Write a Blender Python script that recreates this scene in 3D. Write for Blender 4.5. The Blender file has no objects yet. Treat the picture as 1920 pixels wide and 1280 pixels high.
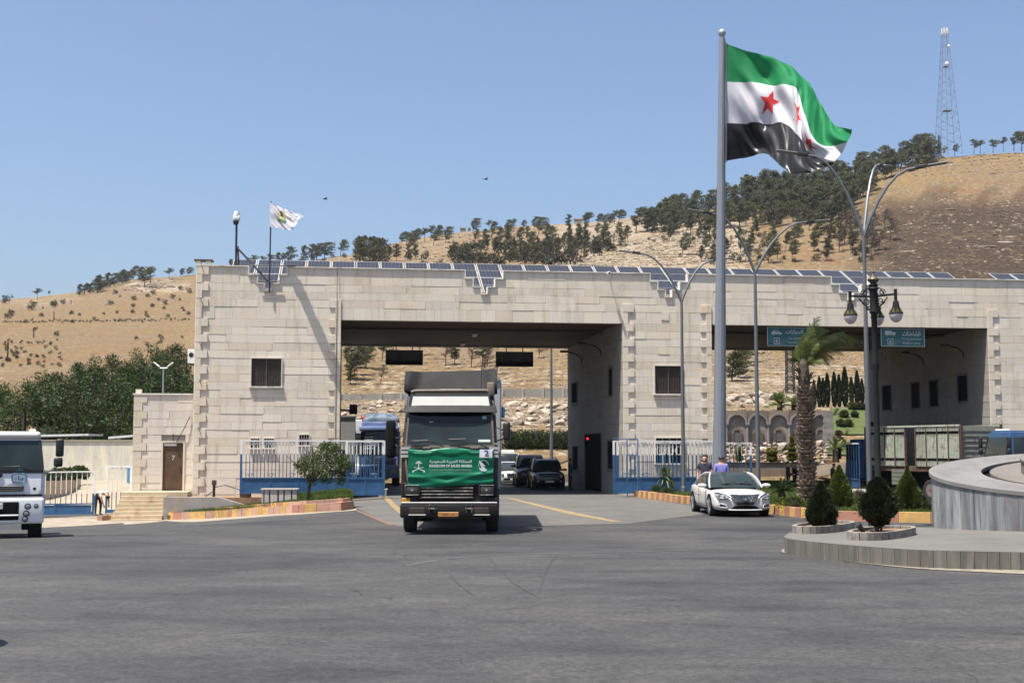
import bpy, bmesh, math, random
from mathutils import Vector, Matrix, noise
PI = math.pi
R = math.radians
rng = random.Random(7)
SC = bpy.context.scene
COL = SC.collection

# ---------------------------------------------------------------- camera, sky, sun, exposure
FP = 2400.0          # focal length in pixels of a 1920 wide picture
CH = 2.15            # eye height
TH = math.atan(205 / FP)
cam_d = bpy.data.cameras.new('camera')
cam_d.sensor_width = 36; cam_d.lens = 45.0
cam_d.clip_start = 0.3; cam_d.clip_end = 5000
cam = bpy.data.objects.new('camera', cam_d); COL.objects.link(cam)
cam.location = (0, 0, CH); cam.rotation_euler = (PI / 2 + TH, 0, 0)
SC.camera = cam
SUN_DIR = Vector((0.285, 0.21, -1.0)).normalized()      # the way the light travels
elev = math.asin(-SUN_DIR.z)
world = bpy.data.worlds.new('World'); SC.world = world; world.use_nodes = True
wn = world.node_tree
wbg = wn.nodes['Background']
sky = wn.nodes.new('ShaderNodeTexSky'); sky.sky_type = 'NISHITA'; sky.sun_disc = False
sky.sun_elevation = elev
sky.sun_rotation = math.atan2(-SUN_DIR.x, -SUN_DIR.y)
sky.altitude = 400; sky.air_density = 1.0; sky.dust_density = 4.2; sky.ozone_density = 4.2
wn.links.new(sky.outputs[0], wbg.inputs[0]); wbg.inputs[1].default_value = 0.092
sun_d = bpy.data.lights.new('sun', 'SUN'); sun_d.energy = 5.0; sun_d.angle = R(0.53); sun_d.color = (1, 0.95, 0.87)
sun = bpy.data.objects.new('sun', sun_d); COL.objects.link(sun)
sun.rotation_euler = SUN_DIR.to_track_quat('-Z', 'Y').to_euler(); sun.location = (-20, -10, 60)
SC.view_settings.view_transform = 'Standard'; SC.view_settings.look = 'None'
SC.view_settings.exposure = 1.0; SC.view_settings.gamma = 1.0

# ---------------------------------------------------------------- picture pixel (1920x1280) -> point of the place
def ray(px, py):
    x = (px - 960) / FP; y = (640 - py) / FP
    c, s = math.cos(TH), math.sin(TH)
    return Vector((x, c - y * s, s + y * c))
def P(px, py, D):
    r = ray(px, py); return Vector((0, 0, CH)) + r * (D / r.y)
def G(px, py, z=0.0):
    r = ray(px, py); return Vector((0, 0, CH)) + r * ((z - CH) / r.z)
def sstep(t):
    t = max(0.0, min(1.0, t)); return t * t * (3 - 2 * t)
def zg(x, y):
    z = -0.9 * sstep((-x - 5) / 11) * sstep((y - 28) / 26)
    if y > 60 and x < -12: z += 1.15 * sstep((y - 60.5) / 13) * sstep((-x - 12) / 5)
    if y > 50 and x > 11: z -= .28 * sstep((x - 11) / 5) * sstep((y - 50) / 9)
    return z
def GG(px, py, dz=0.0):
    def below(D):
        p = P(px, py, D); return p.z < zg(p.x, p.y) + dz
    D = 12.0
    while not below(D) and D < 160: D += .5
    a, b = D-.5, D
    for _ in range(25):
        m = (a+b)/2
        if below(m): b = m
        else: a = m
    p = P(px, py, b); return Vector((p.x, p.y, zg(p.x, p.y) + dz))

# ---------------------------------------------------------------- mesh collector
class MB:
    def __init__(s): s.v = []; s.f = []; s.m = []
    def add(s, vs, fs, m=0):
        n = len(s.v); s.v += [tuple(v) for v in vs]
        s.f += [tuple(i + n for i in f) for f in fs]; s.m += [m] * len(fs); return s
    def box(s, x0, y0, z0, x1, y1, z1, m=0):
        return s.add([(x0,y0,z0),(x1,y0,z0),(x1,y1,z0),(x0,y1,z0),(x0,y0,z1),(x1,y0,z1),(x1,y1,z1),(x0,y1,z1)],
              [(0,3,2,1),(4,5,6,7),(0,1,5,4),(1,2,6,5),(2,3,7,6),(3,0,4,7)], m)
    def hexa(s, p, m=0):
        return s.add(p, [(0,3,2,1),(4,5,6,7),(0,1,5,4),(1,2,6,5),(2,3,7,6),(3,0,4,7)], m)
    def bbox(s, x0, y0, z0, x1, y1, z1, r=0.03, seg=2, m=0, M=None):
        bm = bmesh.new(); bmesh.ops.create_cube(bm, size=1)
        for v in bm.verts:
            v.co = ((x0+x1)/2 + v.co.x*(x1-x0), (y0+y1)/2 + v.co.y*(y1-y0), (z0+z1)/2 + v.co.z*(z1-z0))
        bmesh.ops.bevel(bm, geom=bm.edges[:], offset=r, segments=seg, affect='EDGES', profile=0.5)
        return s.bm(bm, m, M)
    def bm(s, bm, m=0, M=None):
        bm.verts.index_update()
        vs = [(M @ v.co) if M else v.co.copy() for v in bm.verts]
        s.add(vs, [[v.index for v in f.verts] for f in bm.faces], m); bm.free(); return s
    def tube(s, pts, r, n=8, m=0, cap=True):
        pts = [Vector(p) for p in pts]
        if not hasattr(r, '__len__'): r = [r] * len(pts)
        rings = []; up = None
        for i, p in enumerate(pts):
            t = (pts[min(i+1, len(pts)-1)] - pts[max(i-1, 0)]).normalized()
            if up is None:
                up = Vector((0,0,1)) if abs(t.z) < 0.9 else Vector((1,0,0))
            a = t.cross(up).normalized(); b = a.cross(t).normalized(); up = b
            rings.append([p + (a*math.cos(2*PI*k/n) + b*math.sin(2*PI*k/n))*r[i] for k in range(n)])
        vs = [v for q in rings for v in q]; fs = []
        for i in range(len(pts)-1):
            for k in range(n):
                k2 = (k+1) % n
                fs.append((i*n+k, i*n+k2, (i+1)*n+k2, (i+1)*n+k))
        if cap:
            fs.append(tuple(range(n-1, -1, -1))); fs.append(tuple((len(pts)-1)*n + k for k in range(n)))
        return s.add(vs, [f[::-1] for f in fs], m)
    def lathe(s, prof, n=16, c=(0,0,0), m=0, axis='Z', cap=True):
        vs = []; fs = []
        for (r, z) in prof:
            for k in range(n):
                a = 2*PI*k/n; q = (r*math.cos(a), r*math.sin(a), z)
                if axis == 'X': q = (q[2], q[0], q[1])
                if axis == 'Y': q = (q[1], q[2], q[0])
                vs.append((q[0]+c[0], q[1]+c[1], q[2]+c[2]))
        for i in range(len(prof)-1):
            for k in range(n):
                k2 = (k+1) % n; fs.append((i*n+k, i*n+k2, (i+1)*n+k2, (i+1)*n+k))
        if cap and prof[0][0] > 1e-4: fs.append(tuple(range(n-1, -1, -1)))
        if cap and prof[-1][0] > 1e-4: fs.append(tuple((len(prof)-1)*n+k for k in range(n)))
        return s.add(vs, fs, m)
    def prism(s, poly, z0, z1, m=0, M=None):
        n = len(poly); vs = [(p[0],p[1],z0) for p in poly] + [(p[0],p[1],z1) for p in poly]
        if M: vs = [M @ Vector(v) for v in vs]
        fs = [tuple(range(n-1,-1,-1)), tuple(range(n, 2*n))] + [(i, (i+1)%n, n+(i+1)%n, n+i) for i in range(n)]
        return s.add(vs, fs, m)
    def quad(s, a, b, c, d, m=0): return s.add([a,b,c,d], [(0,1,2,3)], m)
    def grid(s, fn, nu, nv, m=0, mf=None):
        n = len(s.v)
        for j in range(nv+1):
            for i in range(nu+1): s.v.append(tuple(fn(i/nu, j/nv)))
        for j in range(nv):
            for i in range(nu):
                a = n + j*(nu+1) + i
                s.f.append((a, a+1, a+nu+2, a+nu+1)); s.m.append(mf((i+.5)/nu, (j+.5)/nv) if mf else m)
        return s
    def xf(s, M, i0=0):
        for i in range(i0, len(s.v)): s.v[i] = tuple(M @ Vector(s.v[i]))
        return s
    def mesh(s, name, mats, smooth=False):
        me = bpy.data.meshes.new(name); me.from_pydata(s.v, [], s.f)
        if not isinstance(mats, (list, tuple)): mats = [mats]
        for q in mats: me.materials.append(q)
        if len(mats) > 1: me.polygons.foreach_set('material_index', s.m)
        if smooth:
            me.polygons.foreach_set('use_smooth', [True]*len(s.f))
            if smooth != 'all': me.set_sharp_from_angle(angle=R(38))
        me.update(); return me
    def build(s, name, mats, parent=None, smooth=False, loc=None):
        return inst(name, s.mesh(name, mats, smooth), parent, loc)
def inst(name, me, parent=None, loc=None, rot=None, scale=None):
    o = bpy.data.objects.new(name, me); COL.objects.link(o)
    if parent: o.parent = parent
    if loc is not None: o.location = loc
    if rot is not None: o.rotation_euler = rot
    if scale is not None: o.scale = scale if hasattr(scale, '__len__') else (scale,)*3
    return o
def tag(o, label=None, cat=None, group=None, kind=None):
    if label: o['label'] = label
    if cat: o['category'] = cat
    if group: o['group'] = group
    if kind: o['kind'] = kind
    return o
def thing(name, label, cat, loc=(0,0,0), rz=0.0, group=None, rot=None):
    o = bpy.data.objects.new(name, None); COL.objects.link(o); o.empty_display_size = 0.3
    o.location = loc; o.rotation_euler = rot if rot else (0,0,rz)
    return tag(o, label, cat, group)
def struct(name, mb, mats, smooth=False): return tag(mb.build(name, mats, None, smooth), kind='structure')
def dup(o, loc=None, rot=None, label=None, parent=None, scale=None):
    c = o.copy(); COL.objects.link(c)
    if parent is not None: c.parent = parent
    if loc is not None: c.location = loc
    if rot is not None: c.rotation_euler = rot
    if scale is not None: c.scale = scale if hasattr(scale, '__len__') else (scale,)*3
    if label: c['label'] = label
    for ch in list(o.children): dup(ch, parent=c)
    return c

# ---------------------------------------------------------------- materials
class NT:
    def __init__(s, m): s.t = m.node_tree; s.b = s.t.nodes.get('Principled BSDF')
    def n(s, kind, **kw):
        q = s.t.nodes.new('ShaderNode' + kind)
        for k, v in kw.items():
            if k.startswith('i_'):
                k = k[2:]; k = int(k) if k.isdigit() else k.replace('_', ' ')
                q.inputs[k].default_value = v
            else: setattr(q, k, v)
        return q
    def l(s, a, b): s.t.links.new(a, b)
    def coord(s, world=False, scale=None, rot=None):
        o = s.n('NewGeometry').outputs['Position'] if world else s.n('TexCoord').outputs['Object']
        if scale or rot:
            mp = s.n('Mapping')
            if scale: mp.inputs['Scale'].default_value = scale
            if rot: mp.inputs['Rotation'].default_value = rot
            s.l(o, mp.inputs[0]); o = mp.outputs[0]
        return o
    def noise(s, co, scale, detail=4, rough=.55, dist=0):
        q = s.n('TexNoise'); q.inputs['Scale'].default_value = scale; q.inputs['Detail'].default_value = detail
        q.inputs['Roughness'].default_value = rough; q.inputs['Distortion'].default_value = dist
        s.l(co, q.inputs['Vector']); return q.outputs['Fac']
    def ramp(s, f, a, b, c0=0.0, c1=1.0):
        q = s.n('MapRange'); q.inputs[1].default_value = a; q.inputs[2].default_value = b
        q.inputs[3].default_value = c0; q.inputs[4].default_value = c1; s.l(f, q.inputs[0]); return q.outputs[0]
    def math(s, op, a, b):
        q = s.n('Math', operation=op)
        for i, v in enumerate((a, b)):
            if hasattr(v, 'links'): s.l(v, q.inputs[i])
            else: q.inputs[i].default_value = v
        return q.outputs[0]
    def mix(s, f, a, b, blend='MIX'):
        q = s.n('Mix', data_type='RGBA', blend_type=blend)
        for sock, v in ((q.inputs[0], f), (q.inputs[6], a), (q.inputs[7], b)):
            if hasattr(v, 'links'): s.l(v, sock)
            elif hasattr(v, '__len__'): sock.default_value = (*v[:3], 1)
            else: sock.default_value = v
        return q.outputs[2]
    def scale(s, col, f):
        q = s.n('VectorMath', operation='SCALE'); 
        if hasattr(col, 'links'): s.l(col, q.inputs[0])
        else: q.inputs[0].default_value = col[:3]
        if hasattr(f, 'links'): s.l(f, q.inputs[3])
        else: q.inputs[3].default_value = f
        return q.outputs[0]
    def bump(s, h, strength=.3, dist=.02):
        q = s.n('Bump'); q.inputs['Strength'].default_value = strength; q.inputs['Distance'].default_value = dist
        s.l(h, q.inputs['Height']); s.l(q.outputs[0], s.b.inputs['Normal'])
def newmat(name):
    m = bpy.data.materials.new(name); m.use_nodes = True; return m, NT(m)
def M(name, c, rough=.7, metal=0.0, var=.12, vs=3.0, rnd=0.0, isl=0.0, bump=0.0, bs=60, dirt=None, dirts=1.5, spec=.5, coat=0, world=False):
    m, t = newmat(name); b = t.b
    b.inputs['Roughness'].default_value = rough; b.inputs['Metallic'].default_value = metal
    b.inputs['Specular IOR Level'].default_value = spec
    if coat: b.inputs['Coat Weight'].default_value = coat; b.inputs['Coat Roughness'].default_value = .05
    co = t.coord(world)
    f = t.ramp(t.noise(co, vs, 5), .3, .7, 1-var, 1+var)
    if rnd: f = t.math('MULTIPLY', f, t.ramp(t.n('ObjectInfo').outputs['Random'], 0, 1, 1-rnd, 1+rnd))
    if isl: f = t.math('MULTIPLY', f, t.ramp(t.n('NewGeometry').outputs['Random Per Island'], 0, 1, 1-isl, 1+isl))
    c2 = t.scale(c, f)
    if dirt:
        k = t.ramp(t.noise(co, dirts, 6, .65), .52, .72); c2 = t.mix(k, c2, dirt)
    t.l(c2, b.inputs['Base Color'])
    if bump: t.bump(t.noise(co, bs, 4), bump, .01)
    return m
def leafmat(name, c1, c2, rough=.55, trans=.25, rnd=.18):
    m, t = newmat(name); b = t.b; b.inputs['Roughness'].default_value = rough; b.inputs['Specular IOR Level'].default_value = .25
    f = t.n('NewGeometry').outputs['Random Per Island']
    c = t.mix(f, c1, c2)
    c = t.scale(c, t.ramp(t.n('ObjectInfo').outputs['Random'], 0, 1, 1-rnd, 1+rnd))
    t.l(c, b.inputs['Base Color'])
    tr = t.n('BsdfTranslucent'); t.l(c, tr.inputs[0])
    mx = t.n('MixShader'); mx.inputs[0].default_value = trans
    t.l(b.outputs[0], mx.inputs[1]); t.l(tr.outputs[0], mx.inputs[2])
    t.l(mx.outputs[0], t.t.nodes['Material Output'].inputs[0]); return m

def stone_mat(name, single, c=(.66,.59,.49), tan=(.64,.555,.43), sc=1.0):
    m, t = newmat(name); b = t.b; b.inputs['Roughness'].default_value = .85; b.inputs['Specular IOR Level'].default_value = .25
    co = t.coord()
    r = t.n('ObjectInfo').outputs['Random'] if single else t.n('NewGeometry').outputs['Random Per Island']
    r2 = t.math('FRACT', t.math('MULTIPLY', r, 7.31), 0)
    base = t.mix(t.ramp(r2, .55, 1), c, tan)
    base = t.scale(base, t.ramp(r, 0, 1, .965, 1.035))
    n1 = t.noise(co, .55*sc, 6, .65); n2 = t.noise(co, 2.6*sc, 5, .6)
    k = t.math('MULTIPLY', t.ramp(n1, .5, .7), t.ramp(n2, .35, .65))
    base = t.mix(t.math('MULTIPLY', k, .75), base, (.46,.38,.26))
    cs = t.coord(scale=(2.5, 2.5, .25))
    st = t.ramp(t.noise(cs, 1.2, 6, .65), .52, .74)
    base = t.mix(t.math('MULTIPLY', st, .5), base, (.27,.22,.16))
    base = t.scale(base, t.ramp(t.noise(co, 14, 4, .7), .25, .75, .9, 1.08))
    t.l(base, b.inputs['Base Color']); t.bump(t.noise(co, 25, 5, .7), .35, .02); return m
MS1 = stone_mat('stone_facing', True); MSJ = stone_mat('stone_facing_joined', False)
MSQ = stone_mat('stone_quoin', True, (.66,.585,.475), (.63,.53,.39))
M_mortar = M('mortar', (.26,.24,.21), .95, var=.15, vs=2)
M_cope = M('coping_stone', (.66,.62,.54), .8, var=.12, vs=1.5, dirt=(.25,.22,.18), dirts=2)
M_conc = M('concrete', (.36,.34,.31), .9, var=.15, vs=.8, bump=.3, dirt=(.20,.17,.13), dirts=.9)
M_black = M('black_plastic', (.012,.012,.013), .5, var=.2)
M_blackm = M('black_matt', (.008,.008,.008), .9, var=.2, spec=.1)
M_rubber = M('tyre_rubber', (.018,.018,.019), .85, var=.25, vs=6)
M_steel = M('galvanised_steel', (.36,.38,.40), .45, .55, var=.1, vs=2)
M_dsteel = M('dark_steel', (.05,.05,.052), .5, .6, var=.2)
M_white = M('white_paint', (.72,.71,.68), .5, var=.08, dirt=(.45,.40,.33), dirts=3)
M_blue = M('blue_paint', (.022,.085,.19), .5, var=.2, vs=2.5, dirt=(.04,.115,.21), dirts=2)
M_glass = M('dark_glass', (.010,.012,.013), .1, var=.1, spec=.4)
M_soil = M('soil', (.20,.12,.07), .95, var=.3, vs=3, bump=.5)
M_brownd = M('dark_brown_wood', (.028,.017,.012), .6, var=.25, vs=2)
M_yel = M('kerb_yellow', (.43,.26,.08), .8, var=.15, vs=3, rnd=.15, dirt=(.30,.21,.12), dirts=4)
M_red = M('kerb_red', (.30,.13,.085), .8, var=.15, vs=3, rnd=.2, dirt=(.25,.17,.12), dirts=4)
# ---------------------------------------------------------------- ground and hills
def asphalt_mat():
    m, t = newmat('asphalt'); b = t.b; b.inputs['Specular IOR Level'].default_value = .3
    co = t.coord(True)
    cs = t.coord(True, scale=(.38, 1.0, 1.0), rot=(0,0,.10))
    cs2 = t.coord(True, scale=(.5, 1.2, 1.0), rot=(0,0,-.6))
    a = t.noise(co, .18, 5, .6); s1 = t.noise(cs, .55, 6, .6, .4); s2 = t.noise(cs2, .9, 6, .65, .3)
    f = t.math('ADD', t.math('MULTIPLY', a, .4), t.math('ADD', t.math('MULTIPLY', s1, .35), t.math('MULTIPLY', s2, .25)))
    c = t.mix(t.ramp(f, .38, .60), (.030,.030,.033), (.080,.078,.074))
    d = t.ramp(t.noise(co, .09, 4, .5), .55, .75)
    c = t.mix(t.math('MULTIPLY', d, .35), c, (.095,.085,.073))
    g = t.noise(co, 55, 3, .8); g2 = t.n('TexVoronoi'); g2.inputs['Scale'].default_value = 15; t.l(co, g2.inputs['Vector'])
    c = t.scale(c, t.ramp(g, .3, .7, .5, 1.5))
    sp = t.ramp(g2.outputs['Distance'], .05, .16, 1, 0)
    mk = t.math('MULTIPLY', sp, t.ramp(t.noise(co, 1.2, 4), .45, .62))
    c = t.mix(t.math('MULTIPLY', mk, .7), c, (.17,.165,.155))
    md = t.noise(co, 11, 4, .85); c = t.scale(c, t.ramp(md, .34, .66, .58, 1.42)); md3 = t.noise(co, 3.5, 5, .8); c = t.scale(c, t.ramp(md3, .35, .65, .86, 1.14))
    md2 = t.noise(co, 1.6, 5, .7, .5); c = t.scale(c, t.ramp(md2, .35, .65, .90, 1.08))
    wob = t.n('VectorMath', operation='ADD'); t.l(co, wob.inputs[0]); nv = t.n('TexNoise'); nv.inputs['Scale'].default_value = .8; t.l(co, nv.inputs['Vector']); t.l(nv.outputs['Color'], wob.inputs[1])
    vo = t.n('TexVoronoi', feature='DISTANCE_TO_EDGE'); vo.inputs['Scale'].default_value = .17; t.l(wob.outputs[0], vo.inputs['Vector'])
    ck = t.math('MULTIPLY', t.ramp(vo.outputs['Distance'], .0012, .004, 1, 0), t.ramp(t.noise(co, .35, 3), .50, .60))
    c = t.mix(t.math('MULTIPLY', ck, .7), c, (.016,.016,.017))
    oil = t.ramp(t.noise(co, .55, 3, .5), .70, .78); c = t.scale(c, t.ramp(oil, 0, 1, 1, .72))
    c = t.scale(c, .74)
    t.l(c, b.inputs['Base Color'])
    t.l(t.ramp(s1, .3, .7, .7, .95), b.inputs['Roughness'])
    t.bump(g, .35, .01); return m
M_asph = asphalt_mat()
M_dust = M('pale_dust', (.24,.20,.15), .95, var=.2, vs=2, world=True, dirt=(.13,.11,.085), dirts=1.2)
M_rock = M('limestone', (.215,.18,.14), .9, var=.25, vs=.8, isl=.35, rnd=.35, bump=.5, bs=4, dirt=(.15,.085,.055), dirts=.9)

def lerp_tab(tab, x):
    if x <= tab[0][0]: return tab[0][1]
    for (a, va), (b, vb) in zip(tab, tab[1:]):
        if x <= b: return va + (vb-va)*(x-a)/(b-a)
    return tab[-1][1]
SKY = [(-700,585),(0,561),(60,556),(150,544),(200,531),(250,522),(300,520),(360,515),(420,508),(500,500),(560,492),(650,478),
       (740,456),(830,438),(900,431),(960,425),(1030,421),(1100,417),(1180,406),(1215,402),(1260,398),(1330,388),(1400,376),(1500,355),
       (1600,333),(1680,312),(1730,301),(1760,293),(1850,285),(1920,281),(2100,276),(2700,290)]
DS = [(-700,640),(300,620),(900,600),(1100,560),(1400,480),(1750,430),(2700,420)]
def ctrl(px):
    ys, D = lerp_tab(SKY, px), lerp_tab(DS, px)
    zl = [(88,-.9),(140,-.4),(200,P(960,706,200).z),(300,P(960,642,300).z),(450,P(960,590,450).z)]
    zc = [(90,0.0),(93,1.5),(97,P(960,836,97).z),(150,P(960,760,150).z),(165,P(960,738,165).z),(200,P(960,662,200).z),(330,P(960,505,330).z)]
    zr = [(86,.2),(91,1.3),(105,P(960,768,105).z),(150,P(960,722,150).z),(200,P(960,662,200).z),(300,P(960,530,300).z)]
    return ys, D, zl, zc, zr
def tz(tab, D):
    if D <= tab[0][0]: return tab[0][1]
    return lerp_tab(tab, D)
_cc = {}
def terrain_z(px, D):
    """height of the hills at azimuth px (column of a 1920 wide view) and distance D"""
    k = round(px)
    if k not in _cc: _cc[k] = ctrl(k)
    ys, Ds, zl, zc, zr = _cc[k]
    zs = P(960, ys, Ds).z
    De = min(D, Ds)
    L = tz(zl + [(Ds, zs)], De); C = tz(zc + [(Ds, zs)], De); Rr = tz(zr + [(Ds, zs)], De)
    a = sstep((px - 330) / 280); b = sstep((px - 1080) / 260)
    z = (L*(1-a) + C*a)*(1-b) + Rr*b
    if D > Ds: z -= (D-Ds)*.12 + (D-Ds)**2*.0006
    if D > 110:
        x = (px-960)/FP*D
        k = min(1, (D-110)/90) * (1 if D < Ds*.9 else .6)
        z += k*(1.1*noise.noise(Vector((x/28, D/28, 3))) + .5*noise.noise(Vector((x/9, D/9, 7))))
    return z
def TZ(x, y): return terrain_z(960 + FP*x/max(y, 1), y)
def hill(px, py):
    """first point of the hills on the line of sight through a pixel"""
    Ds = lerp_tab(DS, px); D = 90.0; r = ray(px, py)
    while D < Ds:
        p = P(px, py, D)
        if terrain_z(960 + FP*p.x/p.y, D) >= p.z: break
        D += 2.0 + D*.006
    D = min(D, Ds)
    p = P(px, py, D); p.z = TZ(p.x, p.y); return p

def hill_mat():
    m, t = newmat('dry_hillside'); b = t.b; b.inputs['Roughness'].default_value = .95; b.inputs['Specular IOR Level'].default_value = .1
    co = t.coord(True); at = t.n('VertexColor', layer_name='marks')
    sep = t.n('SeparateColor'); t.l(at.outputs[0], sep.inputs[0])
    n1 = t.noise(co, .03, 6, .6); n2 = t.noise(co, .16, 6, .65); n3 = t.noise(co, .9, 5, .7); n4 = t.noise(co, .07, 5, .6, .6)
    c = t.mix(t.ramp(n2, .35, .65), (.170,.118,.057), (.140,.100,.056))
    c = t.mix(t.ramp(n1, .45, .62), c, (.150,.108,.066))
    c = t.mix(t.math('MULTIPLY', t.ramp(n4, .55, .68), .6), c, (.16,.078,.036))
    # burnt scrub
    cb = t.coord(True, scale=(.6,.25,1.6))
    nb = t.noise(cb, .22, 6, .7, .4)
    bk = t.math('MULTIPLY', sep.outputs[0], t.ramp(nb, .24, .46, .35, .97))
    c = t.mix(bk, c, (.042,.029,.021))
    c = t.mix(t.math('MULTIPLY', sep.outputs[0], t.ramp(n3, .5, .8, 0, .5)), c, (.105,.064,.036))
    # pale stones
    rk = t.math('ADD', t.math('MULTIPLY', sep.outputs[1], .2), t.math('MULTIPLY', n2, .35))
    rk = t.ramp(t.math('ADD', rk, t.math('MULTIPLY', n3, .5)), .53, .58)
    c = t.mix(rk, c, (.25,.205,.15))
    sc = t.ramp(t.noise(co, .45, 5, .75), .60, .66)                 # scrub
    c = t.mix(t.math('MULTIPLY', sc, t.math('ADD', .35, t.math('MULTIPLY', sep.outputs[2], .6))), c, (.06,.055,.028))
    c = t.scale(c, t.ramp(n3, .28, .72, .5, 1.4))
    t.l(c, b.inputs['Base Color']); t.bump(n3, .9, .5); return m
cols = [(-900 + i*12) for i in range(0, 312)]
rows = [86, 88, 90, 91.5, 93, 95, 97, 100]
while rows[-1] < 900: rows.append(rows[-1]*1.021 + .2)
mb = MB(); colr = []
for D in rows:
    for px in cols:
        z = terrain_z(px, D); mb.v.append(((px-960)/FP*D, D, z))
        py = 845 - (z-CH)/D*FP
        burn = 0.0
        if 1500 < px < 2200 and 200 < D < lerp_tab(DS, px):
            burn = sstep((px-1560)/130) * sstep((py-352)/40) * sstep((640-py)/80)
            burn = max(burn, .6*sstep((px-1560)/130)*sstep((py-330)/30)*sstep((640-py)/80)*(1 if noise.noise(Vector((px/60,py/14,0)))>.05 else 0))
        def sb(v, a, b, w): return sstep((v-a)/w+.5)*sstep((b-v)/w+.5)
        wob = 26*noise.noise(Vector((px/45, py/12, 5)))
        rk = .22 + .5*sb(px+wob, 1050, 1420, 60)*sb(py+wob*.4, 400, 530, 30)
        rk += .30*sb(px, 640, 1660, 60)*sb(py+wob*.4, 690, 850, 40) + .10*sb(px, 1330, 1700, 60)*sb(py+wob*.5, 655, 770, 30)
        rk += .25*sb(px+wob, 560, 1060, 80)*sb(py, 380, 505, 40) + .28*sb(px+wob*2, -400, 140, 80)*sb(py, 540, 575, 14) + .5*sb(px+wob, 235, 345, 30)*sb(py+wob*.3, 524, 548, 10)
        scr = .12 + .8*max(sb(px+wob, -500, 330, 80)*sb(py+wob*.3, 608, 690, 20), .6*sb(px+wob, 840, 1230, 80)*sb(py, 430, 500, 30))
        colr.append((burn, rk, scr, 1))
nc = len(cols)
for j in range(len(rows)-1):
    for i in range(nc-1):
        a = j*nc+i; mb.f.append((a, a+1, a+nc+1, a+nc)); mb.m.append(0)
M_hill = hill_mat()
terr = struct('hills', mb, M_hill, 'all')
ca = terr.data.color_attributes.new('marks', 'FLOAT_COLOR', 'POINT')
ca.data.foreach_set('color', [q for c in colr for q in c])

# road and forecourt: one sheet that follows the fall of the ground to the left
mb = MB()
xs = [-400,-200,-120,-80,-60,-48,-40] + [-36+i*1.5 for i in range(0, 32)] + [14,20,28,40,60,100,200,400]
ys = [-60,-20,0,10,20] + [26+i*2 for i in range(0, 34)]
for y in ys:
    for x in xs: mb.v.append((x, y, zg(x, y)))
for j in range(len(ys)-1):
    for i in range(len(xs)-1):
        a = j*len(xs)+i; mb.f.append((a, a+1, a+len(xs)+1, a+len(xs))); mb.m.append(0)
road = struct('road', mb, M_asph)
# base earth far around so that nothing ends in the air
mb = MB(); mb.box(-3000, -800, -7.9, 3000, 4000, -6); struct('ground', mb, M_dust)

def sheet(name, pts, mat, dz=.004, kind='structure', cell=2.0, flat=None):
    """a flush sheet on the ground through the given plan points, cut fine enough to follow it"""
    bm = bmesh.new(); vs = [bm.verts.new((p[0], p[1], 0)) for p in pts]; bm.faces.new(vs)
    x0, x1 = min(p[0] for p in pts), max(p[0] for p in pts); y0, y1 = min(p[1] for p in pts), max(p[1] for p in pts)
    if flat is None:
        x = math.floor(x0/1.5)*1.5
        while x < x1:
            bmesh.ops.bisect_plane(bm, geom=bm.verts[:]+bm.edges[:]+bm.faces[:], plane_co=(x,0,0), plane_no=(1,0,0)); x += 1.5
        y = 26.0
        while y < y1:
            if y > y0: bmesh.ops.bisect_plane(bm, geom=bm.verts[:]+bm.edges[:]+bm.faces[:], plane_co=(0,y,0), plane_no=(0,1,0))
            y += 2
        bmesh.ops.triangulate(bm, faces=[f for f in bm.faces if len(f.verts) > 4])
    for v in bm.verts: v.co.z = (zg(v.co.x, v.co.y) if flat is None else flat) + dz
    bmesh.ops.recalc_face_normals(bm, faces=bm.faces[:])
    if sum(f.normal.z for f in bm.faces) < 0: bmesh.ops.reverse_faces(bm, faces=bm.faces[:])
    o = MB().bm(bm).build(name, mat); tag(o, kind=kind); return o
def paver_mat():
    m, t = newmat('block_paving'); b = t.b; b.inputs['Roughness'].default_value = .9
    co = t.coord(True); br = t.n('TexBrick'); t.l(co, br.inputs[0])
    br.inputs['Color1'].default_value = (.083,.08,.073,1); br.inputs['Color2'].default_value = (.108,.102,.092,1); br.inputs['Mortar'].default_value = (.05,.046,.04,1)
    br.inputs['Scale'].default_value = 1.0; br.inputs['Brick Width'].default_value = .22; br.inputs['Row Height'].default_value = .11; br.inputs['Mortar Size'].default_value = .008
    c = t.scale(br.outputs[0], t.ramp(t.noise(co, .35, 6, .65), .3, .7, .72, 1.15))
    t.l(c, b.inputs['Base Color']); t.bump(br.outputs[1], -.3, .01); return m
M_pave = paver_mat()
M_line = M('worn_yellow_line', (.20,.145,.068), .9, var=.25, vs=4, world=True, dirt=(.10,.09,.08), dirts=2.5)
sheet('forecourt_paving', [GG(*q) for q in [(655,949),(741,985),(800,989),(1000,986),(1180,981),(1330,962),(1295,947),(1188,931),(1150,926),(1150,900),(1060,868),(640,868),(640,940)]], M_pave, .004)
sheet('red_paver_edging', [GG(*q) for q in [(661,956),(672,957),(742,984),(730,985)]], M('worn_red_pavers', (.13,.075,.055), .9, var=.35, vs=5, world=True, dirt=(.09,.08,.07), dirts=5), .009)
sheet('yellow_lane_line', [GG(*q) for q in [(946,933),(960,934),(1080,961),(1166,978),(1146,978),(1066,964)]], M_line, .010)
sheet('yellow_lane_line', [GG(*q) for q in [(716,931),(727,931),(745,948),(766,966),(752,966),(732,948)]], M_line, .010)
M_skid = M('tyre_mark', (.029,.029,.030), .85, var=.25, vs=2, world=True)
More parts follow.
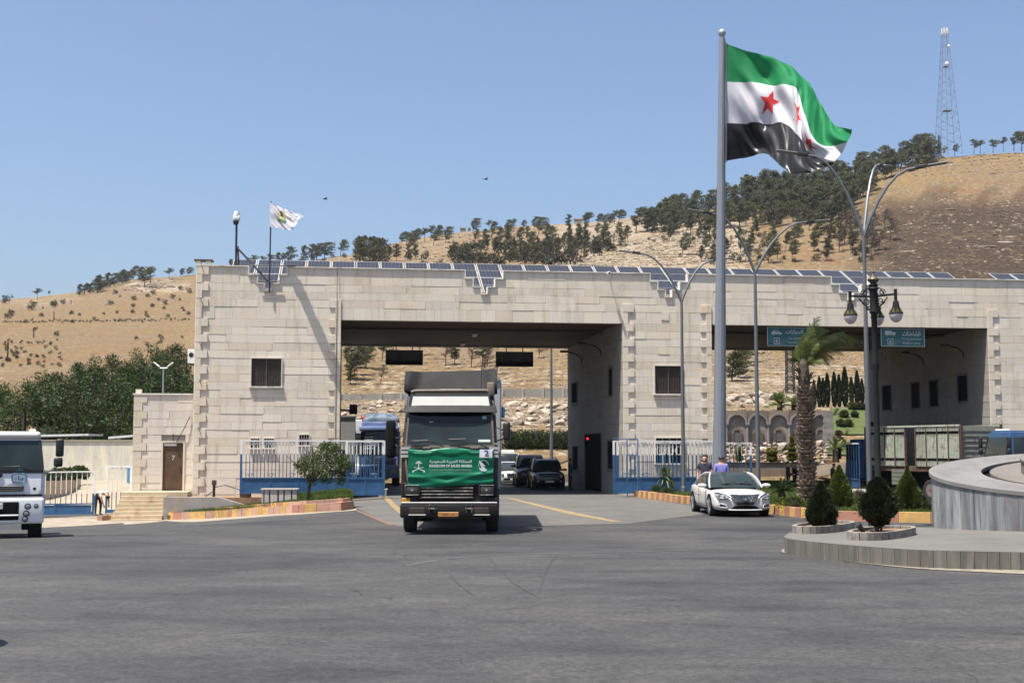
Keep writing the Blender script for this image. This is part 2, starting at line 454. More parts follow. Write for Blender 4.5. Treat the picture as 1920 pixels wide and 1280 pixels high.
def mark(px, w, mat, dz=.006, name='tyre_mark'):
    pts = [GG(*q) for q in px]; L = []; Rr = []
    for i, p in enumerate(pts):
        t = (pts[min(i+1,len(pts)-1)] - pts[max(i-1,0)]); t.z = 0; t.normalize(); nn = Vector((-t.y, t.x, 0))*w/2
        L.append(p+nn); Rr.append(p-nn)
    mb = MB(); n = len(pts)
    for q in L+Rr: mb.v.append((q.x, q.y, q.z+dz))
    for i in range(n-1): mb.f.append((n+i, n+i+1, i+1, i)); mb.m.append(0)
    tag(mb.build(name, mat), kind='structure')
def arc(pts, n=14):
    out = []
    P0 = [Vector((a,b)) for a,b in pts]
    for i in range(len(P0)-1):
        a = P0[max(i-1,0)]; b = P0[i]; c = P0[i+1]; d = P0[min(i+2,len(P0)-1)]
        for k in range(n):
            t = k/n
            q = .5*((2*b)+(c-a)*t+(2*a-5*b+4*c-d)*t*t+(3*b-a-3*c+d)*t*t*t); out.append((q.x,q.y))
    out.append(pts[-1]); return out
mark(arc([(903,1003),(917,1043),(960,1090),(1005,1118)]), .015, M_skid)
mark(arc([(827,1043),(835,1065),(860,1095),(890,1117)]), .013, M_skid)
mark(arc([(748,1008),(738,1040),(742,1065)]), .015, M_skid)
mark(arc([(1045,1040),(1030,1060),(1015,1095),(1012,1112)]), .011, M_skid)
mark(arc([(760,1060),(900,1042),(1200,1034),(1500,1024)]), .16, M('dusty_wheel_path', (.056,.055,.052), .95, var=.3, vs=1.2, world=True), .005, 'dust_streak')
# dusty verge on the left in front of the sliding gate
sheet('dusty_verge', [GG(*q) for q in [(70,972),(232,962),(232,980),(160,985),(100,988),(60,990)]], M_dust, .006)
sheet('pale_driveway', [GG(*q) for q in [(60,966),(250,962),(250,897),(60,903)]], M('pale_concrete_drive', (.26,.215,.155), .95, var=.15, vs=.8, world=True, dirt=(.19,.15,.10), dirts=.6), .005)
sheet('kerb_dust', [GG(*q) for q in [(232,985),(310,976),(440,973),(570,964),(668,957),(668,953),(560,957),(430,963),(308,966),(232,972)]], M_dust, .007)
# ---------------------------------------------------------------- the gate building
BA = R(7.3); B0 = P(362, 845, 60.0); B0.z = 0
UX = Vector((math.cos(BA), math.sin(BA), 0)); VX = Vector((-math.sin(BA), math.cos(BA), 0))
def FP3(px, py, d=0.0):
    r = ray(px, py); o = Vector((0,0,CH)) - (B0 + VX*d)
    t = -o.dot(VX)/r.dot(VX); q = Vector((0,0,CH)) + r*t
    return (q-B0).dot(UX), q.z
def fs(px, py=720, d=0.0): return FP3(px, py, d)[0]
def fz(px, py, d=0.0): return FP3(px, py, d)[1]
def BW(s, d, z): return B0 + UX*s + VX*d + Vector((0,0,z))
ZT = 10.9; HC = [.40,.40,.365,.365,.38,.57]          # heights of the courses over the gateways
LZ = ZT-.04-sum(HC)                                    # underside of the lintels
DEP = 15.9
s1, s2, s3, s4 = fs(638), fs(1168), fs(1335), fs(1855)
SE = s4 + 6.9
TOW = [(0, s1), (s2, s3), (s4, SE)]
bld = thing('border_gate_building', 'long pale stone gate building with two vehicle openings and stepped notches in its parapet', 'building', B0, BA)
# --- courses
zc = []; z = ZT-.04
for h in HC: zc.append((z-h, z)); z -= h
while z > -1.0: zc.append((z-.375, z)); z -= .375
NOT = []
for x in [(465,482,495,510.5,525,540), (871,886,901,915,929,944), (1218,1232,1246,1260,1275,1290), (1557,1572,1587,1600,1615,1631)]:
    NOT.append([fs(q, 515) for q in x])
WIN = []                                              # (s0,z0,s1,z1) openings in the front face
def wrect(x0,y0,x1,y1): return (fs(x0,y1), fz((x0+x1)/2,y1), fs(x1,y1), fz((x0+x1)/2,y0))
W_BIG = [wrect(471,672,527,724), wrect(1228,686,1279,738)]
W_LOW = [wrect(470,822,486,839), wrect(495,822,513,839), wrect(561,815,579,834), wrect(1230,821,1283,868)]
def sub(iv, a, b):
    out = []
    for p, q in iv:
        if b <= p or a >= q: out.append((p,q)); continue
        if a > p: out.append((p,a))
        if b < q: out.append((b,q))
    return out
# --- core walls (mortar)
mb = MB()
CD = .10
for a, b in TOW:
    mb.box(a+.03, CD, -1.5, b-.03, DEP-.1, LZ+.2)
for a, b in ((s1, s2), (s3, s4)):
    mb.box(a-.2, CD, LZ+.02, b+.2, .7, 9.62)
    mb.box(a-.2, DEP-.7, LZ+.02, b+.2, DEP-.06, 9.7)
for a, b in TOW: mb.box(a+.03, CD+.004, LZ+.2, b-.03, DEP-.1, 9.64)
mb.build('wall_core', M_mortar, bld)
mb = MB(); mb.box(0.05, .5, 9.645, SE-.05, DEP-.2, 9.75); mb.build('roof_slab', M_conc, bld)
mb = MB()
for j, (za, zb) in enumerate(zc[:3]):
    iv = [(0.04, SE-.04)]
    for n in NOT: iv = sub(iv, n[j]-.01, n[5-j]+.01)
    for a, b in iv: mb.box(a, .05, za-.03, b, .27, zb-.01)
mb.box(.04, .05, 9.3, SE-.04, .098, zc[2][0]-.03)
mb.build('parapet_core', M_mortar, bld)
mb = MB()
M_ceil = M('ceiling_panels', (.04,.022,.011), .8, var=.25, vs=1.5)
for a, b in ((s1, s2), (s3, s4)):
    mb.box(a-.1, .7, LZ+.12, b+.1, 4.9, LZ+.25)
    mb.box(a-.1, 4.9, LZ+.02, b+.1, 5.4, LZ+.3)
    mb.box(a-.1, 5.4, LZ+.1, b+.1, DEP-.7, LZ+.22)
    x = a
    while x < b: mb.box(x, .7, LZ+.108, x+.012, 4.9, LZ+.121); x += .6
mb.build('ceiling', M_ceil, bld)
# --- facing stones
def quoin_iv(z0):
    q = []
    q.append((0, .60, 'L', True)); 
    if z0 < 9.0:
        q += [(s1-.60, s1, 'R', False), (s2, s2+.60, 'L', False), (s3-.60, s3, 'R', False), (s4, s4+.60, 'L', False)]
    return q
stones = []                                           # (s0,z0,s1,z1,front offset)
quoins = []
for j, (za, zb) in enumerate(zc):
    over = za >= LZ-.01
    iv = [(0, SE)] if over else list(TOW)
    if j < 3:
        for n in NOT: iv = sub(iv, n[j], n[5-j])
    for (a, b, side, top) in quoin_iv(za):
        w = .56 if j % 2 == 0 else .27
        if side == 'L': qa, qb = a, a+w
        else: qa, qb = b-w, b
        quoins.append((qa, za, qb, zb)); iv = sub(iv, qa, qb)
    for w in W_BIG + W_LOW:
        if za < w[3]-.02 and zb > w[1]+.02:
            # stones are cut round openings
            if za < w[1]: stones_part = [(w[0], za, w[2], w[1])]
            elif zb > w[3]: stones_part = [(w[0], w[3], w[2], zb)]
            else: stones_part = []
            for q in stones_part:
                if q[3]-q[1] > .05: stones.append((*q, 0))
            iv = sub(iv, w[0], w[2])
    for a, b in iv:
        x = a
        lint = (j == 5)
        while x < b-.01:
            L = rng.uniform(.55,1.1) if lint else rng.choice([rng.uniform(.8,1.5), rng.uniform(1.3,2.3), rng.uniform(1.6,2.6)])
            e = x+L
            if b-e < .45: e = b
            stones.append((x, za, e, zb, 0)); x = e
def stone_mb(s0,z0,s1,z1,d0,dback,tilt=True, r=rng):
    g = .004; f = d0 + r.uniform(-.008,.006); t = r.uniform(-.0045,.0035) if tilt else 0; t2 = r.uniform(-.002,.002)
    y0 = r.uniform(-.012,.012) if tilt else 0
    return [(s0+g,f-t,z0+g+y0*.3),(s1-g,f-t+t2,z0+g-y0*.3),(s1-g,dback,z0+g),(s0+g,dback,z0+g),(s0+g,f+t,z1-g),(s1-g,f+t+t2,z1-g),(s1-g,dback,z1-g),(s0+g,dback,z1-g)]
rest = MB(); k = 0
stones.sort(key=lambda q: (q[0] > s4+2.5, -(q[2]-q[0])*(q[3]-q[1])))
for (a, za, b, zb, d) in stones:
    hx = stone_mb(a, za, b, zb, 0.0, .096 if zb < 9.4 else .048)
    if k < 235: MB().hexa(hx).build('stone_block', MS1, bld)
    else: rest.hexa(hx)
    k += 1
tag(rest.build('stone_block', MSJ, bld), kind='stuff')
k = 0; rest = MB()
for (a, za, b, zb) in sorted(quoins, key=lambda q: q[0]):
    hx = stone_mb(a, za, b, zb, -.055, .095 if zb < 9.4 else .048, False)
    MB().hexa(hx).build('quoin_block', MSQ, bld)
# --- passage side walls (they face left), courses joined
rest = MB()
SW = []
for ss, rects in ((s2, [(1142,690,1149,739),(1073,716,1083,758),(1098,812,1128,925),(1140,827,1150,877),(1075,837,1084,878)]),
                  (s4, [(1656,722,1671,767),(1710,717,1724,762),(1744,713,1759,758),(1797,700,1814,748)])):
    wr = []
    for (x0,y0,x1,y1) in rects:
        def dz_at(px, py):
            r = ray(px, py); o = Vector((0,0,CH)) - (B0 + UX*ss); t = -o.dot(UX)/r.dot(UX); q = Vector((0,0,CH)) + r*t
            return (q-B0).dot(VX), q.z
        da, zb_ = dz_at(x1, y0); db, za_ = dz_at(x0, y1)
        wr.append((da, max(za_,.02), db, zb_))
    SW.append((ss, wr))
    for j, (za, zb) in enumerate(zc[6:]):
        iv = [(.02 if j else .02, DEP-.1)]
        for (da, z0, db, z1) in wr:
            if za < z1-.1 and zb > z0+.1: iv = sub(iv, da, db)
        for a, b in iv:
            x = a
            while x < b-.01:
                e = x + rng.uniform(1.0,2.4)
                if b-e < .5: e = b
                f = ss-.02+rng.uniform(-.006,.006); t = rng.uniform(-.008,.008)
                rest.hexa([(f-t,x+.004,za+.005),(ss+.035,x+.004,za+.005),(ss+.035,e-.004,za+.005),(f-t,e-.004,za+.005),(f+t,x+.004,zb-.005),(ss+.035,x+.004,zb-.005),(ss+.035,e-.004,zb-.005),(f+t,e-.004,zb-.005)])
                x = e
tag(rest.build('passage_stone', stone_mat('shade_painted_passage_stone', False, (.27,.255,.235), (.25,.23,.20)), bld), kind='stuff')  # darker copy of the facing stone, passage shade put into its colour
M_frame = M('window_frame_stone', (.55,.52,.46), .7, var=.1)
M_shut = M('brown_shutter', (.035,.02,.014), .6, var=.3, vs=4)
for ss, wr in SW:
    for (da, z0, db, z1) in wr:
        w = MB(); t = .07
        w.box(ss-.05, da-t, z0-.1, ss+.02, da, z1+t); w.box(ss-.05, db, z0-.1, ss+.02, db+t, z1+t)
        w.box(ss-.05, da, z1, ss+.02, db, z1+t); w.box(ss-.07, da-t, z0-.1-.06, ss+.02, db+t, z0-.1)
        wo = w.build('passage_window', M('shade_painted_frame', (.13,.12,.11), .8), bld)  # frame colour darkened to stand for the shade inside the passage
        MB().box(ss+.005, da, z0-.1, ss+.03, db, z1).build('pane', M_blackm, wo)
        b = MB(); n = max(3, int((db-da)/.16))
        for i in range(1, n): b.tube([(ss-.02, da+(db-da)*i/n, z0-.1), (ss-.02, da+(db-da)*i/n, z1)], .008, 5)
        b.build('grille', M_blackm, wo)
# --- windows of the front
for i, (a, z0, b, z1) in enumerate(W_BIG + W_LOW):
    big = i < 2; w = MB(); t = .05 if big else .04; pr = -.06
    w.box(a-t, pr, z0-.002, a, .09, z1+t); w.box(b, pr, z0-.002, b+t, .09, z1+t); w.box(a, pr, z1, b, .09, z1+t)
    wo = w.build('window', M_frame, bld)
    MB().box(a-t-.04, pr-.05, z0-.07, b+t+.04, .09, z0-.004).build('sill', M_cope, wo)
    MB().box(a, .075, z0, b, .098, z1).build('pane', M_glass, wo)
    if big:
        m = (a+b)/2
        for (p, q) in ((a+.02, m-.02), (m+.02, b-.02)):
            sh = MB(); sh.box(p, .045, z0+.02, q, .07, z1-.02)
            n = 5
            for k in range(n+1):
                x = p + (q-p)*k/n; sh.box(x-.012, .02, z0+.02, x+.012, .0445, z1-.02)
            sh.build('shutter', M_shut, wo)
        MB().box(m-.018, .0, z0, m+.018, .044, z1).build('mullion', M('window_mullion', (.10,.085,.07), .6), wo)
    else:
        g = MB()
        for k in range(1, 4):
            x = a+(b-a)*k/4; g.tube([(x, .03, z0), (x, .03, z1)], .014, 5)
        for k in range(3):
            cx = a+(b-a)*(k+.5)/3; r = min((b-a)/7, (z1-z0)/4)
            g.tube([(cx+r*math.cos(q*PI/5), .03, (z0+z1)/2+r*math.sin(q*PI/5)) for q in range(11)], .013, 5, cap=False)
        g.build('grille', M_white, wo)
# --- coping along the stepped top
mb = MB(); T = .045; O = -.07
def cope(a, b, z): mb.box(a, O, z, b, .32, z+T)
lev = [ZT-.04, zc[0][0], zc[1][0], zc[2][0]]
edges = [0.0]
x = 0.0
for n in NOT:
    cope(x-.06 if x == 0 else x-T, n[0]+T, lev[0]); x = n[5]
    for j in range(3):
        a, b = n[j], n[5-j]
        if j < 2:
            cope(a, n[j+1]+T, lev[j+1]); cope(n[4-j]-T, b, lev[j+1])
        else: cope(a, b, lev[3])
        mb.box(a, O-.002, lev[j+1]+T, a+T, .318, lev[j]); mb.box(b-T, O-.002, lev[j+1]+T, b, .318, lev[j])
cope(x-T, SE+.06, lev[0])
mb.build('coping', M_cope, bld)
mb = MB(); mb.box(-.035, .04, -1.5, .028, DEP-.1, ZT-.045); mb.build('end_wall', M_cope, bld)
# small square plate and a cable conduit on the front
a, z0 = fs(1241), fz(1241,600); mb = MB(); mb.box(a, -.03, z0, a+.38, -.008, z0+.36); mb.build('access_plate', MSQ, bld)
x = fs(630); mb = MB(); mb.tube([(x,-.075,.3),(x,-.075,ZT-.1)], .012, 5); mb.build('conduit', M_dsteel, bld)
mb = MB()
for yy in (507, 570, 652, 720, 810):
    zz = fz(372, yy); mb.tube([(.2,-.06,zz+.25),(.32,-.1,zz)], .012, 5)
    mb.tube([(.32,-.1,zz),(.34,-.06,zz-.12)], .01, 5)
mb.build('anchor_hook', M_dsteel, bld)

# --- things on and about the building
def bthing(name, label, cat, s=0, d=0, z=0, rz=0, group=None): return thing(name, label, cat, BW(s,d,z), BA+rz, group)
M_cell = None
def cell_mat():
    m, t = newmat('solar_cells'); b = t.b; b.inputs['Roughness'].default_value = .3; b.inputs['Specular IOR Level'].default_value = .35
    co = t.coord(); sp = t.n('SeparateXYZ'); t.l(co, sp.inputs[0])
    fx = t.math('ABSOLUTE', t.math('SUBTRACT', t.math('FRACT', t.math('MULTIPLY', sp.outputs[0], 6/1.12), 0), .5), 0)
    fy = t.math('ABSOLUTE', t.math('SUBTRACT', t.math('FRACT', t.math('MULTIPLY', sp.outputs[1], 24/2.2), 0), .5), 0)
    ln = t.math('MAXIMUM', t.ramp(fx, .455, .475), t.math('MULTIPLY', t.ramp(fy, .44, .47), .25))
    c = t.mix(t.noise(co, 2, 3), (.016,.017,.022), (.022,.023,.029))
    c = t.mix(ln, c, (.12,.12,.125)); t.l(c, b.inputs['Base Color']); return m
M_cell = cell_mat(); M_alu = M('aluminium_frame', (.40,.40,.385), .5, .1, var=.06)
TL = R(26); PW, PL = 1.16, 2.25
fr = MB()
for (x0,y0,x1,y1) in ((0,0,PW,.03),(0,PL-.03,PW,PL),(0,.03,.028,PL-.03),(PW-.028,.03,PW,PL-.03)): fr.box(x0,y0,-.02,x1,y1,.02)
fr.box(.04, PL/2-.01, -.02, PW-.04, PL/2+.01, .0185)
fr_me = fr.mesh('frame', M_alu); ce_me = MB().box(.028,.03,-.012,PW-.028,PL-.03,.012).mesh('cell_sheet', M_cell)
s_first = FP3(484.5, 495, 4.6)[0] + .02 - 1.24; n_col = 0
s_end = FP3(1817, 506, 4.6)[0]; s_gap = FP3(1853, 507, 4.6)[0]
cols_s = []
s = s_first
while s + 1.2 < s_end: cols_s.append(s); s += 1.24
s = s_gap
while s < SE-1.3: cols_s.append(s); s += 1.24
ORD = ['first','second','third','fourth','fifth','sixth','seventh','eighth','ninth','tenth','eleventh','twelfth','thirteenth','fourteenth','fifteenth','sixteenth','seventeenth','eighteenth','nineteenth','twentieth','twenty first','twenty second','twenty third','twenty fourth','twenty fifth','twenty sixth','twenty seventh','twenty eighth','twenty ninth','thirtieth','thirty first','thirty second','thirty third','thirty fourth','thirty fifth','thirty sixth']
def panel_label(row, i, s):
    if row: return 'solar panel, %s from the left in the upper row on the roof' % ORD[i]
    k = min(range(4), key=lambda q: abs((NOT[q][0]+NOT[q][5])/2 - s - .6)); c = (NOT[k][0]+NOT[k][5])/2
    return 'lower solar panel %s the %s parapet notch from the left' % ('left of centre in' if s+.6 < c-.35 else ('right of centre in' if s+.6 > c+.55 else 'in the middle of'), ORD[k])
for row in (0, 1):
    for ci, s in enumerate(cols_s):
        if row == 0 and not any(s+1.2 > n[0]-.3 and s < n[5]+.3 for n in NOT): continue
        d0, z0 = .5 + row*2.30*math.cos(TL), 9.87 + row*2.30*math.sin(TL)
        o = thing('solar_panel', panel_label(row, ci, s), 'solar panel', BW(s, d0, z0), 0,
                  'upper row of solar panels on the gate roof' if row else 'lower row of solar panels on the gate roof', rot=(TL, 0, BA))
        inst('frame', fr_me, o); inst('cell_sheet', ce_me, o)
rk = bthing('panel_rack', 'steel rack carrying the solar panels on the gate roof', 'rack')
mb = MB()
for s in [q+.02 for q in cols_s[::3]]:
    mb.tube([(s,.5,9.85),(s,.5+4.5*math.cos(TL),9.82+4.5*math.sin(TL))], .03, 5); mb.tube([(s,4.4,9.75),(s,4.4,11.68)], .03, 5)
mb.build('support', M_steel, rk)
# roof corner chimney
a = fs(367, 485); o = bthing('roof_vent', 'small brick roof vent with flat dark cap on the left corner of the roof', 'vent', a, .1, ZT)
mb = MB(); mb.box(.02,0,0,.22,.4,.22); mb.box(.47,0,0,.68,.4,.22); mb.build('brick_leg', MSQ, o)
MB().box(-.08,-.06,.222,.78,.5,.29).build('cap', M('vent_cap', (.07,.055,.045), .8, dirt=(.16,.12,.09)), o)
# camera mast with brace
a = fs(441, 480); zb = 10.2
o = bthing('camera_mast', 'thin black mast with a dome camera on the roof edge, braced by a slanting bar', 'camera mast', a, .42, zb)
top = fz(441, 415, .42)-zb; mb = MB(); mb.tube([(0,0,0),(0,0,top)], .05, 8); mb.tube([(.17,0,0),(.08,0,1.7)], .045, 6)
mb.tube([(-.02,.2,0),(0,0,1.6)], .03, 6); mb.build('pole', M_black, o)
e = fs(502,529)-a; mb = MB(); mb.tube([(.05,-.1,fz(443,462)-zb),(e,-.58,fz(502,527)-zb)], .05, 6); mb.build('brace', M_black, o)
mb = MB(); mb.bbox(-.16,-.14,top+.02,.16,.16,top+.28,.05); mb.lathe([(.0,top+.5),(.12,top+.48),(.15,top+.3),(.15,top+.28)], 12, (0,0,0)); mb.build('housing', M_white, o, True)
mb = MB(); mb.lathe([(.13,top+.02),(.14,top-.06),(.10,top-.16),(.001,top-.19)], 12, (-.03,-.02,0)); mb.build('dome', M_black, o, True)
# bullet camera on the parapet
a = fs(1138, 514); zz = fz(1138, 514); o = bthing('security_camera', 'small white security camera on the parapet between the middle notches', 'camera', a, -.08, zz)
mb = MB(); mb.tube([(0,.08,.08),(0,-.3,.06)], .02, 6); mb.build('arm', M_white, o)
mb = MB(); mb.bbox(-.07,-.5,-.08,.07,-.22,.06,.03); mb.build('housing', M_white, o); MB().lathe([(.05,0),(.05,.012)], 10, (0,-.512,-.01), axis='Y').build('lens', M_black, o)
# hanging display boards at the far side (backs seen in shade)
for (x0,y0,x1,y1,lab) in ((723,655,793,684,'black display board hanging above the lorry lane, left of two'), (930,658,1000,687,'black display board hanging above the car lane, right of two')):
    d = DEP+.3; a, b = fs(x0,y1,d), fs(x1,y1,d); z0, z1 = fz((x0+x1)/2,y1,d), fz((x0+x1)/2,y0+1,d)
    o = bthing('display_board', lab, 'display board', a, d, z0)
    MB().bbox(0,0,0,b-a,.16,z1-z0,.015,1).build('case', M_blackm, o)
    mb = MB(); 
    for q in (.28,.72): mb.tube([((b-a)*q,-.45,z1-z0+.25),((b-a)*q,.08,z1-z0+.2),((b-a)*q,.08,z1-z0)], .03, 6)
    mb.build('hanger', M_blackm, o)
# side sign on an arm by the left gateway
d = 3.0; o = bthing('arm_sign', 'small black square sign on an arm inside the left side of the lorry gateway', 'sign', s1-.05, d, fz(660,767,d))
a, b = fs(655,767,d)-s1+.05, fs(670,767,d)-s1+.05; mb = MB(); mb.tube([(0,0,-.05),(a,0,-.05)], .05, 6); mb.build('arm', M_blackm, o)
MB().bbox(a,-.06,-.24,b,.06,.24,.02,1).build('plate', M_blackm, o)
# wall lamps in the passages
def arm_lamp(ss, px, py, px2, py2, lab):
    r = ray(px2, py2); q = Vector((0,0,CH)) - (B0 + UX*ss); t = -q.dot(UX)/r.dot(UX); w = Vector((0,0,CH)) + r*t
    d = (w-B0).dot(VX); o = bthing('wall_lamp', lab, 'lamp', ss, d, w.z)
    L = .9; mb = MB(); mb.tube([(0,0,-.1),(-.06,0,.25),(-.35,0,.5),(-L,0,.62)], .03, 6); mb.build('arm', M_blackm, o)
    mb = MB(); mb.bbox(-L-.4,-.09,.58,-L+.05,.09,.70,.03); mb.build('head', M_black, o)
arm_lamp(s2, 1070,662,1092,680,'black curved lamp arm on the passage wall of the car lane, deeper one')
arm_lamp(s2, 1113,648,1128,666,'black curved lamp arm on the passage wall of the car lane, nearer one')
arm_lamp(s4, 1715,652,1732,682,'black curved lamp arm on the passage wall below the teal truck sign')
arm_lamp(s4, 1795,650,1808,670,'black curved lamp arm on the passage wall nearest the right gate corner')
o = bthing('guard_cabin', 'pale grey metal cabin just inside the left edge of the lorry gateway', 'cabin', s1-.9, 17.2, 0)
MB().bbox(0,0,.1,1.75,2.2,4.2,.03,1).build('cabin_wall', M('pale_grey_sheet', (.33,.33,.31), .7, var=.08), o); MB().box(-.05,-.05,4.205,1.8,2.25,4.3).build('roof', M_conc, o); MB().box(.3,-.02,1.2,1.3,-.004,2.2).build('window', M_glass, o)
# red signal by the passage door
r = ray(1101, 824); q = Vector((0,0,CH)) - (B0 + UX*(s2-.2)); t = -q.dot(UX)/r.dot(UX); w = Vector((0,0,CH)) + r*t
o = thing('signal_lamp', 'black signal box with a glowing red lamp on the dark passage wall', 'signal light', w, BA)
mb = MB(); mb.bbox(-.12,-.1,-.4,.15,.12,.25,.03); mb.build('housing', M_blackm, o)
m_, t_ = newmat('red_signal'); t_.b.inputs['Base Color'].default_value = (.4,.01,.02,1); t_.b.inputs['Emission Color'].default_value = (1,.03,.06,1); t_.b.inputs['Emission Strength'].default_value = .7
mb = MB(); mb.lathe([(.001,-.012),(.07,-.008),(.07,.0)], 12, (.0,-.105,.06), axis='Y'); mb.build('lens', m_, o)
# ceiling lights
for (px, py, d, lab) in ((890,634,7.0,'nearer pale ceiling lamp under the lorry and car gateway'), (868,652,13.0,'deeper pale ceiling lamp under the lorry and car gateway')):
    a = fs(px, py, d); o = bthing('ceiling_lamp', lab, 'lamp', a, d, LZ+.02)
    MB().bbox(-.12,-.4,-.1,.12,.4,.0,.03).build('body', M_white, o); MB().box(-.02,-.02,0,.02,.02,.1).build('stem', M_blackm, o)
# air conditioner on the left end wall
zz = fz(352, 680); o = bthing('air_conditioner', 'white air conditioner unit on the left end wall of the gate building', 'air conditioner', 0, .35, zz)
MB().bbox(-.38,0,0,-.06,.85,.66,.03).build('case', M_white, o)
mb = MB(); mb.lathe([(.001,-.01),(.11,-.008),(.115,0)], 14, (-.22,-.004,.40), axis='Y'); mb.build('fan_grille', M_black, o)
mb = MB(); mb.box(-.36,.1,-.06,-.03,.14,-.002); mb.box(-.36,.7,-.06,-.03,.74,-.002); mb.build('bracket', M_dsteel, o)

# --- annex with door and steps
AD = .55
ax0, ax1 = fs(249, 830, AD), -.05
az0, az1 = .30, fz(300, 738, AD)
ann = thing('annex_building', 'low stone annex with a brown numbered door left of the gate building', 'annex', B0, BA)
dr = (fs(305,870,AD), az0, fs(343,870,AD), fz(324,830,AD))
MB().box(ax0+.03, AD+.06, -1.4, ax1, AD+6, az1-.05).build('wall_core', M_mortar, ann)
MB().box(ax0-.05, AD-.05, az1-.05, ax1, AD+6.05, az1+.02).build('coping', M_cope, ann)
MSA = stone_mat('annex_stone', True, (.62,.555,.48), (.60,.52,.42)); MSAQ = stone_mat('annex_quoin', True, (.60,.52,.41), (.58,.49,.35))
z = az1-.05; j = 0
while z > az0:
    h = min(.375, z-az0); za = z-h; iv = [(ax0, ax1)]
    w = .62 if j % 2 == 0 else .40
    MB().hexa(stone_mb(ax0, za, ax0+w, z, AD-.03, AD+.055, False)).build('quoin_block', MSAQ, ann); iv = sub(iv, ax0, ax0+w)
    if za < dr[3]+.1: iv = sub(iv, dr[0]-.08, dr[2]+.08)
    for a, b in iv:
        x = a
        while x < b-.01:
            e = x + rng.uniform(.8,1.4)
            if b-e < .4: e = b
            MB().hexa(stone_mb(x, za, e, z, AD, AD+.055)).build('stone_block', MSA, ann); x = e
    z = za; j += 1
mb = MB(); mb.box(dr[0]-.08,AD-.04,az0,dr[0],AD+.059,dr[3]+.1); mb.box(dr[2],AD-.04,az0,dr[2]+.08,AD+.059,dr[3]+.1); mb.box(dr[0],AD-.04,dr[3],dr[2],AD+.059,dr[3]+.1)
dro = mb.build('door_frame', MSAQ, ann)
M_door = M('rusty_brown_door', (.075,.04,.02), .6, var=.3, vs=2)
mb = MB(); mb.box(dr[0],AD+.03,dr[1]+.02,dr[2],AD+.058,dr[3]); dl = mb.build('door', M_door, ann)
mb = MB(); mb.box(dr[2]-.14,AD-.01,1.25,dr[2]-.1,AD+.029,1.4); mb.build('handle', M_dsteel, dl)
mb = MB(); mb.box(dr[0]+.05,AD+.0,dr[3]-.14,dr[0]+.62,AD+.029,dr[3]-.04); mb.build('door_plate', M_white, ann)
# chimney block on annex roof, antenna mast and cable
a = fs(253,735,AD); MB().box(a,AD+.2,az1+.022,a+.24,AD+.6,az1+.22).build('roof_block', MSAQ, ann)
mb = MB(); p0 = (fs(331,828,AD),AD-.04,fz(331,828,AD)); p1 = (fs(345,805,AD),AD-.12,fz(345,805,AD)); p2 = (fs(357,780,AD),AD-.06,fz(357,780,AD)); mb.tube([p0,p1,p2], .018, 5); mb.build('cable', M_black, ann)
mb = MB(); p0 = (fs(325,826,AD),AD-.02,fz(325,826,AD)); mb.tube([p0,(p0[0],AD-.12,p0[2]+.15),(p0[0]+.02,AD-.14,p0[2]+.32)], .02, 5); mb.build('lamp_hook', M_dsteel, ann)
# steps and landing
st = thing('entrance_steps', 'seven worn sandstone steps with a landing in front of the brown door', 'steps', B0, BA)
M_step = M('sandstone_step', (.44,.36,.24), .85, var=.15, vs=1.5, dirt=(.30,.17,.08), dirts=1.6, rnd=.08)
lx0, lx1 = ax0-.12, -.06
MB().box(lx0, -1.35, .12, lx1, AD-.055, .29).build('landing', M_step, st)
sx1 = fs(309, 945, -2.2)
for k in range(7):
    z1 = .12 - k*.16; MB().hexa([(lx0-.03*k, -1.35-.28*(k+1), z1-.36), (sx1, -1.35-.28*(k+1), z1-.36), (sx1, -1.351-.28*k, z1-.36), (lx0-.03*k, -1.351-.28*k, z1-.36),
                               (lx0-.03*k, -1.35-.28*(k+1), z1-.004), (sx1, -1.35-.28*(k+1), z1-.004), (sx1, -1.351-.28*k, z1-.004), (lx0-.03*k, -1.351-.28*k, z1-.004)]).build('step', M_step, st)
MB().box(sx1+.003, -1.349, -1.2, lx1, AD-.3, .118).build('landing_base', M_step, st)
rw = thing('retaining_wall', 'low grey concrete retaining wall beside the entrance steps', 'retaining wall', B0, BA)
x1 = fs(448, 930, -2.6); MB().hexa([(sx1+.006,-2.75,-1.2),(x1,-2.75,-1.2),(x1,-2.45,-1.2),(sx1+.006,-2.45,-1.2),(sx1+.006,-2.75,.10),(x1-.9,-2.75,.10),(x1-.9,-2.45,.10),(sx1+.006,-2.45,.10)]).build('wall', M('old_concrete', (.30,.28,.25), .9, var=.2, vs=.8, dirt=(.30,.20,.11), dirts=1.2), rw)
mb = MB(); mb.hexa([(x1-.9+.002,-2.749,-1.2),(x1+.6,-2.749,-1.2),(x1+.6,-2.451,-1.2),(x1-.9+.002,-2.451,-1.2),(x1-.9+.002,-2.749,.099),(x1+.6,-2.749,-.35),(x1+.6,-2.451,-.35),(x1-.9+.002,-2.451,.099)]); mb.build('sloping_end', M_conc, rw)
# the ground behind it: earth bank
mb = MB(); mb.box(sx1+.01,-2.449,-1.2,fs(640),-.002,.06); o = struct('earth_bank', mb, M_soil); o.location = B0; o.rotation_euler = (0,0,BA)
